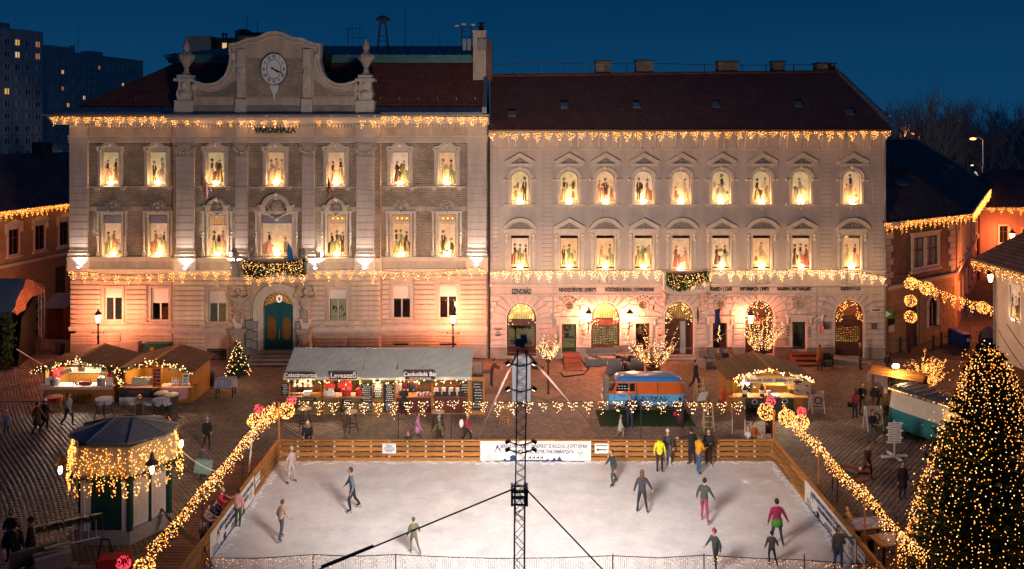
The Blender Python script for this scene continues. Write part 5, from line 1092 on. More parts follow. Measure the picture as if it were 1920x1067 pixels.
for i,(c,r,t_,s_,bb) in enumerate(AR):
 a,b=X(c-r),X(c+r);cx=(a+b)/2;rr=(b-a)/2;f_=MB();Y=YF+.16;zt_=Z(s_)-.18;zb_=Z(bb)
 if i!=2:
  f_.box(a,a+.12,Y,Y+.08,zb_,zt_);f_.box(b-.12,b,Y,Y+.08,zb_,zt_);f_.box(a,b,Y-.03,Y+.1,zt_-.12,zt_+.1);zp=Z(bb)+.55 if i not in(4,) else Z(bb)+.85
  if i==0:zp=Z(650)
  zh=Z(611) if i else Z(611);f_.box(a+.12,b-.12,Y-.02,Y+.08,zh,zt_-.121);f_.box(a+.12,b-.12,Y-.01,Y+.08,zb_,zp)
  f_.strip(arc(cx,zt_+.1,rr-.08,Z(t_)-zt_-.18,180,0,14),arc(cx,zt_+.1,rr,Z(t_)-zt_-.1,180,0,14),Y,Y+.08);wf=f_.bd('shop_window',shopw,GB)
  if i:
   for q in range(5):MB().box(a+.16,b-.16,Y-.035,Y-.012,zb_+.04+q*(zp-zb_-.06)/5,zb_+.02+(q+1)*(zp-zb_-.06)/5).bd('panel',shopw,wf)
  MB().box(a+.05,b-.05,Y+.40,Y+.45,zb_,Z(t_)).bd('room',(shopg,shopg,shopg,shopd,shopr)[i],wf)
  m=MB();m.box(a+.1,b-.1,Y+.03,Y+.035,zp,zh);m.bd('glass',gls,wf)
  bars=MB()
  for q in range(11):u=a+.15+(b-a-.3)*q/10;bars.tube((u,Y+.02,zt_+.1),(u,Y+.02,zt_+.1+min(.42,(Z(t_)-zt_)*math.sqrt(max(0,1-((u-cx)/rr)**2))*.8)),.012,n=4)
  bars.box(a,b,Y+.0,Y+.03,zt_+.12,zt_+.17);bars.bd('fanlight_rail',dark,wf)
  if i==0:
   mm_=MB()
   for q in range(14):x_=a+.18+q*.115;z_=zp+.62-.16*math.sin(q/13*PI);mm_.polyY([(x_-.05,z_),(x_,z_-.13),(x_+.05,z_)],Y+.10,Y+.11)
   for q in range(7):x_=a+.25+q*.22;mm_.lathe([(.06,0),(.10,.2),(.03,.34)],(x_,Y+.25,zp+.02),6)
   mm_.bd('toy_display',rdp,wf);mm_=MB()
   for q in range(9):x_=a+.22+q*.17;mm_.cbox((x_,Y+.2,zp+.13+.1*(q%3)),(.12,.1,.22+.08*(q%2)))
   mm_.bd('gift_display',crm,wf);mm_=MB()
   for q in range(6):mm_.ball((a+.3+q*.24,Y+.3,zh-.15-.05*(q%2)),.14,6,4);
   mm_.tube((cx-.4,Y+.3,zh),(cx-.4,Y+.3,zp),.05,n=6);mm_.bd('foliage_display',green,wf)
  if i in(1,4,3):
   pts=[]
   for rw in range(8):
    for q in range(14):pts.append((a+.2+(b-a-.4)*q/13+R.uniform(-.02,.02),Y+.06,zp+.12+(zh-zp-.2)*rw/7.5+.03*math.sin(q*.6+rw)))
   bbs(pts,.028,wf,(WHT,WARM) if i==1 else(AMB,WARM),name='light_net')
   mm_=MB();mm_.box(cx-.5,cx-.15,Y+.25,Y+.3,zp,zh-.2);mm_.box(cx+.1,cx+.3,Y+.25,Y+.3,zp,zh-.1);mm_.bd('hanging_textile',crm if i==1 else rdp,wf)
   mm_=MB()
   for q in range(6):mm_.cbox((a+.3+q*.25,Y+.25,zp+.09),(.16,.12,.1+.08*(q%3)))
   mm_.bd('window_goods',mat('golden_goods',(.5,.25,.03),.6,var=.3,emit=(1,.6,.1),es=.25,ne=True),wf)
 else:
  zt_=Z(601);f_.box(a,b,Y-.02,Y+.12,zt_-.08,zt_+.08);f_.box(a,a+.08,Y,Y+.1,0,zt_-.08);f_.box(b-.08,b,Y,Y+.1,0,zt_-.08);wf=f_.bd('gateway',shopw,GB)
  for sgn,w_ in((-1,1.0),):
   d_=MB();d_.box(a+.08,a+.98,Y+.02,Y+.09,.05,zt_-.081);d_.strip(arc(a+.53,2.4,.30,.42,0,360,16),arc(a+.53,2.4,.36,.50,0,360,16),Y-.02,Y+.02);frc(d_,a+.18,a+.88,.3,1.4,Y-.01,Y+.018,.07);d_.ball((a+.53,Y+.02,2.4),.24,8,5,(1,.2,1.4));d_.bd('door_leaf',shopw,wf)
  d_=MB();d_.cbox((b-.22,Y+.55,(zt_-.1)/2+.03),(.07,.9,zt_-.14),rz=.35);d_.bd('door_leaf',shopw,wf)
  MB().box(a+.98,b-.3,Y+1.8,Y+1.85,0,zt_).bd('passage',mat('passage_glow',(.35,.18,.04),.8,var=.5,scale=2,emit=(.9,.5,.07),es=.30,ne=True),wf)
  MB().box(a,b,Y+.45,Y+.5,zt_,Z(t_)).bd('room',mat('fan_room',(.25,.14,.04),.8,var=.7,scale=3,emit=(.9,.5,.1),es=.22,ne=True),wf)
  bars=MB()
  for q in range(13):u=a+.1+(b-a-.2)*q/12;bars.tube((u,Y+.0,zt_+.08),(u,Y+.0,zt_+.08+(Z(t_)-zt_-.1)*math.sqrt(max(0,1-((u-cx)/rr)**2))),.012,n=4)
  bars.bd('fanlight_rail',dark,wf)
 t=thg('icicle_lights','arched curtain of warm bulbs in the fanlight '+('above the toy window below SZINDBÁD','between the two wall lanterns','above the open gateway under the balcony','above the cafe window behind the bare tree','above the window under ESERNYŐS')[i],'string lights',(cx,YF-.08,Z(s_)),group='curtains of bulbs in the arched fanlights');pts=[]
 for q in range(105):
  th=R.uniform(.02,PI-.02);k=1-R.random()**1.6*.45
  if abs(th-PI/2)<.16 and k<.97:continue
  pts.append((cx+(rr-.07)*k*math.cos(th),YF-.04+R.uniform(-.03,.03),Z(s_)+(Z(t_)-Z(s_)-.07)*k*math.sin(th)-(R.random()*.5 if abs(math.cos(th))>.75 else 0)))
 bbs(pts,.023,t,(WHT,WARM) if i<4 else(WARM,AMB));wm=MB();wm.path([V((u,YF-.04,v)) for u,v in arc(cx,Z(s_),rr-.03,Z(t_)-Z(s_)-.03,180,0,16)],.012,4);wm.bd('wire',wrm,t)
 lmp('glow',(cx,YF-.3,Z(s_)+.4),14,(1,.55,.25),t,.15)
for i,(c,r,t_,bb) in enumerate(DO):
 a,b=X(c-r),X(c+r);cx=(a+b)/2;s=MB();zt_=Z(t_);zb_=Z(bb);frc(s,a-.16,b+.16,zb_,zt_+.16,YF-.09,YF,.155);s.box(a-.20,b+.20,YF-.14,YF,zt_+.162,zt_+.40);s.box(a-.46,b+.46,YF-.40,YF,zt_+.402,zt_+.50)
 for q in(a-.30,b+.30):s.lathe([(.05,0),(.10,.1),(.08,.3),(.13,.5)],(q,YF-.10,zt_-.12),8);s.box(q-.11,q+.11,YF-.2,YF,zt_+.3,zt_+.40)
 s.bd('door_surround',trim,GB);f_=MB();frc(f_,a,b,zb_,zt_,YF+.14,YF+.2,.09);wf=f_.bd('door',shopw,GB)
 MB().box(a+.05,b-.05,YF+.42,YF+.45,zb_,zt_).bd('room',(shopg,shopd,shopd,mat('grey_room',(.10,.09,.08),.6,var=.8,scale=3,emit=(.8,.65,.35),es=.10,ne=True))[i],wf)
 MB().box(a+.09,b-.09,YF+.165,YF+.17,zb_+.09,zt_-.09).bd('glass',gls if i in(0,3) else glsd,wf)
 if i==0:
  m=MB();m.ball((cx-.12,YF+.3,zt_-.3),.28,7,5);m.box(a+.12,b-.12,YF+.25,YF+.3,zb_+1.1,zb_+1.2);m.box(a+.2,a+.5,YF+.25,YF+.3,zb_+1.2,zb_+1.45);m.box(a,b,YF+.1,YF+.2,zb_-.0,zb_+.5);m.bd('greenery',green,wf)
 if i==2:
  pts=[(cx+R.uniform(-.16,.16)*(1-q/34),YF+.1,zb_+.65+q/34*1.2) for q in range(34)];bbs(pts,.02,wf,(WHT,WARM),name='light_net')
 if i==3:
  m=MB();m.box(cx-.25,cx+.12,YF+.3,YF+.34,zb_+.3,zb_+1.3);m.ball((cx-.07,YF+.32,zb_+1.5),.14,6,5);m.box(cx+.15,cx+.3,YF+.3,YF+.34,zb_+.1,zb_+.7);m.bd('display_figure',mat('silver_grey',(.3,.3,.3),.5,var=.3),wf)
m=MB();a,b=X(1240),X(1322);y0=YF-1.15;m.box(a,b,y0,YF,Z(540.5),Z(536));m.box(a+.15,b-.15,y0+.15,YF,Z(544),Z(540.5)-.003);bl=m.bd('balcony',trim,GB)
for px in(1244,1318):
 u=X(px);m=MB();m.box(u-.17,u+.17,y0+.02,y0+.4,Z(536),Z(508));m.box(u-.23,u+.23,y0-.04,y0+.46,Z(508),Z(505));m.bd('balcony_pier',trim,bl);m=MB();m.box(u+.0-.13,u+.13,YF-.95,YF,Z(550),Z(544)-.004);m.box(u-.12,u+.12,YF-.55,YF,Z(560),Z(550)-.002);m.ball((u,YF-.5,Z(557)),.18,8,5);m.ball((u,YF-.22,Z(566)),.16,8,5,(1,1,1.5));m.ball((u,YF-.9,Z(549)),.15,6,5);m.bd('console',rlf,bl)
for q in range(11):u=lerp(X(1252),X(1310),q/10);MB().lathe([(.06,0),(.04,.05),(.09,.25),(.04,.5),(.06,.6)],(u,y0+.2,Z(536)),6).bd('baluster',trim,bl)
MB().box(X(1247),X(1315),y0+.1,y0+.3,Z(517),Z(514)).bd('handrail',trim,bl)
eY2=YF-.95;eZ2=15+(246-244)/F*eY2;kY2=59.5;kZ2=19.1;x0,x1=fx(919,eY2),fx(1672,eY2);k1=fx(1567,kY2);k0_=fx(919,kY2)
m=MB();m.face([(x0,eY2,eZ2+.06),(x1,eY2,eZ2+.06),(k1,kY2,kZ2+.10),(k0_,kY2,kZ2-.20)]);m.face([(k0_,kY2,kZ2-.20),(k1,kY2,kZ2+.10),(x1+.5,kY2+7,eZ2),(k0_,kY2+7,eZ2)]);rf=m.bd('roof',patmat('roof_tile_brown',(.20,.09,.078),(.15,.07,.06),(.05,.03,.03),.20,.17,'xz',.018,bump=1.0,var=.15),GB)
m=MB();m.tube((x0,eY2-.03,eZ2),(x1,eY2-.03,eZ2+.02),.08,n=6);m.box(x0,x1,eY2,eY2+.3,eZ2-.08,eZ2+.0);m.bd('gutter',mat('gutter_brown',(.16,.09,.05),.5,.3),GB)
m=MB();w_=.45;m.raw([(k1,kY2,kZ2+.1),(x1,eY2+.2,eZ2+.1),(x1+w_+.4,eY2+1.0,eZ2+.35),(k1+w_*.2,kY2,kZ2+.42),(k1,kY2,kZ2+.42),(x1,eY2+.8,eZ2+.95)],[(0,1,5,4),(4,5,2,3)]);m.bd('gable_flashing',zinc,rf)
m=MB();m.box(fx(1647,56),fx(1657,56),55.5,56.5,fz(240,56),fz(219,56));m.box(fx(1645,56),fx(1663,56),55.4,56.6,fz(219,56),fz(217,56));m.bd('parapet_block',whp,rf)
m=MB();m.tube((k0_,kY2,kZ2-.16),(k1,kY2,kZ2+.14),.12,n=6);m.bd('ridge',rooft,rf)
brs=patmat('chimney_brick',(.22,.16,.13),(.34,.26,.21),(.10,.08,.07),.25,.09,'xz',.02)
for a,b,t_ in((1117,1145,113),(1193,1225,112),(1347,1384,114),(1450,1472,114),(1532,1553,117),(1554,1567,118)):
 Y=kY2+.2 if a!=1554 else kY2+1.1;m=MB();m.box(fx(a,Y),fx(b,Y),Y,Y+.8,fz(150,Y),fz(t_+2,Y));ch=m.bd('chimney',brs,rf);MB().box(fx(a-2,Y),fx(b+2,Y),Y-.07,Y+.87,fz(t_+2,Y),fz(t_,Y)).bd('chimney_cap',dark,ch)
m=MB();Yq=kY2+.5;hp=[962,1010,1058,1107,1176,1321,1391,1436,1488]
for px in hp:m.tube((fx(px,Yq),Yq,fz(145,Yq)),(fx(px,Yq),Yq,fz(121,Yq)),.03,n=4)
m.path([P(922,121,Yq),P(1010,118,Yq),P(1107,120,Yq),P(1240,119,Yq),P(1345,122,Yq),P(1440,122,Yq),P(1532,121,Yq)],.03,4);m.bd('roof_walk_rail',dark,rf)
for px,py in((960,215),(1058,199.5),(1193,198.5),(1342,197.5),(1496,197),(1592,212)):
 u=(eZ2+.06);sl=(kZ2-eZ2)/(kY2-eY2);
 k=(HY-py)/F;Y=(H-u+sl*eY2)/(sl-k);c=V((fx(px,Y),Y,H+k*Y));m=MB();m.cbox(c+V((0,-.05,.06)),(.52,.60,.10),rx=math.atan(sl));m.bd('skylight',zinc,rf);m=MB();m.cbox(c+V((0,-.11,.11)),(.42,.46,.03),rx=math.atan(sl));m.bd('skylight_pane',mat('sky_pane',(.20,.22,.26),.15,.4,var=.05),rf)
m=MB();xp=fx(1659,YF-.1);m.tube((xp+.02,YF-.12,.1),(xp+.02,YF-.12,eZ2),.06,n=8);m.bd('downpipe',zinc,GB)
def lantern_head(m_frame,m_glass,s=1.0):
 m_frame.lathe([(.02,.98*s),(.05*s,.92*s),(.05*s,.84*s),(.21*s,.66*s),(.24*s,.60*s),(.22*s,.58*s)],(0,0,0),8);m_frame.lathe([(.10*s,0),(.13*s,.06*s),(.12*s,.09*s)],(0,0,0),8)
 for q in range(6):t=q*PI/3;m_frame.tube((.12*s*math.cos(t),.12*s*math.sin(t),.08*s),(.21*s*math.cos(t),.21*s*math.sin(t),.60*s),.012,n=4)
 m_glass.lathe([(.115*s,.09*s),(.20*s,.58*s),(.12*s,.63*s)],(0,0,0),8)
def wall_lantern(label,px,py,power,gx=0):
 c=V((X(px),YF-.85,fz(py,YF-.85)-.30));c.x=fx(px,YF-.85);t=thg('wall_lantern',label,'lantern',c,group='wall lanterns glowing orange');a=MB();b=MB();lantern_head(a,b,1.05)
 a.path([V((0,0,0)),V((0,.05,-.25)),V((0,.25,-.42)),V((0,.83,-.40))],.03,5);a.path([V((0,.83,-.85)),V((0,.35,-.7)),V((0,.2,-.38))],.02,4);a.box(-.06,.06,.79,.84,-.95,-.2);a.bd('bracket',dark,t,rel=True);b.bd('shade',SOD,t,rel=True)
 lmp('lamp_light',c+V((0,0,.38)),power*2.2,(1.0,.23,.10),t,.2)
wall_lantern('glowing wall lantern between the SZINDBÁD side door and the arched shop window',1104,597,420)
wall_lantern('glowing wall lantern right of the arched shop window with the light net',1181,597,420)
wall_lantern('glowing wall lantern behind the bare tree at the cafe window',1408,600,300)
for px,py,w_,h_,mt,nl in((934,623,14,19,mat('grey_plaque',(.22,.19,.19),.5),5),(1093,622,15,17,pl2,6),(1517,622,12,24,pl2,7),(1477,620,12,24,pl2,7),(1549,610,20,17,mat('pale_plaque',(.36,.33,.33),.6),6),(1638,611,20,15,mat('pale_plaque',(.36,.33,.33),.6),6),(1641,581,21,7,whp,2),(1237,628,9,6,goldp,2),(1314,599,8,6,pl2,1)):
 m=MB();m.box(X(px-w_/2),X(px+w_/2),YF-.10,YF-.055,Z(py+h_/2),Z(py-h_/2));pl_=m.bd('plaque',mt,GB);m=MB()
 for q in range(nl):z=lerp(Z(py-h_/2+2),Z(py+h_/2-2),(q+.5)/nl) if nl>1 else Z(py);ww=(w_/2-2)*R.uniform(.6,1);m.box(X(px-ww),X(px+ww),YF-.104,YF-.101,z-.025,z+.025)
 m.bd('plaque_print',lb,pl_)
def flag(label,base,d,L,stripes,droop=1.1,wdt=.55,z_off=0):
 base=V(base);t=thg('flag',label,'flag',base);m=MB();tip=V(d).normalized()*L;m.tube((0,0,0),tip,.022,.018,6);m.ball(tip,.04,6,4);m.bd('pole',whp,t,rel=True)
 m=MB();n=len(stripes)
 for i in range(n):
  m.mi=i
  for k in range(6):
   def pt(u,v):
    p0=tip*(.62+.32*u);return p0+V((.05*math.sin(u*9+v*4),-.06*math.cos(u*7+v*5)-.02,-droop*v*(1-.25*u)))
   def sidep(u):return u
   u0,u1=i/n,(i+1)/n;v0,v1=k/6,(k+1)/6;A=[pt(u0,v0),pt(u1,v0),pt(u1,v1),pt(u0,v1)];o_=V((0,.012,0));m.raw(A+[a+o_ for a in A],[(0,1,2,3),(4,7,6,5),(0,4,5,1),(2,6,7,3),(1,5,6,2),(0,3,7,4)])
 m.bd('cloth',stripes,t,rel=True)
fr_,fw_,fg_=mat('flag_red',(.42,.03,.04),.8),mat('flag_white',(.6,.58,.55),.8),mat('flag_green',(.02,.13,.05),.8);fb_=mat('flag_blue',(.02,.16,.42),.8);fd_=mat('flag_navy',(.015,.03,.12),.8)
flag('red white and green flag hanging beside the gallery gateway',(X(1312),YF-.1,Z(585)),(-.35,-1,.55),1.7,[fr_,fw_,fg_],1.5);flag('navy flag hanging right of the gallery gateway',(X(1316),YF-.1,Z(585)),(.75,-1,.45),1.7,[fd_],1.35)
flag('small red and white flag beside the gallery side door right of the cafe',(X(1528),YF-.08,Z(600)),(.2,-1,.6),1.1,[fr_,fw_],1.1)
flag('red white flag hanging below the upper window left of the clock axis',(fx(402,YR),YR-.5,Z(357)),(-.3,-.5,1),1.1,[fw_,fr_],1.2);flag('red white green flag hanging below the upper window right of the clock axis',(fx(628,YR),YR-.5,Z(355)),(-.25,-.5,1),1.1,[fr_,fw_,fg_],1.25)
flag('bright blue flag on a slanted pole at the right end of the town hall balcony',(fx(566,YR-1),YR-1.0,Z(487)),(-.6,-.2,1),1.75,[fb_],1.8);flag('dark furled flag at the left end of the town hall balcony',(fx(466,YR-1),YR-1.0,Z(492)),(.25,-.2,1),1.2,[fd_],1.0)
t=thg('direction_sign','green sign with white triangle on the corner of the gallery building','sign',(X(1664),YF-.3,Z(587)));MB().polyY([(-.28,-.3),(.32,-.3),(.22,0),(.32,.3),(-.28,.3)],-.02,.02).bd('board',mat('sign_green',(.05,.22,.02),.6),t,rel=True);MB().polyY([(-.26,-.22),(.10,.0),(-.26,.22)],-.03,-.022).bd('arrow_print',whp,t,rel=True)
def steps(label,px0,px1,py,n,mt=trd,dy=.34,h=.15,nm='entrance_steps',cat='steps'):
 t=thg(nm,label,cat,(X((px0+px1)/2),YF,0));a,b=X(px0),X(px1)
 for q in range(n):MB().box(a-.12*(n-1-q)*0,b,YF-.16-dy*(n-q),YF-.14-dy*(n-q-1) if q<n-1 else YF-.145,0,h*(q+1)).bd('step',mt,t)
 return t
steps('three broad red-brown steps to the right gallery door',1478,1536,660,3,deckm,.62,.15);steps('low stone steps before the open gateway',1240,1306,676,2)
t=thg('entry_ramp','grey sloping ramp beside the ESERNYŐS window','ramp',(X(1570),YF-.6,0));MB().raw([(X(1537),YF-1.5,0),(X(1620),YF-1.5,0),(X(1620),YF-.16,0),(X(1537),YF-.16,0),(X(1537),YF-1.5,.42),(X(1537),YF-.16,.42)],[(0,1,4),(3,5,2),(4,1,2,5),(0,4,5,3)]).bd('slope',trd,t)
t=thg('entry_ramp','brown timber ramp of boards at the door left of the wall lanterns','ramp',(X(1068),YF,0));a,b=X(1055),X(1086)
for q in range(12):y=YF-.2-q*.235;MB().cbox(((a+b)/2,y,.42-q*.034),(b-a,.22,.05),rx=.14).bd('board',deckm,t)
MB().raw([(a,YF-.1,0),(b,YF-.1,0),(a,YF-2.9,0),(b,YF-2.9,0),(a,YF-.1,.38),(b,YF-.1,.38)],[(0,2,4),(1,5,3),(4,2,3,5)]).bd('ramp_frame',dark,t)
brown_wall=mat('ochre_wall',(.42,.27,.14),.9,var=.3,scale=1.2,bump=.15)
blackg=mat('black_glass',(.01,.012,.015),.15,var=0)
def hwn(par,x0,x1,z0,z1,kind='plain',fm=None,lit=None):
 cx=(x0+x1)/2;s=MB();frc(s,x0-.16,x1+.16,z0-.02,z1+.16,-.08,.0,.16);s.box(x0-.3,x1+.3,-.2,0,z0-.16,z0-.021)
 if kind!='plain':
  s.box(x0-.35,x1+.35,-.24,0,z1+.40,z1+.50);s.box(x0-.2,x1+.2,-.12,0,z1+.162,z1+.398)
  if kind=='tri':s.polyY([(x0-.35,z1+.502),(x1+.35,z1+.502),(cx,z1+.82)],-.2,0)
  else:s.polyY([(x0-.35,z1+.502),(x1+.35,z1+.502)]+arc(cx,z1+.502,(x1-x0)/2+.3,.30,10,170,8),-.2,0)
  for q in(x0-.25,x1+.25):s.box(q-.09,q+.09,-.18,0,z1-.3,z1+.398)
 ws=s.bd('window',trim,par,rel=True);f=MB();frc(f,x0,x1,z0,z1,.02,.07,.06);f.box(cx-.03,cx+.03,.02,.07,z0+.06,z1-.06);f.box(x0+.06,x1-.06,.02,.07,z0+(z1-z0)*.66,z0+(z1-z0)*.66+.05);f.bd('frame',fm or wdd,ws,rel=True)
 MB().box(x0+.03,x1-.03,.08,.09,z0+.03,z1-.03).bd('pane',lit or blackg,ws,rel=True);return ws
LB=thg('ochre_house','two storey ochre house with pedimented windows in the side street left of the town hall','building',(-39,74,0),math.radians(79.5))
hw=[]
m=MB();zs_=[(4.95,7.1)];xs_=[-6.6-2.85*1.02*0+q*2.9 for q in range(-6,6)]
up=[-6.6+q*2.86 for q in range(-5,5)]
holes=[(a-.55,a+.55,4.95,7.1) for a in up]+[(q[0]-.5,q[0]+.5,1.4,3.3) for q in((up[8]-.3,),(up[4],),(up[9],))]+[(up[7]-1.0,up[7]+.35,0,3.25)]
wall_holes(m,-24,22,-.2,8.8,0,holes,.25);m.box(-24,22,.8,.9,-.2,8.8);m.box(21.8,22,0,8,-.2,8.8);m.bd('wall',brown_wall,LB,rel=True)
for i,a in enumerate(up):hwn(LB,a-.55,a+.55,4.95,7.1,'tri' if i%2 else 'arc')
for a in(up[8]-.3,up[4],up[9]):hwn(LB,a-.5,a+.5,1.4,3.3)
MB().box(up[7]-1.0,up[7]+.35,.1,.15,0,3.25).bd('door',wdd,LB,rel=True)
m=MB();m.box(-24,22,-.18,0,4.15,4.3);m.box(-24,22,-.28,0,4.301,4.4);m.bd('string_course',trim,LB,rel=True)
m=MB();m.box(-24,22,-.4,0,8.3,8.5);m.box(-24,22,-.7,0,8.501,8.78);m.bd('cornice',trim,LB,rel=True)
cache={}
for k in range(8):
 z=.35+k*.475;cur=-24+(.5 if k%2 else 0)
 while cur<21.5:
  x1_=min(cur+1.25,21.9)
  if not any(h[0]-.2<x1_ and h[1]+.2>cur and h[2]-.1<z+.45 and h[3]+.15>z for h in holes if h[2]<4):
   if 'm' not in cache or x1_-cur<1.2:mm_=MB().box(0,x1_-cur-.04,-.04,0,0,.435).mesh('stone_course',brown_wall);cache.setdefault('m',mm_)
   else:mm_=cache['m']
   if-16<cur:o=bpy.data.objects.new('stone_course',mm_);C.objects.link(o);o.parent=LB;o.location=(cur,0,z)
  cur+=1.25
m=MB();m.face([(-24,-.8,8.75),(22,-.8,8.75),(22,5.2,13.0),(-24,5.2,13.0)]);m.face([(-24,5.2,13.0),(22,5.2,13.0),(22,11,8.7),(-24,11,8.7)]);m.face([(22,-.8,8.75),(22,11,8.7),(22,5.2,13)]);m.bd('roof',roofd,LB,rel=True)
for a in(2,9):MB().box(a,a+1.4,4.6,5.6,11,14.0).bd('chimney',mat('old_chimney',(.1,.08,.07),.9,var=.4),LB,rel=True)
A,B,Cc=V((24.9,55.9,0)),V((32.6,61.7,0)),V((51.0,91.0,0))
CH=thg('corner_house','two storey brick corner house with quoins, arched ground floor window and dark roof','building',A,math.atan2((B-A).y,(B-A).x));Lf=(B-A).length
def tloc(px,py_):
 k=(px-960)/F;d=(B-A).normalized();return(k*A.y-A.x)/(d.x-k*d.y)
wx0,wx1=tloc(1711,0),tloc(1757,0);dxa,dxb=tloc(1699,0),tloc(1722,0);ax0,ax1=tloc(1740,0),tloc(1757,0)
Yw=A.y+(B-A).normalized().y*(wx0+wx1)/2;zt_,zb_=fz(445,Yw),fz(503,Yw)
m=MB();zsc=fz(525,Yw);wall_holes(m,0,Lf,zsc,9.0,0,[(wx0,wx1,zb_,zt_)],.25);m.box(0,Lf,.8,.9,-.2,9.0);m.bd('brick_wall',brickd,CH,rel=True)
Ya=A.y+(B-A).normalized().y*ax0;az1,az0=fz(557,Ya),fz(614,Ya);dz_=fz(575,Ya-1)
m=MB();wall_holes(m,0,Lf,-.3,zsc,0,[(dxa,dxb,-.2,dz_+.5),(ax0,ax1,az0,az1)],.25);rr=(ax1-ax0)/2;spandrel(m,(ax0+ax1)/2,rr,az1-rr,rr,az1,0,.24);rr=(dxb-dxa)/2;spandrel(m,(dxa+dxb)/2,rr,dz_+.5-rr,rr,dz_+.5,0,.24)
m.box(-.05,0,0,10,-.3,9.0);m.bd('wall',brown_wall,CH,rel=True)
for px_ in((wx0+wx1)/2-.48,(wx0+wx1)/2+.48):pass
s=MB();frc(s,wx0-.22,wx1+.22,zb_-.02,zt_+.3,-.12,0,.22);s.box(wx0-.4,wx1+.4,-.2,0,zb_-.2,zb_-.022);s.box((wx0+wx1)/2-.12,(wx0+wx1)/2+.12,-.10,.05,zb_,zt_);s.box(wx0-.3,wx1+.3,-.2,0,zt_+.301,zt_+.42);ws=s.bd('window',trim,CH,rel=True)
for a,b in((wx0,(wx0+wx1)/2-.12),((wx0+wx1)/2+.12,wx1)):
 f=MB();frc(f,a,b,zb_,zt_,.05,.1,.06);f.box((a+b)/2-.03,(a+b)/2+.03,.05,.1,zb_+.06,zt_-.06);f.box(a+.06,b-.06,.05,.1,zb_+1.3,zb_+1.38);f.bd('frame',wdd,ws,rel=True);MB().box(a+.03,b-.03,.11,.12,zb_+.03,zt_-.03).bd('pane',mat('curtained_pane',(.45,.40,.34),.7,var=.15),ws,rel=True)
f=MB();cx=(ax0+ax1)/2;rr=(ax1-ax0)/2;f.strip([(ax0,az0)]+arc(cx,az1-rr,rr,rr,180,0,10)+[(ax1,az0)],[(ax0-.2,az0)]+arc(cx,az1-rr,rr+.22,rr+.22,180,0,10)+[(ax1+.2,az0)],-.10,0);ws=f.bd('window',trim,CH,rel=True)
f=MB();f.box(cx-.04,cx+.04,.05,.1,az0,az1-.1);f.box(ax0,ax1,.05,.1,az0+1.5,az0+1.6);f.box(ax0,ax0+.08,.05,.1,az0,az1-rr);f.box(ax1-.08,ax1,.05,.1,az0,az1-rr);f.bd('frame',wdd,ws,rel=True);MB().box(ax0,ax1,.11,.12,az0,az1).bd('pane',blackg,ws,rel=True);MB().box(cx+.02,cx+.16,.10,.105,az0+.1,az1-.5).bd('lit_gap',mat('lit_gap',(.5,.4,.1),.8,var=.2,emit=(1,.6,.15),es=.35,ne=True),ws,rel=True)
MB().box(dxa,dxb,.12,.16,-.1,dz_+.5).bd('door',wdd,CH,rel=True)
m=MB();m.box(0,Lf,-.2,0,zsc-.12,zsc+.02);m.box(0,Lf+.1,-.3,0,zsc+.021,zsc+.15);m.bd('string_course',trim,CH,rel=True)
m=MB();m.box(0,Lf+.1,-.3,0,8.5,8.7);m.box(0,Lf+.2,-.55,0,8.701,8.95);m.bd('cornice',trim,CH,rel=True)
qm_=MB().box(0,.95,-.05,0,0,.40).mesh('quoin',pl2);qs=MB().box(0,.65,-.05,0,0,.40).mesh('quoin',pl2)
for k in range(8):
 for a,s_ in((.02,1),(Lf,-1)):
  w_=.95 if k%2 else.65;o=bpy.data.objects.new('quoin',qm_ if k%2 else qs);C.objects.link(o);o.parent=CH;o.location=(a if s_>0 else a-w_,0,zsc+.2+k*.44)
bm_={}
for k in range(11):
 z=.15+k*.44;cur=.05+(.0 if k%2 else-.45)
 while cur<Lf:
  a,b=max(cur,.03),min(cur+.9,Lf-.02);cur+=.93
  if b-a<.2 or z>zsc-.6:continue
  hs=[(dxa-.3,dxb+.3,-1,dz_+.75),(ax0-.35,ax1+.35,az0-.25,az1+.3)]
  if any(h[0]<b and h[1]>a and h[2]<z+.4 and h[3]>z for h in hs):
   for h in hs:
    if h[0]<b and h[1]>a and h[2]<z+.4 and h[3]>z:
     if a<h[0]:b=h[0]
     elif b>h[1]:a=h[1]
     else:a=b
   if b-a<.2:continue
  kk=round(b-a,1)
  if kk not in bm_:bm_[kk]=MB().box(0,kk-.03,-.05,0,0,.40).mesh('stone_course',brown_wall)
  o=bpy.data.objects.new('stone_course',bm_[kk]);C.objects.link(o);o.parent=CH;o.location=(a,R.uniform(-.004,0),z)
dS=(Cc-B).normalized();WG=thg('side_wing','long plastered side wing of the corner house running up the orange lit lane','building',B,math.atan2(dS.y,dS.x));Ls=(Cc-B).length
m=MB();wh=[(3+q*4.2,4.2+q*4.2,4.9,7.2) for q in range(7)]+[(3+q*4.2,4.2+q*4.2,1.4,3.2) for q in range(7)];wall_holes(m,0,Ls,-.3,9.0,0,wh,.25);m.box(0,Ls,.7,.75,-.2,9);m.bd('wall',mat('salmon_wall',(.42,.24,.14),.9,var=.3,scale=1.5,bump=.2),WG,rel=True)
for h in wh:hwn(WG,*h)
m=MB();m.box(0,Ls,-.25,0,zsc,zsc+.2);m.box(0,Ls,-.5,0,8.6,8.95)
for q in range(8):m.box(1.2+q*4.2,1.8+q*4.2,-.12,0,zsc+.201,8.599)
m.bd('cornice',trim,WG,rel=True)
ea,eb,ec=A+V((-.4,-.7,9.0)),B+V((.9,-.6,9.0)),Cc+V((1.2,0,9.1));r0=P(1655,291,61.5);r1=P(1716,262,72);r2=P(1655,262,66)
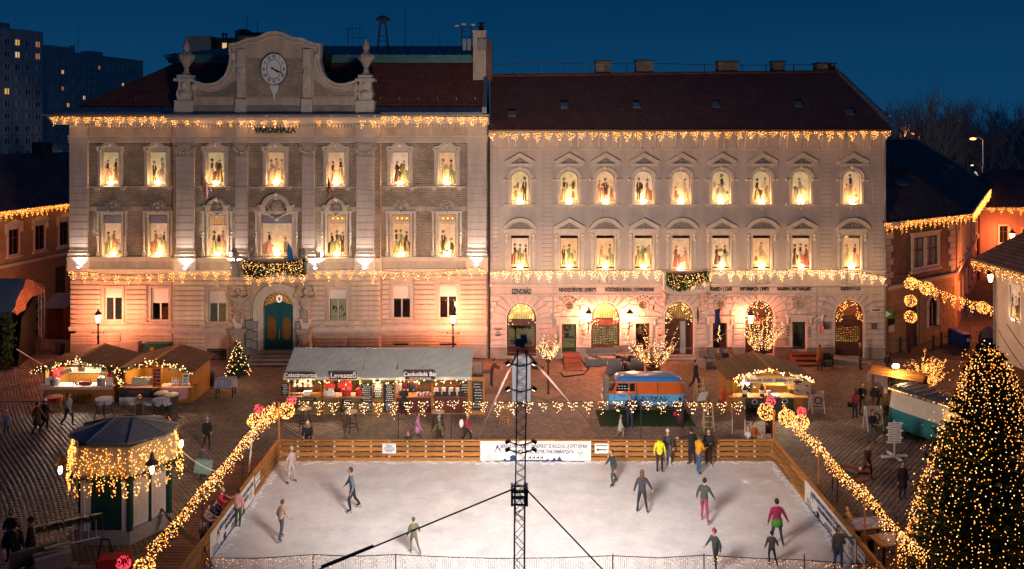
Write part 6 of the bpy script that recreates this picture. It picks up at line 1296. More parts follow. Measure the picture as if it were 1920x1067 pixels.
m=MB();m.face([ea,eb,r0]);m.bd('roof',roofd,CH);m=MB();m.face([eb,r1,r2,r0]);m.face([eb,ec,r1]);rr_=m.bd('roof',roofd,WG) if False else None
def world_part(mb,name,mt,par):
 o=bpy.data.objects.new(name,mb.mesh(name,mt));C.objects.link(o);bpy.context.view_layer.update();o.parent=par;o.matrix_parent_inverse=par.matrix_world.inverted();return o
bpy.data.objects.remove([o for o in CH.children if o.name.startswith('roof')][0])
m=MB();m.face([ea,eb,r0]);world_part(m,'roof',roofd,CH)
m=MB();m.face([eb,r1,r2,r0]);m.face([eb,ec,r1]);world_part(m,'roof',roofdy,WG)
m=MB();m.tube(eb,r0,.09,n=5);m.tube(ea,eb,.08,n=6);world_part(m,'ridge',dark,CH);m=MB();m.tube(eb,ec,.09,n=6);m.tube(r1,ec,.12,n=5);m.tube(r1,r2,.12,n=5);world_part(m,'ridge',zinc,WG)
for(px,py,Y,w_) in((1690,343,60.4,.9),(1743,333,67,.9),(1764,321,70,.9),(1781,312,73,.9),(1820,325,78,1.0)):
 m=MB();m.cbox(P(px,py,Y-1.2),(w_,.5,.10),rx=.6,rz=.5);world_part(m,'skylight',zinc,WG if px>1700 else CH)
m=MB();m.path([P(1664,292,61),V((24.7,56.0,8.9)),V((24.7,55.7,.2))],.07,6);world_part(m,'downpipe',mat('pipe_brown',(.10,.06,.05),.5,.3),CH)
m=MB();m.box(.25,1.05,-.1,-.055,2.0,2.9);m.bd('notice_board',blp,CH,rel=True);m=MB();m.box(.3,1.0,-.1,-.055,1.5,1.95);m.bd('notice_sheet',whp,CH,rel=True)
PH=thg('pink_house','pink plastered house with white window frames at the end of the lane','building',(fx(1838,84),84,0));m=MB();x0=0;hs=[(1.9,2.75,3.7,5.5),(4.2,5.6,4.0,5.2),(8,9.2,3.7,5.5)];wall_holes(m,0,16,-.2,7.5,0,hs,.2);m.box(0,16,.5,.6,-.2,7.5);m.box(-.01,0,0,9,-.2,7.5);m.bd('wall',mat('pink_wall',(.50,.27,.22),.9,var=.25,scale=1),PH,rel=True)
for h in hs:hwn(PH,*h)
MB().raw([(-.5,-.7,7.45),(16,-.7,7.45),(16,4,11),(3.5,4,11),(-.5,9,7.45)],[(0,1,2,3),(0,3,4)]).bd('roof',roofd,PH,rel=True);m=MB();m.box(-.4,16,-.5,0,7.1,7.44);m.bd('cornice',trim,PH,rel=True)
WH=thg('white_house','rough white plastered house with a dark tiled roof at the right edge','building',(28.5,49.4,0),-PI/2)
m=MB();hs=[(1.3,2.5,4.2,6.35),(1.3,2.9,.1,1.7),(6,7.2,4.2,6.35),(11,12.2,4.2,6.35)];wall_holes(m,0,26,-.2,7.2,0,hs,.28);m.box(0,26,.7,.75,-.2,7.2);m.box(-.01,0,0,8,-.2,7.2);m.bd('wall',mat('rough_white',(.62,.58,.55),.95,var=.30,scale=.8,bump=.7,bscale=3),WH,rel=True)
f=MB();frc(f,1.3,2.5,4.2,6.35,.0,.08,.08);wf=f.bd('window',whp,WH,rel=True)
pm=MB();bpy.context.view_layer.update()
pl_=plate(None,1.38,2.42,4.3,6.25,0.12,77);pl_.parent=wf;fl_=MB();fl_.cbox((1.95,-.05,4.3),(.3,.08,.15),rx=.5);fl_.bd('floodlight',dark,wf,rel=True);fl_=MB();fl_.cbox((1.95,-.10,4.32),(.26,.02,.12),rx=.5);fl_.bd('lens',FLOOD,wf,rel=True)
lm=lmp('flood_glow',(0,0,0),18,(1,.6,.28),None,.07);lm.parent=WH;lm.location=(1.9,-.15,4.6)
for h in hs[2:]:hwn(WH,*h)
MB().box(1.3,2.9,.1,.15,.1,1.7).bd('shutter_door',wdd,WH,rel=True)
MB().raw([(-.9,-.85,7.35),(26,-.85,7.35),(26,4.4,11.2),(1.6,4.4,11.2),(-.9,9,7.35),(-.9,-.85,7.25),(26,-.85,7.25)],[(0,1,2,3),(0,3,4),(0,5,6,1)]).bd('roof',roofd,WH,rel=True)
m=MB();m.box(-.9,26,-.83,0,7.0,7.24);m.tube((-.9,-.9,7.3),(26,-.9,7.3),.07,n=6);m.bd('eaves',mat('worn_wood',(.30,.24,.18),.8,var=.4),WH,rel=True)
MB().tube((.1,-.1,0),(.1,-.1,7.2),.06,n=8).bd('downpipe',zinc,WH,rel=True)
m=MB();m.path(sag((1.2,-.02,3.9),(5,-.02,2.0),.2),.02,4);m.path(sag((.3,-.02,3.4),(6,-.02,.8),.5),.015,4);m.bd('cable',wrm,WH,rel=True)
for i,(a,b,Y,zt_,l) in enumerate(((1690,1960,110,9.0,'low dark roofed house beyond the pink house'),(1640,1760,130,11.0,'dark house with a plain roof at the foot of the trees'),(1870,2010,96,10.2,'dark roofed house at the far right behind the lane'))):
 t=thg('far_house',l,'building',(fx(a,Y),Y,0));L=fx(b,Y)-fx(a,Y);MB().box(0,L,0,9,0,zt_-3).bd('wall',brown_wall,t,rel=True);MB().raw([(-.5,-.5,zt_-3),(L+.5,-.5,zt_-3),(L,4.5,zt_),(0,4.5,zt_),(L+.5,9.5,zt_-3),(-.5,9.5,zt_-3)],[(0,1,2,3),(3,2,4,5),(0,3,5),(1,4,2)]).bd('roof',roofd,t,rel=True)
panelm=mat('block_concrete',(.5,.48,.47),.9,var=.25,scale=.25,bump=.1);panelj=mat('block_joint',(.20,.20,.21),.9,var=.1)
wlit=[mat('far_lit_%d'%i,(.4,.3,.1),.5,var=.5,scale=1.3,emit=c,es=e_,ne=True) for i,(c,e_) in enumerate((((1,.50,.10),.75),((1,.38,.14),.35),((1,.62,.28),.8)))]
wframe=mat('far_window_white',(.65,.68,.72),.6,var=.1)
def block(label,pxa,pxb,Ya,Yb,ytop,cols,rows,rowpx,y0px,litset,depth=14,ww=.62):
 a=V((fx(pxa,Ya),Ya,0));b=V((fx(pxb,Yb),Yb,0));L=(b-a).length;t=thg('apartment_block',label,'building',a,math.atan2((b-a).y,(b-a).x));zt=fz(ytop,Ya);MB().box(0,L,0,depth,0,zt).bd('wall',panelm,t,rel=True)
 fh=rowpx*Ya/F;zr=fz(y0px,Ya);j=MB();
 for r in range(rows+1):j.box(0,L,-.03,-.001,zr-r*fh-fh*.58,zr-r*fh-fh*.58+.06)
 for c in range(cols+1):j.box(c*L/cols-.03,c*L/cols+.03,-.034,-.004,2,zt)
 j.bd('panel_joint',panelj,t,rel=True);cw=L/cols;w2=cw*ww/2;h2=fh*.27
 fm_=MB();frc(fm_,-w2,w2,-h2,h2,-.06,-.0,.12);fm_.box(-.05,.05,-.05,-.001,-h2,h2);fm_.box(w2*.25-.04,w2*.25+.04,-.05,0,-h2,h2);fme=fm_.mesh('window',wframe);pme={None:MB().box(-w2,w2,-.01,-.005,-h2,h2).mesh('pane',blackg)}
 for k in range(3):pme[k]=MB().box(-w2,w2,-.01,-.005,-h2,h2).mesh('pane',wlit[k])
 pme[9]=MB().box(-w2,w2*.2,-.012,-.006,-h2,h2).mesh('pane',mat('pale_curtain',(.6,.63,.68),.8,var=.1))
 rr=random.Random(pxa+900)
 for r in range(rows):
  for c in range(cols):
   o=bpy.data.objects.new('window',fme);C.objects.link(o);o.parent=t;o.location=((c+.5)*cw,0,zr-r*fh)
   k=litset.get((r,c),9 if rr.random()<.4 else None);p_=bpy.data.objects.new('pane',pme[k]);C.objects.link(p_);p_.parent=o
   if k==9:p2=bpy.data.objects.new('pane',pme[None]);C.objects.link(p2);p2.parent=o;p2.location=(0,.002,0)
 m=MB();m.box(L*.12,L*.3,2,6,zt,zt+1.8);m.box(L*.5,L*.62,2,6,zt,zt+1.6);m.box(L*.34,L*.37,3,4,zt,zt+2.6);m.tube((L*.4,3,zt),(L*.4,3,zt+9),.06,n=4);m.box(-.1,L+.1,-.1,depth,zt,zt+.25);m.bd('rooftop',panelm,t,rel=True);return t
block('tall grey apartment block at the far left edge, nearest of the housing blocks',-60,80,172,186,47,7,11,24.3,71,{(0,4):0,(0,6):1,(1,6):1,(1,4):2,(4,3):0},ww=.5)
block('long grey apartment block stepping down behind the left end of the town hall roof',80,268,235,275,93,20,10,15.8,116,{(1,3):2,(3,3):1,(4,7):2,(5,4):0,(6,3):1,(2,15):2,(0,10):1,(2,9):9},ww=.5)
t=thg('apartment_block','grey rooftop of an apartment block rising behind the clock gable','building',(fx(347,150),150,0));w_=lambda p:fx(p,150)-fx(347,150);h_=lambda q:fz(q,150)
m=MB();m.box(0,w_(395),0,10,0,h_(67));m.box(w_(440),w_(500),1,10,0,h_(66));m.bd('wall',mat('block_light',(.34,.33,.32),.9,var=.2,scale=.4),t,rel=True);m=MB();m.box(w_(395)+.01,w_(440)-.01,.6,10,0,h_(70));m.box(w_(430),w_(502),3,9,h_(80),h_(57));m.box(w_(440),w_(455),2,5,h_(70),h_(52));m.bd('stair_tower',mat('block_dark',(.07,.06,.06),.9,var=.2),t,rel=True)
for p in(411,417,436,440,513,518):m=MB();m.tube((w_(p),2,h_(75)),(w_(p),2,h_(63 if p<430 else 58)),.18,n=6);m.ball((w_(p),2,h_(62 if p<430 else 57)),.3,6,4);m.bd('roof_vent',zinc,t,rel=True)
MB().box(w_(415),w_(423),.5,.58,h_(90),h_(80)).bd('window',wlit[2],t,rel=True);MB().box(w_(441),w_(444),.9,.98,h_(83),h_(80)).bd('window',wlit[1],t,rel=True)
for p,q in((450,23),(470,33)):m=MB();m.tube((w_(p),4,h_(70)),(w_(p),4,h_(q)),.06,n=4);m.bd('antenna_mast',dark,t,rel=True)
t=thg('roof_siren','round siren on a four legged mast on the town hall roof','siren',(fx(718,60),60,fz(90,60)));zz=lambda q:fz(q,60)-fz(90,60);m=MB()
for a,b in((-1,-1),(1,-1),(1,1),(-1,1)):m.tube((a*.42,b*.3,-.4),(a*.18,b*.15,zz(41)),.035,n=5)
for q in(68,78):m.box(-.33,.33,-.03,.03,zz(q),zz(q)+.05)
m.bd('mast_frame',dark,t,rel=True);MB().lathe([(.1,zz(44)),(.25,zz(40)),(.56,zz(37)),(.50,zz(35)),(.28,zz(31)),(.05,zz(29))],(0,0,0),14).bd('siren_head',mat('siren_grey',(.08,.09,.1),.5,.3),t,rel=True)
def aerial(label,px,y0,y1,Y,bars):
 t=thg('antenna',label,'antenna',P(px,y1,Y));m=MB();L=fz(y0,Y)-fz(y1,Y);m.tube((0,0,-.3),(0,0,L),.03,n=5);m.bd('mast',dark,t,rel=True)
 for(h,a,b,els) in bars:
  m=MB();m.tube((a,0,L*h),(b,0,L*h),.02,n=4)
  for e_ in els:m.tube((e_,0,L*h-.35),(e_,0,L*h+.45),.012,n=4)
  m.bd('aerial_array',dark,t,rel=True)
 return t
aerial('television aerial with two comb arrays on the town hall roof',653,52,85,60,[(.95,-.15,1.1,(.3,.55,.8,1.05)),(.42,-.2,1.6,(.35,.8,1.2))]);aerial('thin whip antenna right of the siren on the town hall roof',760,17,87,60,[]);aerial('short rod antenna right of the whip antenna on the town hall roof',825,68,84,60,[])
t=thg('phone_mast','phone mast with white drum aerials beside the tan chimney','antenna',P(872,90,57.5));m=MB();z=lambda q:fz(q,57.5)-fz(90,57.5)
for a in(-.22,.42):m.tube((a,0,-.5),(a,0,z(50)),.035,n=6)
for q in(51,60,70):m.box(-.3,.5,-.03,.03,z(q),z(q)+.05)
m.bd('mast_frame',dark,t,rel=True)
for a,q in((-.55,50),(-.1,47),(.55,48)):MB().lathe([(.16,0),(.18,.06),(.12,.12)],(a,0,z(q)),10).bd('drum_aerial',whp,t,rel=True)
for a in(.0,.32,1.0,1.35):MB().box(a-.12,a+.12,-.75,-.6,z(96),z(75)).bd('panel_aerial',mat('panel_grey',(.28,.28,.30),.6),t,rel=True)
def bare_tree_mesh(seed,h,spread=.55,depth=5,up=.25,r0=.22,ratio=.72,sides=3,lean=0.0,first=.3):
 r=random.Random(seed);tk=MB();br=MB();tips=[]
 def grow(p,d,L,rad,lv):
  n=3;pts=[p]
  for i in range(n):
   d=(d+V((r.uniform(-.16,.16),r.uniform(-.16,.16),up*.35))).normalized();p=p+d*(L/n);pts.append(p)
  mb=tk if lv==0 else br
  for i in range(n):mb.tube(pts[i],pts[i+1],rad*(1-.28*i/n),rad*(1-.28*(i+1)/n),6 if lv==0 else sides,caps=False)
  if lv>=depth:tips.append(p);return
  if lv>=depth-2:tips.append(p)
  k=r.choice((2,3,3)) if lv else 4
  for i in range(k):
   a=r.uniform(0,2*PI);q=spread*r.uniform(.6,1.25);dd=(d+V((math.cos(a)*q,math.sin(a)*q,up))).normalized()
   st=pts[r.choice((2,3))] if lv else pts[r.choice((1,2,3,3))]
   grow(st,dd,L*ratio*r.uniform(.75,1.15),rad*.58,lv+1)
 grow(V((0,0,0)),V((lean,0,1)).normalized(),h*first,r0,0)
 return tk,br,tips
farbark=mat('far_bark',(.24,.25,.26),.95,var=.3)
def far_tree_proto(seed,h,spread,up,depth=6,ratio=.70,first=.34):
 t=thg('bare_tree','x','tree',(0,0,0),group='bare winter trees beyond the roofs');a,b,tips=bare_tree_mesh(seed,h,spread,depth,up,h*.018,ratio,3,first=first)
 a.bd('trunk',farbark,t,rel=True);b.bd('crown',farbark,t,rel=True,kind='stuff');return t
protos=[far_tree_proto(3,20,.75,.10),far_tree_proto(8,22,.60,.14),far_tree_proto(21,19,.85,.05),far_tree_proto(5,24,.26,.45,6,.70,.26)]
TL=['bare tree in the dark wood beyond the corner house roof','wide bare tree in the dark wood right of the street lamps','bare tree at the foot of the dark wood behind the low roofs','narrow upright bare tree']
spots=[]
rt=random.Random(11)
for i in range(56):spots.append((1628+i*5.8+rt.uniform(-6,6),rt.uniform(140,235),rt.choice((0,1,2)),rt.uniform(.85,1.15)))
tree_labels={}
used=set()
for px,Y,k,s in spots+[(1783,170,3,1.05),(1765,175,3,1.0),(1830,180,3,.85),(1700,168,3,.85),(1160,150,3,1.22),(1180,158,0,.75),(1262,160,0,.78),(1282,165,3,.98),(1295,158,2,.72),(278,118,3,1.12),(298,124,3,1.18)]+[(q*16-8,118+q*3,q%3,.62) for q in range(9)]:
 pr=protos[k];lab=('narrow upright' if k==3 else('thin','spreading','rounded')[k])+' bare tree in the dark wood '+('between the gallery roof and the orange lamp' if px<1730 else 'between the two orange lamps' if px<1840 else 'right of the tall orange lamp')+(', behind' if Y>190 else '');g_='bare winter trees of the dark wood'
 if k==3 and 1600<px:g_='narrow upright trees of the dark wood'
 if 1100<px<1300:lab='bare tree top above the long roof, '+{1160:'tall narrow one beside the first chimney',1180:'low one right of the narrow one',1262:'left of a clump of three',1282:'middle of a clump of three',1295:'right of a clump of three'}[int(px)];g_=None
 if px in(278,298):lab='tall bare poplar left of the town hall roof, '+('left' if px==278 else 'right')+' of two';g_=None
 if px<200:lab='low dark tree behind the ochre house roof';g_='low dark trees behind the ochre house'
 first=k not in used;used.add(k);o=pr if first else copy_tree(pr)
 o.location=(fx(px,Y),Y,0);o.rotation_euler=(0,0,rt.uniform(0,6));o.scale=(s,s,s);o['label']=lab
 if g_:o['group']=g_
 elif 'group' in o:del o['group']
ww_=MB()
for i in range(14000):
 Y=rt.uniform(140,260);px=rt.uniform(1600,2050);x=fx(px,Y);h=rt.uniform(3,9);a=rt.uniform(-.25,.25)*h;ww_.face([(x-.22,Y,0),(x+.22,Y,0),(x+a,Y,h)])
for i in range(1500):
 Y=rt.uniform(110,160);px=rt.uniform(-60,150);x=fx(px,Y);h=rt.uniform(4,11);a=rt.uniform(-.25,.25)*h;ww_.face([(x-.3,Y,0),(x+.3,Y,0),(x+a,Y,h)])
o=ww_.bd('undergrowth',farbark);o['kind']='stuff';tag(o,'dark thicket filling the foot of the wood beyond the roofs','undergrowth')
for i,(px,py,Y,yb,l,lit) in enumerate(((1843,262,110,330,'tall street lamp post glowing orange in front of the wood',1),(1724,252,150,300,'small orange street lamp among the trees behind the corner house',1),(1843,312,100,345,'low white lit street lamp on a post near the far low roofs',2),(44,330,130,345,'added hidden white lamp brightening the apartment blocks behind the ochre house',3))):  # last lamp is added, hidden by roofs, to brighten the apartment blocks
 t=thg('street_lamp',l,'street lamp',(fx(px,Y),Y,0));m=MB();zt=fz(py,Y);m.path([V((0,0,0)),V((0,0,zt)),V((-.5,0,zt+.3)),V((-1.2,0,zt+.2))],.08,6);m.bd('post',zinc,t,rel=True);m=MB();m.ball((-1.3,0,zt+.12),.28 if lit==1 else.12,8,5,(1.6,.8,.6));m.bd('lamp_head',mat('far_lamp_%d'%min(lit,2),(.8,.5,.3),.5,var=0,emit=(1,.28,.08) if lit==1 else(1,.8,.6),es=5 if lit==1 else 1.5,ne=True),t,rel=True);lmp('lamp_light',V((fx(px,Y)-1.3,Y+1.8*lit,zt-.2)),(0,400,3500,3600)[lit],(1,.35,.12) if lit==1 else(1,.86,.7),t,.2)
yel_ply=mat('plywood_yellow',(.38,.18,.035),.6,var=.35,scale=3,bump=.15,stretch=(1,1,.3));chalk=mat('chalkboard',(.02,.022,.02),.8,var=.3);chalkp=mat('chalk_white',(.6,.6,.55),.9,var=0)
gingham=patmat('check_cloth',(.45,.42,.45),(.14,.16,.28),(.30,.30,.38),.07,.07,'xy',.004,off=.5,var=.1);pinkcl=mat('pink_cloth',(.55,.28,.26),.85,var=.2,scale=4);dkg=mat('dark_grey',(.05,.05,.055),.7,var=.2)
def pks(par,x0,x1,y0,y1,z0,z1,n,axis='x',mt=yel_ply,name='plank'):
 """upright boards side by side"""
 L=(x1-x0) if axis=='x' else(y1-y0);w_=L/n
 me=(MB().box(-w_/2+.004,w_/2-.004,-.012,.012,0,z1-z0) if axis=='x' else MB().box(-.012,.012,-w_/2+.004,w_/2-.004,0,z1-z0)).mesh(name,mt)
 for i in range(n):
  o=bpy.data.objects.new(name,me);C.objects.link(o);o.parent=par;o.location=(x0+(i+.5)*w_,y0+R.uniform(-.004,.004),z0) if axis=='x' else(x0+R.uniform(-.004,.004),y0+(i+.5)*w_,z0)
def hut(label,cx,yf,W_,D_,ze,za,over=.35,rz=0,roofmt=None,slats=False,shift=0.0):
 """gabled market hut, open above a counter; local x across, -y front"""
 t=thg('market_hut',label,'market stall',(cx,yf,0),rz);h=W_/2
 pks(t,-h,-h,0,D_,0,ze,12,'y');pks(t,h,h,0,D_,0,ze,12,'y');pks(t,-h,h,D_,D_,0,ze,16);pks(t,-h+.02,h-.02,.0,.0,0,.88,18)
 m=MB()
 for a in(-h+.04,h-.04):m.box(a-.05,a+.05,-.05,.05,0,ze)
 m.box(-h,h,-.03,.03,ze-.04,ze+.06);m.bd('front_frame',wd0,t,rel=True)
 MB().box(-h-.18,h+.12,-.42,.35,.90,.95).bd('counter',wd0,t,rel=True)
 mt=roofmt or shingle;oy0,oy1=-over-.1,D_+.25;hx=h+over;sl=(za-ze)/h;zo=ze-over*sl
 for sgn in(-1,1):
  if slats:
   n=11;sr=None
   for q in range(n):
    u0=q/n;u1=(q+1.25)/n;x0,x1=sgn*hx*(1-u0),sgn*hx*(1-min(u1,1));z0,z1=zo+(za-zo)*u0,zo+(za-zo)*min(u1,1)
    s_=MB();s_.raw([(x0,oy0,z0+.03),(x0,oy1,z0+.03),(x1,oy1,z1+.0),(x1,oy0,z1+.0),(x0,oy0,z0+.055),(x0,oy1,z0+.055),(x1,oy1,z1+.025),(x1,oy0,z1+.025)],[(0,1,2,3),(4,7,6,5),(0,4,5,1),(3,2,6,7),(0,3,7,4),(1,5,6,2)]);s_.bd('roof_board',mt,t,rel=True)
  else:
   n,k=6,7
   for i in range(n):
    for j in range(k):
     u0,u1=i/n,(i+1)/n+.01;y0=oy0+(oy1-oy0)*j/k;y1=oy0+(oy1-oy0)*(j+1)/k-.012
     x0,x1=sgn*hx*(1-u0),sgn*hx*(1-u1);z0,z1=zo+(za-zo)*u0+.025,zo+(za-zo)*u1
     s_=MB();s_.raw([(x0,y0,z0),(x0,y1,z0),(x1,y1,z1),(x1,y0,z1),(x0,y0,z0+.02),(x0,y1,z0+.02),(x1,y1,z1+.02),(x1,y0,z1+.02)],[(0,1,2,3),(4,7,6,5),(0,4,5,1),(3,2,6,7),(0,3,7,4),(1,5,6,2)]);s_.bd('shingle',mat('shingle_brown',(.11,.045,.03),.7,var=.4,scale=4,objvar=.25),t,rel=True)
 m=MB();m.raw([(-hx,oy0+.02,zo),(0,oy0+.02,za),(hx,oy0+.02,zo),(hx,oy1,zo),(0,oy1,za),(-hx,oy1,zo),(-hx,oy0+.02,zo-.05),(0,oy0+.02,za-.06),(hx,oy0+.02,zo-.05)],[(0,1,4,5),(1,2,3,4),(6,7,1,0),(7,8,2,1)]);m.bd('roof_deck',wdd,t,rel=True)
 m=MB();m.raw([(-.16,oy0-.02,za-.03),(0,oy0-.02,za+.07),(.16,oy0-.02,za-.03),(.16,oy1+.02,za-.03),(0,oy1+.02,za+.07),(-.16,oy1+.02,za-.03)],[(0,1,4,5),(1,2,3,4),(0,2,1),(5,4,3)]);m.bd('ridge_board',wd0,t,rel=True)
 return t
def fgl(label,path,r=.10,dens=70,nb=12,bulb_r=.032,seed=2,mats=(WHT,WARM),power=0,group='fir garlands with lights on the market stalls',drop=.1,cat='garland'):
 rr=random.Random(seed);path=[V(p) for p in path];L=plen(path);t=thg('fir_garland',label,cat,path[0],group=group);m=MB();n=int(L*dens)
 for i in range(n):
  c=along(path,rr.random()*L)+V((rr.gauss(0,r*.4),rr.gauss(0,r*.4),rr.gauss(0,r*.35)-drop*rr.random()));d=V((rr.uniform(-1,1),rr.uniform(-1,.6),rr.uniform(-1,.6))).normalized()*r*rr.uniform(.8,1.8);u=d.orthogonal().normalized()*r*.16
  m.mi=rr.randrange(2);m.face([c-u,c+u,c+d]);m.face([c-u.cross(d).normalized()*r*.16,c+u.cross(d).normalized()*r*.16,c+d])
 m.bd('foliage',[green,green2],t,kind='stuff');pts=[along(path,rr.random()*L)+V((rr.gauss(0,r*.6),-r*.6+rr.gauss(0,r*.4),rr.gauss(0,r*.7))) for i in range(int(L*nb))]
 bbs(pts,bulb_r,t,mats);
 if power:
  k=max(1,int(L/2.2))
  for i in range(k):lmp('glow',along(path,(i+.5)*L/k)+V((0,-.3,0)),power,(1,.55,.22),t,.1)
 return t
def slp(par_label,c,power,col=(1,.72,.42)):
 t=thg('stall_lamp',par_label,'lamp',c,group='lamps hanging inside the market stalls');MB().lathe([(.02,.12),(.11,.02),(.10,0)],(0,0,0),8).bd('shade',dark,t,rel=True);MB().ball((0,0,-.01),.06,6,4).bd('bulb',FLOOD,t,rel=True);lmp('lamp_light',V(c)+V((0,0,-.12)),power*3.8,col,t,.12);return t
def sml(name,label,cat,c,bd,mts,group=None):
 m=MB();bd(m);o=m.bd(name,mts,None,rel=True);o.location=c;tag(o,label,cat,group);return o
h1=hut('left market hut with brown roof, white counter cloth and red side curtain',-23.95,46.4,3.9,2.6,1.98,2.50)
T1=V((-23.95,46.4,0));MB().box(-1.93,1.93,2.45,2.55,.9,1.95).bd('back_panel',mat('cream_panel',(.62,.50,.34),.8,var=.2),h1,rel=True)
sml('counter_cloth','pinkish white cloth hanging over the front counter of the left market hut','tablecloth',T1+V((0,-.0,0)),lambda m:(m.box(-2.12,2.05,-.46,.36,.952,.975),m.box(-2.12,2.05,-.475,-.462,.82,.972),m.box(-2.125,2.055,-.49,-.478,.86,.90)),mat('counter_pink',(.55,.40,.38),.8,var=.15))
sml('side_curtain','red curtain at the left end inside the left market hut','curtain',T1+V((-1.75,.5,0)),lambda m:[m.box(-.12,.02,q*.18,q*.18+.15,1.0,1.95) for q in range(6)],rdp)
sml('price_board','slanted pale price board leaning before the red curtain of the left market hut','sign',T1+V((-1.2,.8,1.35)),lambda m:m.cbox((0,0,.1),(.75,.03,.22),ry=-.35),crm)
def pot(label,x,y,z,r,h,mt,off=T1):return sml('pot',label,'pot',off+V((x,y,z)),lambda m:m.lathe([(r*.9,0),(r,.03),(r,h),(r*1.08,h+.01),(r*1.05,h+.04),(r*.4,h+.07),(.04,h+.12)],(0,0,0),12),mt)
pot('shiny steel pot at the left end of the left hut counter',-1.32,-.1,.98,.22,.30,stl);pot('shiny steel pot at the right end of the left hut counter',1.22,-.1,.98,.20,.36,stl)
for q,x in enumerate((-1.7,1.68)):sml('menu_stand',('white menu card standing at the left end of the left hut counter','white menu card standing at the right end of the left hut counter')[q],'sign',T1+V((x,-.1,.98)),lambda m:m.cbox((0,0,.2),(.34,.03,.42),rx=-.1),whp)
def btl(m,x,y,z,s=1.0):m.lathe([(.035*s,0),(.037*s,.15*s),(.012*s,.2*s),(.012*s,.26*s)],(x,y,z),6)
for q in range(7):
 for k in range(4):sml('bottle','dark wine bottle on the rack at the back of the left market hut','bottle',T1+V((.55+q*.12,1.2+k*.18,.98+k*.14)),lambda m:btl(m,0,0,0,1.35),mat('bottle_dark',(.03,.02,.01),.2,var=0),'bottles racked in the left market hut')
for q in range(5):sml('jar','small dark jar on the tray in the middle of the left hut counter','jar',T1+V((-.35+q*.1,.05,.98)),lambda m:m.lathe([(.04,0),(.04,.1),(.02,.12)],(0,0,0),6),dkg,'small jars on the left hut counter')
sml('sugar_box','copper coloured box with bottles on the left hut counter','box',T1+V((.35,0,.98)),lambda m:(m.box(-.3,.3,-.12,.12,0,.16),[btl(m,-.24+q*.12,0,.16,.8) for q in range(5)]),mat('copper_box',(.35,.12,.05),.4,.5))
sml('hanging_cloth','dark pink cloth hanging at the right side inside the left market hut','cloth',T1+V((1.35,.6,1.35)),lambda m:m.lathe([(.20,-.35),(.13,.1),(.06,.45)],(0,0,0),8,(1,.5)),rdp)
sml('poster','cream notice hanging in the middle of the left market hut','sign',T1+V((0,.2,1.62)),lambda m:m.box(-.2,.2,-.01,.01,0,.28),crm)
slp('lamp hanging left of centre in the left market hut',T1+V((-.6,.9,1.95)),75,(1,.82,.62));slp('lamp hanging right of centre in the left market hut',T1+V((.8,.9,1.95)),75,(1,.82,.62))
fgl('lit fir garland along the front gable of the left market hut',[T1+V((-2.3,-.5,1.86)),T1+V((0,-.5,2.44)),T1+V((2.25,-.5,1.90))],.13,150,16,.03,5,power=8)
h2=hut('second market hut with brown roof, pink counters and a black and white banner',-19.55,46.25,3.75,2.7,1.98,2.50);T2=V((-19.55,46.25,0))
sml('counter_cloth','pink cloth on the left counter of the second market hut','tablecloth',T2,lambda m:(m.box(-1.95,-.1,-.46,.36,.952,.975),),pinkcl)
sml('banner','black and white banner on the front of the second market hut counter','banner',T2,lambda m:(m.box(-1.93,-.12,-.47,-.45,.45,.94),setattr(m,'mi',1),m.box(-1.93,-.12,-.468,-.452,.0,.45),setattr(m,'mi',2),m.box(-1.4,-.6,-.475,-.471,.72,.80)),[dkg,whp,rdp])
sml('counter_cloth','pink cloth draped over the right counter of the second market hut','tablecloth',T2,lambda m:(m.box(.2,1.85,-.46,.36,.952,.975),m.raw([(.25,-.47,.97),(1.85,-.47,.97),(1.8,-.5,.40),(1.4,-.5,.32),(.5,-.5,.5),(.25,-.46,.97)],[(0,1,2,3,4)])),pinkcl)
def tub(label,x,y):
 t=thg('tub',label,'tub',T2+V((x,y,0)));MB().lathe([(.28,0),(.30,.3),(.42,.78),(.44,.80),(.40,.79)],(0,0,0),14).bd('vessel',dkg,t,rel=True);MB().lathe([(.40,.76),(.34,.86),(.1,.90)],(0,0,0),12).bd('lid',mat('pale_lid',(.5,.42,.33),.7),t,rel=True);m=MB()
 for q in range(3):m.box(-.2+.12*q,-.12+.14*q,-.40,-.37,.3+.05*q,.42+.05*q)
 m.bd('chalk_mark',chalkp,t,rel=True)
tub('dark round tub with pale lid left of the other one before the second hut',.55,-.85);tub('dark round tub with pale lid nearest the right corner of the second hut',1.2,-1.15)
t=thg('menu_board','orange board with rows of small dish pictures in the second market hut','sign',T2+V((.15,-.48,1.0)));m=MB();m.box(-.25,.25,-.02,.02,0,1.1);m.polyY([(-.28,1.1),(.28,1.1),(.22,1.2),(0,1.13),(-.22,1.2)],-.02,.02);m.bd('board',mat('menu_orange',(.6,.2,.05),.6),t,rel=True)
for r_ in range(5):
 for c_ in range(2):MB().box(-.18+c_*.2,-.02+c_*.2,-.035,-.021,.12+r_*.19,.25+r_*.19).bd('dish_picture',(dkg,rdp,navy)[(r_+c_)%3],t,rel=True)
for q in range(6):sml('bottle','white sauce bottle on the right counter of the second market hut','bottle',T2+V((.75+.11*q,.1+.05*(q%2),.98)),lambda m:btl(m,0,0,0,1.5),whp,'sauce bottles on the second hut counter')
sml('roll_basket','heap of pale bread rolls near the right end of the second hut counter','basket',T2+V((1.45,.05,1.0)),lambda m:[m.ball((R.uniform(-.2,.2),R.uniform(-.1,.1),R.uniform(0,.08)),.07,6,4) for q in range(12)],crm)
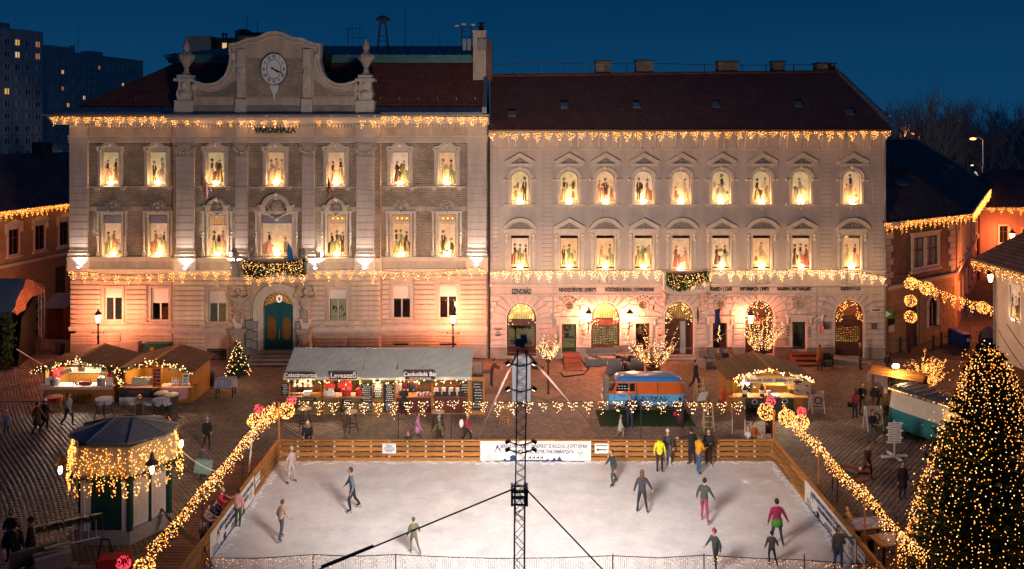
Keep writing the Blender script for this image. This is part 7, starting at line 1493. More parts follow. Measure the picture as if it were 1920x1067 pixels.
sml('grill_hood','dark grill hood inside the second market hut','hood',T2+V((.95,1.3,1.5)),lambda m:m.box(-.8,.8,-.3,.3,0,.25),dkg);sml('glass_case','slanted glass food case on the left counter of the second market hut','display case',T2+V((-.9,.15,.98)),lambda m:(m.raw([(-.6,-.15,0),(.6,-.15,0),(.6,.2,0),(-.6,.2,0),(-.6,.05,.35),(.6,.05,.35),(.6,.2,.35),(-.6,.2,.35)],[(0,1,5,4),(4,5,6,7),(1,2,6,5),(0,4,7,3),(2,3,7,6)])),mat('case_glass',(.4,.42,.38),.1,var=.2))
t=thg('wall_notice','white notice on the right front post of the second market hut','sign',T2+V((1.72,-.5,1.2)));MB().box(-.17,.17,-.01,.01,0,.55).bd('board',whp,t,rel=True);m=MB();m.box(-.12,.12,-.016,-.012,.38,.48);[m.box(-.12,.1,-.016,-.012,.08+.07*q,.11+.07*q) for q in range(4)];m.bd('print',dkg,t,rel=True)
slp('lamp hanging left of centre in the second market hut',T2+V((-.8,.9,1.95)),40,(1,.66,.32));slp('lamp hanging right of centre in the second market hut',T2+V((.9,.8,1.95)),45,(1,.66,.32))
fgl('lit fir garland along the front gable of the second market hut',[T2+V((-2.25,-.5,1.88)),T2+V((0,-.5,2.44)),T2+V((2.1,-.5,1.90))],.12,130,17,.03,6,power=8);fgl('lit fir garland hanging down the left post of the second market hut',[T2+V((-1.9,-.55,1.85)),T2+V((-1.75,-.55,1.0))],.12,120,30,.028,7)
LY=44.4;lx0,lx1=fx(536,LY),fx(884,LY);LS=thg('long_stall','long timber stall with three signs under one grey tarpaulin roof','market stall',((lx0+lx1)/2,LY,0));o0=V(((lx0+lx1)/2,LY,0))
tarp=mat('grey_tarpaulin',(.46,.48,.45),.6,var=.18,scale=1.2,bump=.25,bscale=3)
def rowroof(a,b,nm='roof_sheet',lift=0.0):
 m=MB();n=14;k=6
 for i in range(n):
  for j in range(k):
   q=[]
   for(u,v_) in((i,j),(i+1,j),(i+1,j+1),(i,j+1)):x=a+(b-a)*u/n;w_=v_/k;q.append((x,LY-.42+w_*2.25,2.10+w_*.95+lift+.014*math.sin(u*1.9+v_*2.1)))
   m.face(q)
 m.raw([(a,LY-.42,2.10+lift),(b,LY-.42,2.10+lift),(b,LY-.44,1.94),(a,LY-.44,1.94)],[(0,1,2,3)]);m.raw([(a,LY+1.83,3.05),(b,LY+1.83,3.05),(b,LY+3.2,2.2),(a,LY+3.2,2.2)],[(0,1,2,3)]);m.bd(nm,tarp,LS)
rowroof(fx(531,44),fx(676,44));rowroof(fx(676,44)+.0,fx(748,44),lift=-.05);rowroof(fx(748,44),lx1+.02)
m=MB();m.raw([(lx0-.05,LY-.4,2.05),(lx0-.6,LY+.1,1.5),(lx0-.1,LY+2.0,2.6),(lx0-.02,LY+1.8,3.0)],[(0,1,2,3)]);m.bd('side_flap',mat('beige_flap',(.35,.25,.18),.8),LS)
for px in(684,748):m=MB();m.tube(P(px+3,664,46.0)+V((0,0,.03)),P(px-4,694,44.6)+V((0,0,.03)),.05,n=5);m.bd('roof_strap',mat('strap',(.20,.14,.11),.7),LS)
posts=[fx(p,LY) for p in(538,604,606.5,702,741,811,879)]
for x in posts:MB().box(x-.06,x+.06,LY-.06,LY+.06,0,2.05).bd('post',wd0,LS)
MB().box(lx0,lx1,LY-.05,LY+.05,1.95,2.08).bd('front_beam',wd0,LS);MB().box(lx0+.02,lx1-.02,LY-.02,LY+2.3,.0,.06).bd('floor_frame',wd0,LS)
pks(LS,lx0-o0.x,lx1-o0.x,2.25,2.25,0,2.0,40,mt=wdd);pks(LS,lx0-o0.x,lx0-o0.x,0,2.2,0,2.0,9,'y',mt=wdd);pks(LS,lx1-o0.x,lx1-o0.x,0,2.2,0,2.0,9,'y',mt=wd0)
def bay(p0,p1,mt,mtc):a,b=fx(p0,LY)-o0.x,fx(p1,LY)-o0.x;pks(LS,a+.07,b-.07,-.02,-.02,.06,.92,max(4,int((b-a)/.24)),mt=mt);MB().box(a+.03+o0.x,b-.03+o0.x,LY-.22,LY+.55,.93,.98).bd('counter',mtc,LS)
olive=mat('olive_board',(.16,.12,.05),.7,var=.4,objvar=.3);bay(538,604,olive,wd0);bay(607,702,olive,mat('pink_counter',(.45,.22,.16),.6));bay(741,811,mat('dark_red_board',(.10,.02,.02),.6,var=.3,objvar=.2),wd0);bay(811,879,mat('dark_red_board',(.10,.02,.02),.6),wdd)
MB().box(fx(676,LY),fx(739,LY),LY+.02,LY+.08,.06,1.95).bd('wall_panel',yel_ply,LS)
def ckb(label,p0,p1,y0,y1,Y=LY-.12,lines=9,head=True,frame=True,seed=1):
 a,b=fx(p0,Y),fx(p1,Y);z0,z1=max(fz(y1,Y),.1),fz(y0,Y);t=thg('chalkboard',label,'chalkboard',((a+b)/2,Y,z0));w2=(b-a)/2;h=z1-z0;MB().box(-w2,w2,-.02,.02,0,h).bd('slate',chalk,t,rel=True)
 if frame:m=MB();frc(m,-w2-.04,w2+.04,-.04,h+.04,-.04,.03,.05);m.bd('frame',wdd,t,rel=True)
 r=random.Random(seed);m=MB()
 for q in range(lines):
  z=h*(1-(q+.8)/(lines+.8));x=-w2*.8+r.random()*.1;
  while x<w2*(.5+.35*r.random()):l_=r.uniform(.04,.10);m.box(x,x+l_,-.024,-.021,z-.018,z+.022);x+=l_+.03
 m.bd('chalk_writing',chalkp,t,rel=True);return t
ckb('tall chalkboard with menu left of the yellow door panel of the long stall',677,696,719,772,lines=14,seed=1);ckb('small chalkboard on a stand before the yellow panel of the long stall',699,716,721,747,Y=LY-.35,lines=7,seed=2);ckb('tall chalkboard with menu right of the yellow door panel of the long stall',720,739,719,772,lines=14,seed=3)
ckb('dark chalkboard hanging left of the first window of the long stall',527,541,719,741,lines=6,seed=4);ckb('chalkboard leaning under the second counter of the long stall',641,659,747,771,Y=LY-.3,lines=5,seed=5);ckb('chalkboard inside at the right end of the long stall',863,877,718,740,Y=LY+.0,lines=4,seed=6)
ckb('tall framed chalkboard standing at the right end of the long stall',886,904,716,768,Y=LY-.2,lines=9,seed=7);MB()
t=thg('sign_frame','timber frame holding the tall chalkboard at the right end of the long stall','frame',(fx(895,LY-.1),LY-.1,0));m=MB();a,b=fx(881,LY-.1)-fx(895,LY-.1),fx(909,LY-.1)-fx(895,LY-.1);frc(m,a,b,0,2.0,-.04,.04,.13,.2);m.bd('frame',wd0,t,rel=True)
sml('counter_sign','small dark board with chalk letters below the first counter of the long stall','sign',(fx(571,LY-.3),LY-.3,.78),lambda m:(m.box(-.60,.60,-.02,.02,0,.20),setattr(m,'mi',1),[m.box(-.5+.1*q,-.44+.1*q,-.026,-.021,.05,.15) for q in range(10)]),[chalk,mat('faint_chalk',(.2,.2,.18),.9)])
def sign(label,p0,p1,y0,y1,s,size,Y=LY-.55,sub=None):
 a,b=fx(p0,Y),fx(p1,Y);z0,z1=fz(y1,Y),fz(y0,Y);t=thg('stall_sign',label,'sign',((a+b)/2,Y,z0));MB().box(-(b-a)/2,(b-a)/2,-.02,.02,0,z1-z0).bd('board',mat('sign_brown',(.035,.012,.01),.6,var=.2),t,rel=True)
 o=text(s,size,(0,0,0),mat('sign_white',(.75,.72,.68),.6,var=0,emit=(1,.9,.8),es=.12),None,.01,sx=.95,bold=.006);o.parent=t;o.location=(0,-.03,(z1-z0)*(.5 if not sub else.60))
 if sub:o=text(sub,.085,(0,0,0),MATS['sign_white'],None,.008,sx=1.0,bold=.002);o.parent=t;o.location=(0,-.03,(z1-z0)*.16)
 m=MB();frc(m,-(b-a)/2,(b-a)/2,0,z1-z0,-.03,-.0,.025);m.bd('frame',wdd,t,rel=True)
sign('dark sign reading Császármorzsa on the front edge of the long stall roof',537,591,698,708.5,'Császármorzsa',.30);sign('dark sign reading Levesező on the front edge of the long stall roof',619,669,697,711,'Levesező',.38);sign('dark sign reading Csokoládé Bár on the front edge of the long stall roof',760,816,695,711,'Csokoládé Bár',.31,sub='Forró csoki és egyéb finomságok')
gp_=[]
for q in range(33):p=540+q*10.6;gp_.append(P(p,713+2.5*abs(math.sin(q*.62)),LY-.28))
fgl('lit fir garland running along the whole front beam of the long stall',gp_,.12,75,9,.036,9,power=7)
def goods(label,name,cat,px,Y,z,bd,mt,grp=None):return sml(name,label,cat,(fx(px,Y),Y,z),bd,mt,grp)
mw=mat('pale_goods',(.6,.42,.34),.7,var=.3)
goods('heap of golden pancake crumbs in a tray at the first counter','food_tray','tray',594,LY+.1,.99,lambda m:(m.box(-.35,.35,-.2,.2,0,.05),[m.ball((R.uniform(-.28,.28),R.uniform(-.15,.15),.08),.06,5,3) for q in range(26)]),mat('crumbs',(.55,.22,.04),.8,var=.4))
goods('white box with lid at the first counter of the long stall','box','box',577,LY+.1,.99,lambda m:m.cbox((0,0,.1),(.42,.3,.2),rz=.1),whp);goods('row of pans on the first counter of the long stall','pan','pan',556,LY+.15,.99,lambda m:[m.lathe([(.12,0),(.15,.08)],(q*.32-.2,0,0),10) for q in range(3)],stl);goods('pale hanging dishcloths in the first window of the long stall','cloth','cloth',552,LY+.9,1.2,lambda m:[m.lathe([(.12,0),(.08,.3),(.03,.5)],(q*.3,0,0),6) for q in range(4)],mw)
for q,px in enumerate((649,675)):
 t=thg('soup_pot',('red soup pot with lid on the second counter, the left of the two','red soup pot with lid on the second counter, the right of the two')[q],'pot',(fx(px,LY),LY+.05,.985));MB().lathe([(.18,0),(.24,.05),(.25,.26),(.27,.28)],(0,0,0),14).bd('vessel',rdp,t,rel=True);m=MB();m.lathe([(.27,.28),(.22,.35),(.08,.39),(.05,.44),(.02,.45)],(0,0,0),12);m.tube((-.33,0,.25),(-.22,0,.25),.025,n=5);m.tube((.33,0,.25),(.22,0,.25),.025,n=5);m.bd('lid',rdp,t,rel=True)
goods('white till with glowing screen on the second counter','till','cash register',620,LY+.05,.985,lambda m:(m.cbox((0,0,.1),(.34,.28,.2)),m.cbox((.02,-.05,.28),(.28,.05,.18),rx=-.4)),whp);goods('basket of bread at the left end of the second counter','bread_basket','basket',609.5,LY,.985,lambda m:m.lathe([(.1,0),(.15,.12),(.12,.2),(.05,.3)],(0,0,0),8),mw)
for p0,n,gl in((612,4,'red drape behind the left part of the second counter'),(636,6,'red drape in the middle behind the second counter'),(748,8,'dark red drape behind the third counter')):goods(gl,'drape','curtain',p0,LY+1.2,1.0,lambda m,n=n:[m.lathe([(.07,0),(.06,.9)],(q*.13,0,0),6) for q in range(n)],rdp)
goods('brown drape at the right behind the second counter','drape','curtain',682,LY+1.1,1.0,lambda m:[m.lathe([(.07,0),(.06,.9)],(q*.13,0,0),6) for q in range(5)],mat('tan_cloth',(.4,.2,.08),.8))
goods('pale pink towel at the left edge of the third window','towel','towel',748,LY+.3,1.0,lambda m:m.lathe([(.12,0),(.16,.4),(.10,.85)],(0,0,0),8,(1,.5)),mw)
for q in range(12):goods('small packet of sweets heaped on the third counter','packet','packet',783+q*2.1,LY+R.uniform(-.1,.25),.985,lambda m:m.cbox((0,0,.07),(.12,.08,.14),rz=R.random()*2),(whp,rdp,mw)[q%3],'packets of sweets on the third counter')
for q in range(4):
 goods('white sack standing on the fourth counter under a red ribbon','sack','sack',818+q*13.5,LY+.2,.985,lambda m:m.lathe([(.12,0),(.14,.15),(.11,.30),(.14,.34)],(0,0,0),8),crm,'white sacks on the fourth counter');goods('red ribbon hanging in the fourth window of the long stall','ribbon','ribbon',815+q*14.3,LY+.35,1.4,lambda m:(m.box(-.03,.03,-.01,.01,0,.5),m.ball((0,0,.15),.07,6,4)),rdp,'red ribbons in the fourth window');goods('small chalk sign before the sacks on the fourth counter','price_sign','sign',821+q*14.5,LY-.1,.985,lambda m:m.cbox((0,0,.12),(.32,.02,.22),rx=-.15),chalk,'chalk price signs on the fourth counter')
for px,l,pw in((570,'lamp hanging in the first window of the long stall',42),(640,'lamp hanging left in the second window of the long stall',26),(672,'lamp hanging right in the second window of the long stall',26),(776,'lamp hanging in the third window of the long stall',30),(845,'lamp hanging in the fourth window of the long stall',22)):slp(l,(fx(px,LY),LY+.6,1.9),pw,(1,.62,.36))
slp('lamp over the chalkboards at the yellow door panel of the long stall',(fx(708,LY-.5),LY-.55,1.88),14,(1,.75,.4))
t=thg('side_screen','grey canvas screen standing behind the right end of the long stall','screen',(fx(893,46.6),46.6,0));MB().box(-.32,.34,-.02,.02,1.0,2.1).bd('canvas',mat('canvas_brown',(.22,.15,.13),.9),t,rel=True);m=MB();m.box(-.34,-.30,-.02,.02,0,2.1);m.box(.34,.38,-.02,.02,0,2.1);m.bd('frame',dark,t,rel=True)
h3=hut('market hut with slatted brown roof and a waffle sign before the bare tree',13.6,44.6,3.9,2.5,2.02,2.52,.35,0,wdd,True);T3=V((13.6,44.6,0))
t=thg('waffle_sign','white board reading Buborék Gofri Bubble Waffle across the front of the waffle hut','sign',T3+V((.15,-.50,1.75)));MB().box(-1.5,1.5,-.015,.015,0,.28).bd('board',crm,t,rel=True);MB().box(-1.5,-.9,-.012,.012,.282,.42).bd('board_flap',crm,t,rel=True);MB().box(1.1,1.5,-.012,.012,.282,.42).bd('board_flap',crm,t,rel=True)
for s,x in(('Buborék Gofri',-.72),('Bubble Waffle',.76)):o=text(s,.235,(0,0,0),wdd,None,.01,sx=.95,bold=.006);o.parent=t;o.location=(x,-.022,.14)
t=thg('menu_board','beige picture menu board at the right end of the waffle hut','sign',T3+V((1.72,-.5,1.1)));MB().box(-.45,.42,-.015,.015,0,.75).bd('board',mat('beige_board',(.42,.30,.22),.8),t,rel=True);m=MB()
for a,b in((-.3,.6),(.2,.5),(-.3,.25),(.25,.12)):m.cbox((a,-.02,b),(.16,.01,.08),ry=.5);m.box(a+.1,a+.3,-.022,-.016,b-.06,b-.05)
m.bd('print',dkg,t,rel=True)
sml('waffle_banner','dark banner with white drawings and brown waffles under the waffle hut counter','banner',T3+V((0,-.07,0)),lambda m:(m.box(-1.2,1.35,-.02,0,.05,.86),setattr(m,'mi',1),[m.strip(arc(x,z,.12,.12,0,360,8),arc(x,z,.16,.15,0,360,8),-.026,-.021) for x,z in((-.7,.6),(.1,.55),(.9,.65))],[m.box(-1+.25*q,-.9+.25*q,-.026,-.021,.3,.34) for q in range(5)],setattr(m,'mi',2),[m.ball((.8+.1*(q%3),-.02,.15+.12*(q//3)),.06,5,4) for q in range(9)]),[dkg,crm,mat('waffle_brown',(.35,.13,.04),.8)])
for q,x in enumerate((-1.25,-.35)):
 t=thg('flavour_bottle',('large bottle with white label, left one on the waffle counter','large bottle with white label, right one on the waffle counter')[q],'bottle',T3+V((x,-.2,.96)));MB().lathe([(.13,0),(.14,.4),(.06,.55),(.07,.62)],(0,0,0),10).bd('flask',mat('bottle_brown',(.06,.03,.02),.2,var=.2),t,rel=True);m=MB();m.lathe([(.145,.14),(.146,.34)],(0,0,0),10);m.bd('paper_label',whp,t,rel=True)
sml('card_terminal','white card terminal in the middle of the waffle counter','till',T3+V((.35,-.25,.96)),lambda m:m.cbox((0,0,.05),(.38,.28,.08),rx=.2),whp);sml('glass_jar','glass jar of toppings beside the right bottle on the waffle counter','jar',T3+V((.02,-.2,.96)),lambda m:m.lathe([(.1,0),(.11,.25),(.08,.3)],(0,0,0),10),crm)
sml('worktop_box','yellow wooden worktop box inside the waffle hut','box',T3+V((.6,.8,1.0)),lambda m:m.cbox((0,0,.15),(1.1,.7,.35)),wd0);sml('iron_rack','slanted rack of spoons at the right inside the waffle hut','rack',T3+V((1.45,.5,1.0)),lambda m:[m.cbox((q*.08-.2,0,.15),(.03,.5,.25),rx=.3) for q in range(6)],mat('rack_gold',(.4,.25,.08),.4,.6))
sml('white_apron','folded white cloth hanging inside the waffle hut at the left','cloth',T3+V((-.9,.8,1.1)),lambda m:m.cbox((0,0,.3),(.4,.05,.6),ry=.6),whp)
person(0,0,1.68,'vendor in dark shirt working behind the waffle counter','hold',10,loc=T3+V((-.7,1.0,.08)),top=(.05,.04,.04),hair='brown');person(0,0,1.66,'vendor in black shirt behind the third counter of the long stall','hold',0,loc=(fx(768,LY),LY+.85,.08),top=(.015,.015,.018),hair='dark')
slp('lamp hanging left inside the waffle hut',T3+V((-.9,.5,2.0)),65,(1,.78,.5));slp('lamp hanging right inside the waffle hut',T3+V((.9,.5,2.0)),65,(1,.78,.5))
fgl('lit fir garland along the front gable of the waffle hut',[T3+V((-2.1,-.5,1.95)),T3+V((0,-.5,2.45)),T3+V((2.3,-.5,1.86))],.10,60,18,.034,12,power=8);fgl('lit fir tuft at the left front corner of the waffle hut',[T3+V((-1.85,-.5,1.9)),T3+V((-1.5,-.5,1.55))],.16,120,50,.03,13)
t=thg('fire_extinguisher','red gas bottle standing at the left side of the waffle hut','gas bottle',(fx(1360,45.6),45.7,0));MB().lathe([(.15,0),(.16,.05),(.16,.75),(.1,.88),(.05,.92),(.07,1.0),(.06,1.02)],(0,0,0),12).bd('cylinder_body',mat('gas_red',(.42,.03,.02),.4,var=.15),t,rel=True);MB().lathe([(.04,1.02),(.04,1.08)],(0,0,0),8).bd('valve',dark,t,rel=True)
KC=V((-14.72,31.85,0));KR=1.66;KI=thg('kiosk','six sided white and green kiosk with slate roof and hanging lights','kiosk',KC)
def hx(r,i,a0=-120):t=math.radians(a0+60*i);return(r*math.cos(t),r*math.sin(t))
lilac=mat('kiosk_white',(.55,.54,.56),.6,var=.2,scale=2);dgreen=mat('kiosk_green',(.008,.045,.04),.45,var=.25);slate=mat('slate',(.22,.215,.21),.6,var=.35,scale=5,bump=.3)
m=MB();m.polyZ([hx(KR*.97,i) for i in range(6)],0,2.75);m.bd('wall',lilac,KI,rel=True);m=MB();m.polyZ([hx(KR*1.06,i) for i in range(6)],0,.52);m.bd('plinth',mat('kiosk_stone',(.30,.29,.29),.8,var=.3,bump=.2),KI,rel=True)
for i in range(6):
 x,y=hx(KR*1.0,i);MB().lathe([(.12,.5),(.12,2.75)],(x,y,0),6).bd('corner_post',dgreen if i!=0 else lilac,KI,rel=True)
 a=V((*hx(KR*.985,i),0));b=V((*hx(KR*.985,(i+1)%6),0));d=(b-a);n_=V((d.y,-d.x,0)).normalized();ang=math.atan2(d.y,d.x)
 if i==0:continue
 for q in range(2):
  c=a+d*(.27+.46*q)+n_*.02;m=MB();m.cbox(c+V((0,0,1.55)),(.62,.05,1.9),rz=ang);pn=m.bd('panel',lilac,KI,rel=True);m=MB();m.cbox(c+n_*.02+V((0,0,1.55)),(.44,.04,1.65),rz=ang);m.bd('inset',mat('kiosk_cream',(.5,.47,.45),.7,var=.15),pn,rel=True)
 m=MB();m.cbox(a+d*.5+n_*.04+V((0,0,1.5)),(.09,.08,2.0),rz=ang);m.bd('mullion',dgreen,KI,rel=True)
a=V((*hx(KR*.985,0),0));b=V((*hx(KR*.985,1),0));y0=a.y-.03
m=MB();m.box(a.x+.28,b.x-.28,y0-.02,y0+.04,0,2.4);dr=m.bd('door',dgreen,KI,rel=True)
for q in(0,1):
 x0=a.x+.30+q*((b.x-a.x-.6)/2+.01);x1=x0+(b.x-a.x-.6)/2-.02;m=MB();frc(m,x0,x1,.1,1.15,y0-.05,y0-.021,.08);frc(m,x0,x1,1.2,2.3,y0-.05,y0-.021,.08);m.bd('door_leaf',dgreen,dr,rel=True);MB().strip(arc((x0+x1)/2,2.0,.07,.09,0,360,8),arc((x0+x1)/2,2.0,.12,.14,0,360,8),y0-.06,y0-.03).bd('wreath',mat('wreath_brown',(.15,.06,.05),.8),dr,rel=True)
MB().box((a.x+b.x)/2-.08,(a.x+b.x)/2-.04,y0-.08,y0-.05,1.1,1.3).bd('handle',dark,dr,rel=True)
for s_,c_ in((a.x+.03,.22),(b.x-.25,.22)):MB().box(s_,s_+c_,y0-.05,y0+.02,0,2.6).bd('door_jamb',lilac,KI,rel=True)
m=MB()
for i in range(6):
 p=[hx(1.86,i),hx(1.86,i+1),hx(2.08,i+1),hx(2.08,i)];m.raw([(*p[0],3.62),(*p[1],3.62),(*p[2],2.62),(*p[3],2.62)],[(0,1,2,3)])
m.bd('awning_skirt',mat('kiosk_skirt',(.40,.33,.20),.7,var=.25),KI,rel=True);MB().polyZ([hx(1.84,i) for i in range(6)],2.64,2.70).bd('soffit',lilac,KI,rel=True)
m=MB();top=[(-.35,0,4.12),(.35,0,4.12)]
e8=[(1.98*math.cos(math.radians(-112+45*i))*1.0,1.55*math.sin(math.radians(-112+45*i)),3.66) for i in range(8)]
for i in range(8):
 A_,B_=e8[i],e8[(i+1)%8];tA=top[0] if A_[0]<0 else top[1];tB=top[0] if B_[0]<0 else top[1];m.face([A_,B_,tB] if tA==tB else[A_,B_,tB,tA])
m.raw(e8+[(x,y,3.58) for x,y,z in e8],[(i,(i+1)%8,8+(i+1)%8,8+i) for i in range(8)]);rf=m.bd('roof',slate,KI,rel=True);m=MB()
for x,y,z in e8:m.tube((x,y,z+.02),(top[0] if x<0 else top[1])[0:2]+(4.14,),.045,n=4)
m.bd('roof_rib',slate,rf,rel=True)
rr=random.Random(3);pts=[]
for i in range(6):
 for q in range(5):
  u=(q+.5)/5;a0=V((*hx(1.9,i),3.55));b0_=V((*hx(1.9,i+1),3.55));a1=V((*hx(2.14,i),2.62));b1=V((*hx(2.14,i+1),2.62))
  for tt in range(58):
   v_=rr.random()**.9;wv=(1-v_*.75)*.16;uu=min(max(u+rr.uniform(-wv,wv),0),1);c=a0.lerp(b0_,uu).lerp(a1.lerp(b1,uu),min(v_*1.5,1));
   if v_>.66:c.z-=(v_-.66)*2.2
   pts.append(KC+c+V((c.x,c.y,0)).normalized()*rr.uniform(.02,.10))
t=thg('icicle_lights','curtain of warm bulbs hanging over the skirt of the kiosk roof','string lights',KC+V((0,0,3.6)));m=MB();m.path([KC+V((*hx(1.95,i),3.62)) for i in range(7)],.015,4);m.bd('wire',wrm,t);bbs(pts,.021,t,(WARM,AMB),(.45,.55))
for i in range(6):x,y=hx(2.45,i+.5,-120);lmp('glow',KC+V((x,y,2.8)),8,(1,.5,.16),t,.15)
fgl('fir garland with lights round the lower edge of the kiosk skirt',[KC+V((*hx(2.12,i),2.6)) for i in range(7)],.13,80,3,.02,21,mats=(WARM,AMB),group=None)
def bracket_lantern(label,c,d,power=22):
 t=thg('kiosk_lantern',label,'lantern',c,group='lanterns on the kiosk corners');m=MB();m.lathe([(.02,.78),(.06,.7),(.10,.52),(.24,.38),(.22,.34),(.05,.34)],(0,0,0),10);m.path([V((0,0,.4)),V((d[0]*.5,d[1]*.5,.45)),V((d[0],d[1],.2))],.025,5);m.bd('hood',mat('lantern_rust',(.06,.04,.03),.6),t,rel=True);m=MB();m.lathe([(.05,0),(.075,.12),(.05,.33)],(0,0,0),8);m.bd('bulb',FLOOD,t,rel=True);lmp('lamp_light',V(c)+V((0,-.02,.12)),power,(1,.6,.25),t,.08)
bracket_lantern('rusty hooded lantern at the left corner of the kiosk',P(113,888,31.0),(.4,.3,0));bracket_lantern('rusty hooded lantern at the front right corner of the kiosk',P(285,888,30.0),(-.2,.4,0));bracket_lantern('rusty hooded lantern at the rear right corner of the kiosk',P(340,838,33.3),(-.5,0,0),12)
m=MB();m.path(sag(P(341,846,33.0),P(415,886,35.0),.15),.02,4);tag(m.bd('power_cable',whp),'pale cable hanging from the kiosk towards the rink garland','cable')
for k in range(3):m=MB();m.path(sag(P(300+2*k,952+k,31.6),P(382,1018+4*k,28.7),.10+.08*k)+[V((fx(395,28.2),28.3+k*.1,.1))],.03,5);tag(m.bd('cable',mat('cable_brown',(.12,.07,.04),.6)),('upper','middle','lower')[k]+' of three brown cables running from the kiosk wall to the rink','cable')
def sup(z,x0,x1,hw,n=28,e=5.0):
 o=[];c=(x0+x1)/2;a=(x1-x0)/2
 for i in range(n):t=2*PI*i/n;ct,st=math.cos(t),math.sin(t);o.append((c+a*math.copysign(abs(ct)**(2/e),ct),hw*math.copysign(abs(st)**(2/e),st),z))
 return o
def loft(levels,n=28,e=5.0):
 m=MB();rings=[sup(*l,n=n,e=e) for l in levels];vs=[p for r in rings for p in r];fs=[];ms=[]
 return rings
def wheel(par,x,y,r=.30,mt2=None):
 m=MB();
 def ring(rr,y0,y1,r0,n=16):
  vs=[(r0*math.cos(2*PI*i/n),yy,r0*math.sin(2*PI*i/n)) for yy in(y0,y1) for i in range(n)];return vs,[(i,(i+1)%n,n+(i+1)%n,n+i) for i in range(n)]+[tuple(range(n)),tuple(range(2*n-1,n-1,-1))]
 vs,fs=ring(0,-.09,.09,r);m.raw(vs,fs);w_=m.bd('wheel',mat('tyre',(.015,.015,.016),.8),par,rel=True);w_.location=(x,y,r);m=MB();vs,fs=ring(0,-.105,.105,r*.58);m.raw(vs,fs);vs,fs=ring(0,-.12,.12,r*.2);m.raw(vs,fs);m.bd('rim',mat('rim_silver',(.45,.46,.48),.3,.8),w_,rel=True)
def van(label,loc,rz,bands,levels,wx,nm='parked_van'):
 t=thg(nm,label,'van',loc,rz);rings=[sup(*l) for l in levels];n=28
 for name,mt,i0,i1 in bands:
  m=MB();vs=[p for r in rings[i0:i1+1] for p in r];k=i1-i0
  m.raw(vs,[(j*n+i,j*n+(i+1)%n,(j+1)*n+(i+1)%n,(j+1)*n+i) for j in range(k) for i in range(n)]+([tuple(k*n+i for i in range(n))] if i1==len(rings)-1 else[])+([tuple(range(n-1,-1,-1))] if i0==0 else[]));m.bd(name,mt,t,rel=True,smooth=True)
 for x in wx:
  for y in(-.70,.70):wheel(t,x,y)
 return t
vb=mat('van_blue',(.13,.40,.75),.25,var=.06,spec=.6);vo=mat('van_orange',(.56,.11,.02),.25,var=.08,spec=.6)
VL=[(.22,-2.10,2.10,.78),(.30,-2.17,2.16,.83),(.60,-2.20,2.18,.86),(.84,-2.15,2.16,.86),(.90,-2.08,2.13,.84),(1.02,-1.88,2.10,.83),(1.43,-1.62,2.02,.76),(1.49,-1.64,2.03,.77),(1.60,-1.55,1.95,.70),(1.68,-1.38,1.80,.56),(1.73,-1.05,1.5,.34)]
VN=van('vintage blue and orange delivery van parked on green turf, lettered on its side',(fx(1207,45.7),45.75,.05),0,[('lower_body',vb,0,3),('upper_body',vo,3,7),('roof',mat('van_roof',(.06,.20,.48),.22,var=.1,spec=.6),7,10)],VL,(-1.25,1.35))
m=MB();m.box(-2.19,2.17,-.875,-.84,.825,.85);m.box(-2.0,2.05,-.79,-.75,1.455,1.48);m.bd('trim_strip',stl,VN,rel=True)
m=MB();m.raw([(-1.62,-.822,1.0),(-.95,-.826,1.0),(-.95,-.765,1.40),(-1.50,-.765,1.40)],[(0,1,2,3)]);m.raw([(-.87,-.826,1.0),(-.60,-.826,1.0),(-.60,-.765,1.40),(-.87,-.765,1.40)],[(0,1,2,3)])
m.raw([(-1.93,-.66,1.04),(-1.93,.66,1.04),(-1.67,.60,1.42),(-1.67,-.60,1.42)],[(0,1,2,3)]);m.v=[(a-(.02 if i>7 else 0),b-(.012 if i<8 else 0),c) for i,(a,b,c) in enumerate(m.v)];m.bd('side_window',mat('van_glass',(.012,.014,.016),.08,var=0,spec=.8),VN,rel=True)
m=MB();m.raw([(-1.93,-.78,1.02),(-1.76,-.80,1.02),(-1.60,-.74,1.42),(-1.66,-.70,1.42)],[(0,1,2,3)]);m.v=[(a-.03,b-.03,c) for a,b,c in m.v];m.bd('quarter_window',MATS['van_glass'],VN,rel=True)
for s,sz,x,z,mt_ in(('feliratos',.09,-1.3,1.29,whp),('menü',.09,-1.15,1.2,whp),):pass
m=MB()
for q in range(7):m.box(-1.5+.16*(q%4),-1.40+.16*(q%4),-.835+.02*(q//4),-.82+.02*(q//4),1.12+.13*(q//4),1.15+.13*(q//4))
m.bd('window_writing',whp,VN,rel=True)
o=text('BORKAS',.34,(0,0,0),mat('art_black',(.015,.012,.02),.5,var=0),None,.006,sx=1.05,bold=.006);o.parent=VN;o.location=(.40,-.878,.62)
m=MB();m.tube((-.58,-.875,.50),(-.50,-.875,.72),.025,n=4);m.tube((1.05,-.875,.46),(1.22,-.875,.75),.025,n=4);m.tube((.1,-.875,.44),(.9,-.875,.46),.006,n=4);m.bd('lettering_flourish',MATS['art_black'],VN,rel=True)
m=MB();m.box(-1.50,-1.10,-.875,-.868,.74,.78);m.bd('small_lettering',MATS['art_black'],VN,rel=True)
for y in(-.6,.6):m=MB();m.ball((-2.17,y,.66),.13,10,6,(.5,1,1));hl=m.bd('headlight',mat('lens_glass',(.6,.6,.62),.1,var=0),VN,rel=True)
m=MB();m.tube((-2.24,-.75,.32),(-2.24,.75,.32),.06,n=8);m.tube((2.22,-.75,.32),(2.22,.75,.32),.06,n=8);m.bd('bumper',stl,VN,rel=True)
for y in(-.72,.72):MB().box(2.155,2.185,y-.06,y+.06,.62,.8).bd('tail_light',rdp,VN,rel=True)
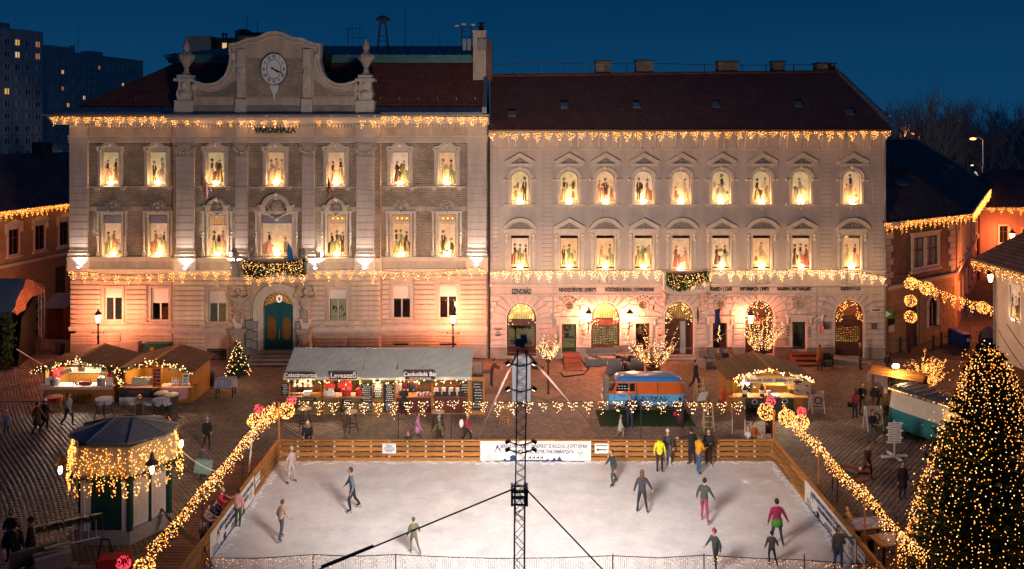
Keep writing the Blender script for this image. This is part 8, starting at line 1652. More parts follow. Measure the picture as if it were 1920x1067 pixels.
m=MB();m.box(-.52,-.505,-.872,-.76,.3,1.44);m.box(.62,.635,-.872,-.76,.3,1.44);m.box(-1.72,-1.705,-.872,-.83,.3,1.0);m.bd('door_gap',dkg,VN,rel=True)
m=MB();m.box(-.06,.06,-.06,.06,0,2.05);t=thg('totem_post','grey rectangular post standing at the nose of the blue and orange van','post',G(1127,770)+V((.3,.3,0)));MB().box(-.11,.11,-.28,.28,0,1.75).bd('shaft',mat('totem_grey',(.16,.14,.13),.6),t,rel=True);MB().box(-.11,.11,-.28,.28,1.752,1.78).bd('cap',mat('totem_tan',(.4,.25,.18),.7),t,rel=True)
tb=mat('truck_blue',(.035,.20,.25),.35,var=.15);tg=mat('truck_roof',(.10,.11,.13),.5,.2,var=.2)
FT=van('pale blue food truck with rope lights round its windscreen, half behind the big tree',(20.6,40.6,.05),math.radians(118),[('lower_body',tb,0,2),('upper_body',crm,2,4),('roof',tg,4,6)],[(.25,-2.2,2.2,.95),(.6,-2.3,2.25,.98),(1.15,-2.2,2.2,.98),(1.25,-2.05,2.18,.95),(2.0,-1.8,2.1,.90),(2.08,-1.85,2.15,.93),(2.2,-1.6,2.0,.75)],(-1.3,1.3))
m=MB();m.box(-2.1,-1.86,-.7,.7,1.28,1.95);m.bd('windscreen',MATS['van_glass'],FT,rel=True);m=MB();m.box(-1.7,-1.0,-.985,-.93,1.3,1.9);m.box(-.8,1.6,-.975,-.92,1.2,1.85);m.box(-1.7,-1.0,.93,.985,1.3,1.9);m.bd('side_window',mat('truck_hatch',(.35,.22,.1),.6,var=.5,emit=(1,.6,.25),es=.35,ne=True),FT,rel=True)
m=MB();[m.cbox((.1+q*.5,0,2.24),(.05,1.6,.04)) for q in range(4)];m.bd('roof_rack',stl,FT,rel=True)
bpy.context.view_layer.update();Mt=FT.matrix_world;pts=[]
for(a,b) in(((-2.12,-.8,1.2),(-2.12,.8,1.2)),((-2.12,.8,1.2),(-1.9,.78,2.0)),((-2.12,-.8,1.2),(-1.9,-.78,2.0)),((-1.9,-.78,2.0),(-1.9,.78,2.0)),((-1.9,.9,2.05),(2.1,.9,2.05)),((-1.9,-.9,2.05),(2.1,-.9,2.05)),((-2.25,-.9,.95),(-2.25,.9,.95))):
 a,b=V(a),V(b);k=int((b-a).length*24)
 for q in range(k):pts.append(Mt@(a.lerp(b,q/k)+V((-.05,0,.02))))
t=thg('rope_lights','rope of warm bulbs outlining the windscreen and roof of the food truck','string lights',pts[0]);bbs(pts,.028,t,(WARM,AMB));m=MB();m.path(pts[::12],.006,3);m.bd('wire',wrm,t);lmp('glow',Mt@V((-2.6,0,1.6)),30,(1,.6,.25),t,.15)
CT=thg('market_cart','small timber cart stall with an orange lit board roof left of the food truck','market stall',G(1686,772),math.radians(-38));
for q in range(10):MB().cbox((0,-.75+q*.165,2.0+.28*(1-abs(-.75+q*.165+.0)/.8)),(2.7,.155,.03),rx=(.33 if q<5 else-.33)).bd('roof_board',wd0,CT,rel=True)
for a in(-1.2,1.2):
 for b in(-.6,.6):MB().box(a-.04,a+.04,b-.04,b+.04,0,2.0).bd('post',wdd,CT,rel=True)
MB().box(-1.25,1.25,-.75,.2,.9,.95).bd('counter',wd0,CT,rel=True);pks(CT,-1.2,1.2,-.6,-.6,.1,.9,10,mt=olive);MB().box(-1.25,1.25,.55,.6,.1,1.95).bd('back_panel',olive,CT,rel=True)
ctl=CT.location
sml('draped_cloth','pale pink cloth draped over the left end of the cart stall roof','cloth',ctl+V((-1.1,.5,1.9)),lambda m:[m.lathe([(.10,-.45-.08*(q%3)),(.08,.0),(.05,.12)],(q*.14-.3,-.1*q,0),6) for q in range(6)],mat('pale_pink',(.42,.30,.28),.9));sml('striped_cloth','pale striped cloth hanging from the counter of the cart stall','tablecloth',ctl+V((.35,-.75,.35)),lambda m:m.cbox((0,0,.3),(1.5,.03,.5),rz=math.radians(-38)),mat('lilac_cloth',(.35,.32,.38),.9,var=.2))
for q in range(5):sml('lemon_jar','jar of lemons and drinks on the cart stall counter','jar',ctl+V((-.7+q*.32,.25-q*.25-.2,.97)),lambda m:m.lathe([(.1,0),(.11,.22),(.07,.28)],(0,0,0),8),(whp,goldp,green2)[q%3],'jars on the cart stall counter')
t=thg('floodlight','blazing floodlight clamped above the cart stall roof at the right','floodlight',P(1679,686,44.6));MB().cbox((.0,.05,0),(.35,.08,.25),rx=.3).bd('housing',dark,t,rel=True);MB().ball((0,-.04,0),.13,10,6,(1.5,.5,1)).bd('lens',mat('blaze',(1,.9,.6),emit=(1,.72,.30),es=30,var=0,ne=True),t,rel=True);m=MB();m.tube((0,.1,-2.6),(0,.1,0),.03,n=5);m.bd('pole',dark,t,rel=True);lmp('lamp_light',P(1681,688,44.2),160,(1,.62,.26),t,.15);
mat_rug(18.4,20.2,40.7,44.4,'dark green artificial turf strip before the cart stall and food truck')
TT=thg('stage_tent','stage tent with grey blue roof and a crumpled orange lit gable sheet','tent',(-32,55,0));tarpb=mat('tent_blue',(.10,.17,.21),.6,var=.2);foil=mat('tent_foil',(.55,.24,.13),.3,.2,var=.4,scale=3,bump=1.0,bscale=2)
f0,r0_,b0_=V((-31.2,52.2,3.73)),V((-31.9,55,5.33)),V((-32.4,57.7,4.45));lx_=V((-12,0,0));m=MB();m.raw([f0,f0+lx_,r0_+lx_,r0_,b0_+lx_,b0_,f0-V((0,0,.35)),f0+lx_-V((0,0,.35))],[(0,1,2,3),(3,2,4,5),(0,6,7,1)]);m.bd('roof_sheet',tarpb,TT)
m=MB();n=14;
for i in range(n):
 for j in range(4):
  def q_(u,v_):
   t_=f0.lerp(r0_,u*2) if u<.5 else r0_.lerp(b0_,u*2-1);return t_+V((.35*v_+.1*math.sin(u*21+v_*3),0,-v_*(.25+1.0*math.sin(u*PI)*.9)))
  m.face([q_(i/n,j/4),q_((i+1)/n,j/4),q_((i+1)/n,(j+1)/4),q_(i/n,(j+1)/4)])
m.bd('gable_sheet',foil,TT,smooth=False);m=MB();m.raw([f0+V((.1,.9,-.6)),b0_+V((.1,-.9,-.6)),V((-32.2,56.6,0)),V((-31.4,53.2,0))],[(0,1,2,3)]);m.bd('side_drape',mat('black_drape',(.02,.016,.014),.9,var=.3),TT)
MB().box(-43,-32.6,57.5,57.6,0,4.2).bd('back_drape',mat('black_drape',(.02,.016,.014),.9),TT);MB().box(-43,-32.2,53.4,57.4,0,.9).bd('stage_floor',dkg,TT)
def truss(mb,a,b,w_,n,r=.025,rd=.012):
 a,b=V(a),V(b);d=(b-a).normalized();u=d.orthogonal().normalized()*w_/2;v_=d.cross(u).normalized()*w_/2
 if abs(d.z)>.9:u,v_=V((w_/2,0,0)),V((0,w_/2,0))
 cs=[u+v_,-u+v_,-u-v_,u-v_]
 for c in cs:mb.tube(a+c,b+c,r,n=5)
 for i in range(n):
  p0,p1=a.lerp(b,i/n),a.lerp(b,(i+1)/n)
  for k in range(4):
   c0,c1=cs[k],cs[(k+1)%4]
   if(i+k)%2:c0,c1=c1,c0
   mb.tube(p0+c0,p1+c1,rd,n=4,caps=False)
m=MB();truss(m,(-32.3,57.3,0),(-32.3,57.3,4.3),.4,10);m.bd('truss_tower',stl,TT);m=MB();truss(m,(-31.6,52.5,0),(-31.6,52.5,3.7),.35,9);m.bd('truss_tower',dark,TT)
m=MB();
for i in range(500):c=V((-31.6+R.gauss(0,.25),52.3+R.gauss(0,.2),R.uniform(0,3.7)));d=V((R.uniform(-1,1),R.uniform(-1,1),R.uniform(-1,1)))*.14;u=d.orthogonal()*.5;m.face([c-u,c+u,c+d])
o=m.bd('ivy_column',green);o['kind']='stuff';tag(o,'dark ivy hanging on the front tower of the stage tent','ivy')
MB()
t=thg('garden_hut','small orange timber hut with blue roof behind the stage tent','hut',(fx(92,60),60.5,0));pks(t,-.7,.7,0,0,0,2.3,8,mt=wd0);pks(t,.7,.7,0,1.8,0,2.3,8,'y',mt=wd0);pks(t,-.7,-.7,0,1.8,0,2.3,8,'y',mt=wd0);MB().raw([(-.9,-.3,2.25),(1.1,-.3,2.25),(1.1,2.2,2.9),(-.9,2.2,2.9)],[(0,1,2,3)]).bd('roof',tarpb,t,rel=True)
m=MB();m.path([V((fx(30,50),50,2.0)),V((fx(86,50),50.5,.6))],.03,5);tag(m.bd('guy_pole',whp),'pale slanted pole beside the stage tent','pole')
def crowd_barrier(label,a,b,z=1.05,gar=False):
 a,b=V(a),V(b);d=b-a;t=thg('crowd_barrier',label,'barrier',a,math.atan2(d.y,d.x));L=d.length;m=MB();m.path([V((0,0,.12)),V((0,0,z)),V((L,0,z)),V((L,0,.12)),V((0,0,.12))],.022,6);m.bd('frame',stl,t,rel=True)
 n=int(L/.13);mm_=None
 for q in range(1,n):
  if mm_ is None:mm_=MB().tube((0,0,.12),(0,0,z),.009,n=4).mesh('bar',stl)
  o=bpy.data.objects.new('bar',mm_);C.objects.link(o);o.parent=t;o.location=(q*L/n,0,0)
 m=MB();m.cbox((.3,0,.03),(.06,.6,.05));m.cbox((L-.3,0,.03),(.06,.6,.05));m.bd('foot',stl,t,rel=True);return t
crowd_barrier('steel crowd barrier at the far left before the stage tent',(fx(-20,48.4),48.4,0),(fx(28,49),49.0,0));crowd_barrier('second steel crowd barrier, between the first one and the left hut',(fx(29,49.1),49.1,0),(fx(82,49.6),49.6,0))
a,b=V((fx(67,29.4),29.3,0)),V((fx(184,30.0),30.4,0));t=thg('white_barrier','white metal barrier with a fir garland beside the kiosk door','barrier',a,math.atan2((b-a).y,(b-a).x));L=(b-a).length;m=MB();m.path([V((0,0,.0)),V((0,0,1.15)),V((L,0,1.15)),V((L,0,0))],.03,6);m.tube((0,0,.3),(L,0,.3),.025,n=5);m.bd('frame',whp,t,rel=True)
for q in range(1,9):MB().tube((q*L/9,0,.3),(q*L/9,0,1.15),.012,n=4).bd('bar',whp,t,rel=True)
fgl('unlit fir garland tied along the white barrier',[a+V((0,-.05,1.1)),b+V((0,-.05,1.1))],.12,160,.01,.01,31,group=None)
sml('crate_stack','pale box with folded boards at the lower left corner','box',G(98,1066),lambda m:(m.cbox((0,0,.3),(1.1,.6,.5),rz=.6),m.cbox((-.1,-.1,.62),(.9,.12,.04),rz=.6),m.cbox((.1,.15,.72),(.8,.2,.04),rz=.6)),mat('pale_box',(.35,.32,.28),.8,var=.3));sml('folded_board','olive folded board leaning on the pale box','board',G(62,1066),lambda m:m.cbox((0,0,.45),(1.4,.08,.8),rz=.7,rx=.5),mat('olive_panel',(.20,.19,.12),.8))
sml('red_box','red box lid at the bottom edge beside the pink light ball','box',(fx(216,28.4),28.4,0),lambda m:m.cbox((0,0,.3),(1.0,.5,.6),rz=.2),rdp);sml('cable_reel','black frame trolley standing before the kiosk door','trolley',G(197,1066),lambda m:(m.path([V((-.3,0,0)),V((-.12,0,1.0)),V((.12,0,1.0)),V((.45,0,0))],.03,5)),blp)
def post_lamp(label,px,Y,zh,power):
 c=V((fx(px,Y),Y,0));t=thg('street_lamp',label,'street lamp',c,group='old street lamps in front of the town hall');m=MB();m.lathe([(.16,0),(.13,.25),(.07,.35),(.06,zh-.9),(.09,zh-.85),(.05,zh-.75),(.05,zh-.1),(.1,zh)],(0,0,0),10);m.tube((-.35,0,zh-.55),(.35,0,zh-.55),.02,n=5);m.ball((-.36,0,zh-.55),.06,6,4);m.ball((.36,0,zh-.55),.06,6,4);m.bd('post',dark,t,rel=True)
 a,b=MB(),MB();lantern_head(a,b,1.0);q1=a.bd('lantern_frame',dark,t,rel=True);q2=b.bd('lamp_glass',SOD,t,rel=True);q1.location=q2.location=(0,0,zh);lmp('lamp_light',c+V((0,0,zh+.36)),power*4.0,(1,.27,.12),t,.2);return t
post_lamp('old street lamp glowing orange behind the left market hut',184,53.2,2.75,330);post_lamp('added unseen lamp in the side street to light the ochre house',-30,61,3.2,260);post_lamp('old street lamp glowing orange behind the right end of the long stall',849.5,53.2,2.72,330)  # the side street lamp is added out of view to warm the ochre house
def lane_lantern(label,px,py,Y,power,s=1.3):
 c=P(px,py,Y);t=thg('lane_lantern',label,'lantern',c,group='orange lanterns in the lane on the right');a,b=MB(),MB();lantern_head(a,b,s);a.path([V((0,0,s)),V((0,.3,s+.3)),V((0,.8,s))],.03,5);a.bd('bracket',dark,t,rel=True);b.bd('shade',SOD,t,rel=True);lmp('lamp_light',c+V((-.0,0,.45)),power,(1,.22,.06),t,.25)
lane_lantern('orange lantern on the pink house high at the right edge',1898,452,82,900);lane_lantern('orange lantern hanging under the eaves of the white house corner',1857,531,62,1500,1.1)
MS=thg('floodlight_mast','tall triangular truss floodlight mast standing at the near edge of the rink','mast',(0.2,21.5,0));mz=fz(655,21.5);Ym=21.5
alu=mat('truss_alu',(.45,.42,.40),.35,.7,var=.1);m=MB();truss(m,(.20,Ym,5.0),(.26,Ym,mz),.24,34,.018,.008);m.bd('upper_truss',alu,MS);m=MB();truss(m,(.17,Ym,0),(.20,Ym,5.9),.26,20,.022,.010);m.bd('lower_truss',mat('truss_dark',(.05,.05,.06),.4,.6),MS)
m=MB();zc_=fz(920,Ym);
for q in(-1,1):m.box(.19+q*.19-.03,.19+q*.19+.03,Ym-.2,Ym+.2,zc_-.32,zc_+.12)
for z in(zc_-.3,zc_-.1,zc_+.02):m.box(.0,.38,Ym-.2,Ym-.16,z,z+.04);m.box(.0,.38,Ym+.16,Ym+.2,z,z+.04)
m.bd('collar',mat('collar_navy',(.02,.03,.06),.4),MS)
m=MB();m.cbox((.27,Ym,mz+.1),(.12,.12,.12));m.cbox((.16,Ym-.12,mz+.20),(.16,.1,.18));m.cbox((.30,Ym+.05,mz+.26),(.16,.2,.18));m.bd('camera_box',mat('camera_grey',(.28,.26,.24),.6),MS)
def head_lamp(zy,side,aim,power,ang=120,col=(1.0,.77,.62)):
 z=fz(zy,Ym);c=V((.23+side*.34,Ym,z));m=MB();m.cbox(c,(.13,.12,.07),ry=side*.5);m.tube(c,(.22,Ym,z-.1),.02,n=5);hd_=m.bd('lamp_head',dark,MS);m=MB();m.cbox(c+V((side*-.02,.06,-.06)),(.10,.09,.02),ry=side*.5);m.bd('lamp_lens',FLOOD if zy<0 else mat('head_lens',(.9,.85,.8),emit=(1,.85,.7),es=3,var=0,ne=True),MS)
 lmp('flood',c+V((side*.3,.55,-.1)),power,col if power>9999 else(1,.95,.92),MS,1.5,'SPOT',aim,ang,.8)
for zy,sd,aim,pw,an in((843,-1,(-10.5,55,6),10300,100),(843,1,(11.5,55,6),10300,100),(680,-1,(-5,33,0),60,125),(680,1,(6,33,0),60,125),(728,-1,(-6,30,0),60,110),(728,1,(6,30,0),60,110),(828,-1,(-.8,32.5,0),3900,98),(828,1,(1.4,32.5,0),3900,98)):head_lamp(zy,sd,aim,pw,an)
def strap(label,a,b,r,mt,nm='guy_rope'):m=MB();m.tube(a,b,r,n=6);tag(m.bd(nm,mt),label,'rope')
rope_p=mat('strap_pink',(.14,.07,.06),.7,var=.1);strap('pinkish strap from the mast top down to the back fence on the left',(.15,Ym,mz-.05),P(893,826,38.4),.035,rope_p);strap('pinkish strap from the mast top down to the back fence on the right',(.35,Ym,mz-.05),P(1132,826,38.4),.035,rope_p)
strap('black stay from the mast collar down to the left',(.05,Ym,zc_+.05),(-14,Ym,0),.022,wrm);strap('black stay from the mast collar down to the right',(.35,Ym,zc_+.05),(5.9,Ym,0),.022,wrm);m=MB();m.tube(P(700,1024,Ym),P(603,1063,Ym),.045,n=6);m.bd('stay_sleeve',wrm);tag(bpy.data.objects['stay_sleeve'],'thicker black sleeve on the left stay of the mast','rope')
sml('stage_beam','dark red beam lying along the bottom edge before the mast','beam',(fx(770,23.2),23.2,1.02),lambda m:m.box(-2.9,2.9,-.3,.3,1.70-1.02-.55,1.85-1.02-.55+.0),mat('beam_red',(.08,.015,.025),.6))
t=thg('info_tower','white three sided information tower with blue text behind the mast','sign',G(977,757));m=MB();c0=[(-.52,.1),(.52,-.05),(.15,.55)];m.polyZ([(-.48,0),(.52,0),(.05,.55)],.08,2.35);m.bd('panel_body',mat('panel_white',(.36,.38,.46),.5,var=.06),t,rel=True);m=MB();m.polyZ([(-.48,0),(.52,0),(.05,.55)],2.351,2.6);m.bd('top_panel',mat('panel_white',(.36,.38,.46),.5),t,rel=True)
m=MB()
for q in range(16):m.box(-.36,-.36+.70*(.4+.6*((q*7)%5)/4),-.008,-.003,.35+q*.11,.38+q*.11)
m.bd('print',mat('faint_blue',(.12,.16,.30),.7),t,rel=True);m=MB();[m.box(-.33+q*.12,-.25+q*.12,-.01,-.003,2.10,2.24) for q in range(6)];m.bd('headline_print',navy,t,rel=True)
def ev(Y):return lambda a,b:P(a,b,Y)
e1=YF-1.1
ici('warm icicle lights hanging along the whole eaves of the town hall',[P(91,219,e1),P(330,219,e1),P(520,218,e1),P(705,218,e1),P(917,219,e1)],.71,.80,46,.029,.82,power=16,lcol=(1,.48,.17),lstep=2.6,lo=(0,.25,-.4),seed=3,gaps=((.355,.385),(.58,.61),(.66,.69)))
ici('warm icicle lights hanging along the eaves of the gallery building',[P(912,250,e1),P(1290,247,e1),P(1672,246,e1)],.71,.66,38,.029,.86,power=16,lcol=(1,.46,.17),lstep=2.4,lo=(0,.25,-.35),seed=4)
L1=YF-.75
ici('swagged icicle lights along the string course of the town hall left of the balcony',[P(*q,L1) for q in((126,508),(180,512),(235,517),(300,514),(347,507),(400,509),(440,508),(455,514))],.70,.82,44,.028,.85,power=110,lcol=(1,.58,.28),lstep=2.6,lo=(0,-1.3,.2),seed=5)
ici('icicle lights under the town hall balcony',[P(*q,YR-1.35) for q in((455,516),(515,519),(578,514))],.68,.85,44,.028,.85,power=14,lo=(0,.2,-.6),seed=6)
ici('swagged icicle lights along the string course of the town hall right of the balcony',[P(*q,L1) for q in((585,509),(640,506),(690,505),(720,508),(790,512),(850,507),(893,500),(913,508))],.70,.82,44,.028,.85,power=110,lcol=(1,.58,.28),lstep=2.6,lo=(0,-1.3,.2),seed=7)
ici('icicle lights over the parapet of the gallery building left of its balcony',[P(*q,YF-.42) for q in((918,509),(1000,508),(1100,508),(1243,507))],.69,.78,44,.028,.9,mats=(WHT,WARM),power=110,lcol=(1,.58,.30),lstep=2.6,lo=(0,-1.6,.2),seed=8)
ici('icicle lights over the parapet of the gallery building right of its balcony',[P(*q,YF-.42) for q in((1322,509),(1450,507),(1560,506),(1610,508),(1664,521))],.64,.80,50,.028,.95,mats=(WHT,WARM),power=110,lcol=(1,.58,.30),lstep=2.6,lo=(0,-1.6,.2),seed=9)
bpy.context.view_layer.update()
def on(o,pts):M=o.matrix_world;return[M@V(p) for p in pts]
ici('warm icicle lights along the eaves of the ochre house in the side street',on(LB,[(-13,-.85,8.72),(8,-.85,8.72)]),.55,.8,40,.034,1.0,power=16,lcol=(1,.45,.12),lstep=3,lo=(.3,0,-.4),seed=10,probs=(.3,.7))
ici('warm icicle lights along the front eaves of the brick corner house',[ea+V((0,-.1,-.05)),eb+V((0,-.1,-.05))],.55,.85,40,.030,1.0,power=14,lcol=(1,.45,.12),lstep=2.5,lo=(0,-.3,-.4),seed=11,probs=(.35,.65))
ici('warm icicle lights climbing along the lane side eaves of the corner house wing',[eb+V((.1,-.1,-.05)),ec+V((.1,-.1,0))],.6,.8,36,.040,1.0,power=16,lcol=(1,.4,.1),lstep=6,lo=(.3,-.3,-.4),seed=12,probs=(.3,.7))
ici('warm icicle lights along the eaves of the pink house',on(PH,[(.2,-.75,7.4),(10,-.75,7.4)]),.9,.9,34,.042,.9,power=14,lcol=(1,.4,.1),lstep=5,lo=(0,-.3,-.5),seed=13,probs=(.3,.7))
ici('warm icicle lights along the eaves of the white house at the right edge',on(WH,[(-.9,-.95,7.25),(12,-.95,7.25)]),.6,.9,40,.026,.95,power=14,lcol=(1,.5,.18),lstep=2.5,lo=(-.3,0,-.5),seed=14)
def blt(label,c,r,red=False,n=None,grp=None,br=.026):
 t=thg('light_ball',label,'light ball',c,group=grp);m=MB()
 for k in range(5):
  M=Matrix.Rotation(k*PI/5,4,'Z')@Matrix.Rotation(PI/2,4,'X');m.path([M@V((r*.95*math.cos(q*PI/8),r*.95*math.sin(q*PI/8),0)) for q in range(17)],.008,3)
 m.bd('wire_globe',wrm if not red else mat('red_wire',(.3,.02,.04),.6),t,rel=True);pts=[]
 for i in range(n or int(170*r/.34)):v=V((R.gauss(0,1),R.gauss(0,1),R.gauss(0,1))).normalized()*r*R.uniform(.93,1.04);pts.append(V(c)+v)
 bbs(pts,br*.8,t,(REDB,) if red else(WARM,AMB),None if red else(.5,.5));lmp('glow',V(c)+V((0,-r-.25,0)),5 if not red else 3,(1,.5,.18) if not red else(1,.08,.12),t,.1)
gl='light balls at the back left corner of the rink'
for l,px,py,Y,r,red in(('gold light ball on the twisted post left of the rink corner',477,789,37.2,.30,0),('largest gold light ball at the back left rink corner',507,777,38.0,.38,0),('gold light ball above the corner post at the back left of the rink',537,770,38.2,.36,0),('pink light ball over the twisted post at the left rink corner',485,767,37.4,.20,1),('pink light ball highest at the left rink corner, before the stall',547,751,38.4,.20,1),('gold light ball left of the others at the back right rink corner',1437,772,38.2,.38,0),('gold light ball in the middle of those at the back right rink corner',1476,784,37.8,.38,0),('gold light ball right of the others at the back right rink corner',1503,792,37.4,.32,0),('pink light ball below the waffle counter at the right rink corner',1445,752,38.6,.21,1),('pink light ball at the right end of the back right rink corner group',1503,772,37.6,.20,1),('topmost gold light ball hanging before the corner house',1708,532,54.2,.40,0),('gold light ball on the garland right of the topmost one',1738,541,53.6,.42,0),('gold light ball midway down the chain before the corner house door',1707,564,54.0,.38,0),('lowest gold light ball hanging before the corner house door',1707,594,54.0,.38,0),('gold light ball on the garland near the white house',1843,577,50.2,.36,0),('pink light ball at the bottom left corner near the kiosk',232,1056,27.3,.22,1),('gold light ball at the bottom edge left of the garland',270,1066,27.0,.34,0)):blt(l,P(px,py,Y),r,bool(red))
m=MB();m.path(sag(P(1707,512,54),P(1707,600,54),0),.01,4);tag(m.bd('hanging_wire',wrm),'thin wire carrying the chain of light balls before the corner house','wire')
ici('dense light garland strung across the lane from the corner house to the white house',sag(P(1700,514,54.4),P(1868,574,49.6),.25),.55,.85,46,.030,1.0,power=8,seed=15,probs=(.4,.6));ici('long light garland along the left side of the rink',[p for a,b in((38.0,33.6),(33.6,29.2),(29.2,24.8)) for p in sag((RX0-.25,a,2.72),(RX0-.25,b,2.72),.12,4)],.36,.82,46,.018,1.2,mats=(WHT,WARM,AMB),probs=(.1,.42,.48),power=16,lcol=(1,.55,.25),lstep=2.2,lo=(-.4,0,-.4),seed=16,jy=.2)
ici('long light garland along the right side of the rink',[p for a,b in((38.0,33.6),(33.6,29.2),(29.2,24.8)) for p in sag((RX1+.45,a,2.68),(RX1+.45,b,2.55),.20,4)],.36,.80,44,.019,1.2,mats=(WHT,WARM,AMB),probs=(.1,.42,.48),power=16,lcol=(1,.55,.25),lstep=2.2,lo=(.4,0,-.4),seed=17,jy=.2)
ici('row of icicle lights strung on poles above the back fence of the rink',[P(p,753+1.5*math.sin(p*.02),38.15) for p in range(556,1432,40)],.66,.74,30,.024,.75,mats=(WHT,WARM),power=4,lcol=(1,.6,.3),lstep=3,seed=18);ici('fine light curtain strung across the near edge of the ice',[V((fx(p,24.05),24.05,H-(yy-HY)/F*24.05)) for p,yy in((385,1046),(480,1047),(587,1040),(660,1043),(742,1040),(850,1045),(930,1047),(1040,1046),(1149,1042),(1235,1046),(1320,1041),(1420,1047),(1509,1050),(1600,1057),(1650,1058))],.42,.60,9,.0125,.9,mats=(WARM,AMB),seed=19,wire=.012)
def pole(label,c,z,r=.035,mt=None):t=thg('light_pole',label,'pole',c,group='poles carrying the rink lights');MB().tube((0,0,0),(0,0,z),r,n=6).bd('shaft',mt or wd0,t,rel=True);MB().ball((0,0,z+.02),r*1.3,6,4).bd('cap',dark,t,rel=True)
pole('timber corner post at the back left of the rink',(RX0-.02,RY1+.02,0),2.75,.05);pole('timber corner post at the back right of the rink',(RX1+.02,RY1+.02,0),2.4,.05)
for px,l in((645,'thin pole left of the white notice on the back fence'),(747,'thin pole just right of the white notice on the back fence'),(846,'thin pole left of the back banner'),(1202,'thin pole between the arrow notice and the girl in yellow'),(1330,'thin pole behind the group of three skaters')):pole(l,(fx(px,38.15),38.15,0),2.75,.02,dark)
for px,l in((587,'thin near pole, first from the left in the light curtain'),(742,'thin near pole, second from the left in the light curtain'),(1149,'thin near pole right of the mast in the light curtain'),(1320,'thin near pole in the light curtain below the striding skater'),(1508,'thin near pole in the light curtain beside the right banner')):pole(l,(fx(px,24.05),24.05,0),2.82,.018,dark)
for Y,l in((33.6,'thin pole by the light garland left of the rink, farther one'),(29.2,'thin pole by the light garland left of the rink, nearer one')):pole(l,(RX0-.25,Y,0),2.75,.02,dark)
for Y,l in((33.6,'pole by the garland right of the rink, farther one'),(29.2,'pole by the garland right of the rink beside the dining tables'),(26.8,'pole by the garland right of the rink, nearest one')):pole(l,(RX1+.45,Y,0),2.6,.03,wd0)
t=thg('twisted_post','pale post wound with dark ribbon under the gold light ball left of the rink','post',P(466,838,36.6)*1.0);c=P(466,838,36.6);t.location=(c.x,c.y,0);m=MB();m.tube((0,0,0),(.18,0,2.0),.05,n=8);m.bd('shaft',crm,t,rel=True);m=MB();m.path([V((.02+.09*q/10+.055*math.cos(q*1.3),.055*math.sin(q*1.3),.3+q*.09)) for q in range(18)],.012,4);m.bd('ribbon',wdd,t,rel=True)
def green_front(label,pa,Y,h,n,seed):
 rr=random.Random(seed);t=thg('balcony_greenery',label,'greenery',pa[0]);m=MB();L=plen(pa);pts=[]
 for i in range(n):
  u=rr.random()*L;c=along(pa,u)+V((0,rr.uniform(-.25,.15),-rr.random()*h*(.8+.25*math.sin(u*2))));d=V((rr.uniform(-1,1),rr.uniform(-1,.3),rr.uniform(-1.2,.5))).normalized()*rr.uniform(.12,.3);w_=d.orthogonal().normalized()*.035;m.mi=rr.randrange(2);m.face([c-w_,c+w_,c+d]);w_=w_.cross(d).normalized()*.035;m.face([c-w_,c+w_,c+d])
 m.bd('foliage',[green,green2],t,kind='stuff')
 for i in range(int(L*70)):u=rr.random()*L;k=rr.random();pts.append(along(pa,u)+V((0,-.34+rr.uniform(-.05,.05),-k*h*(.55+.45*abs(math.sin(u*3.1))))))
 bbs(pts,.019,t,(WHT,WARM,AMB),(.3,.4,.3));lmp('glow',along(pa,L/2)+V((0,-.7,-h/2)),18,(1,.6,.3),t,.2)
green_front('fir greenery full of warm bulbs on the front of the town hall balcony',[P(*q,YR-1.2) for q in((457,486),(480,491),(515,493),(550,490),(571,485))],YR,.95,2600,3);green_front('fir greenery full of warm bulbs on the front of the gallery balcony',[P(*q,YF-1.25) for q in((1250,511),(1268,514),(1290,515),(1310,511),(1326,508))],YF,.95,2000,4)
def lit_tree(label,c,h,z0,rad,seed,shape,nb,br=.028,pot=False,mats=(WHT,WARM,AMB),probs=(.45,.35,.2),power=16):
 t=thg('lit_tree',label,'tree',c);rr=random.Random(seed);m=MB();cr=MB();pts=[]
 m.tube((0,0,0),(0,0,z0),.06,.05,8);m.lathe([(.10,0),(.07,.1)],(0,0,0),8);m.bd('trunk',bark,t,rel=True)
 for i in range(34 if rad>1.2 else 26):
  a=rr.uniform(0,2*PI);k=rr.random()**.6;p=V((0,0,z0));rr_=rad*k*(.9 if shape=='ball' else 1);zt=z0+(h-z0)*(rr.uniform(.55,1)*(1-.35*k) if shape=='ball' else(.15+.85*k*rr.uniform(.5,1)) if rr.random()<.7 else rr.uniform(.5,1));e_=V((math.cos(a)*rr_,math.sin(a)*rr_,zt));q=p.lerp(e_,.5)+V((math.cos(a)*.1*rad,math.sin(a)*.1*rad,-.1 if shape=='bowl' else.1));seg=[p,p.lerp(q,.5),q,q.lerp(e_,.5)+V((0,0,.04)),e_]
  for j in range(4):cr.tube(seg[j],seg[j+1],.022-.004*j,.018-.004*j,4,caps=False)
  for j in range(7):
   b0=along(seg,plen(seg)*rr.uniform(.35,1));b1=b0+V((rr.uniform(-1,1),rr.uniform(-1,1),rr.uniform(-.1,1.1)))*.28*rad**.5;cr.tube(b0,b1,.007,.003,3,caps=False)
  L=plen(seg)
  for j in range(int(nb/36)):pts.append(V(c)+along(seg,L*rr.uniform(.30,1))+V((rr.gauss(0,.035),rr.gauss(0,.035),rr.gauss(0,.035))))
 cr.bd('crown',bark,t,rel=True,kind='stuff');bbs(pts,br*.66,t,mats,probs);lmp('glow',V(c)+V((0,-rad*.6,(h+z0)/2)),power*2,(1,.58,.28),t,.3)
 if pot:MB().lathe([(.34,0),(.42,.45),(.44,.5),(.38,.48)],(0,0,0),10).bd('planter',mat('planter',(.08,.06,.05),.8),t,rel=True)
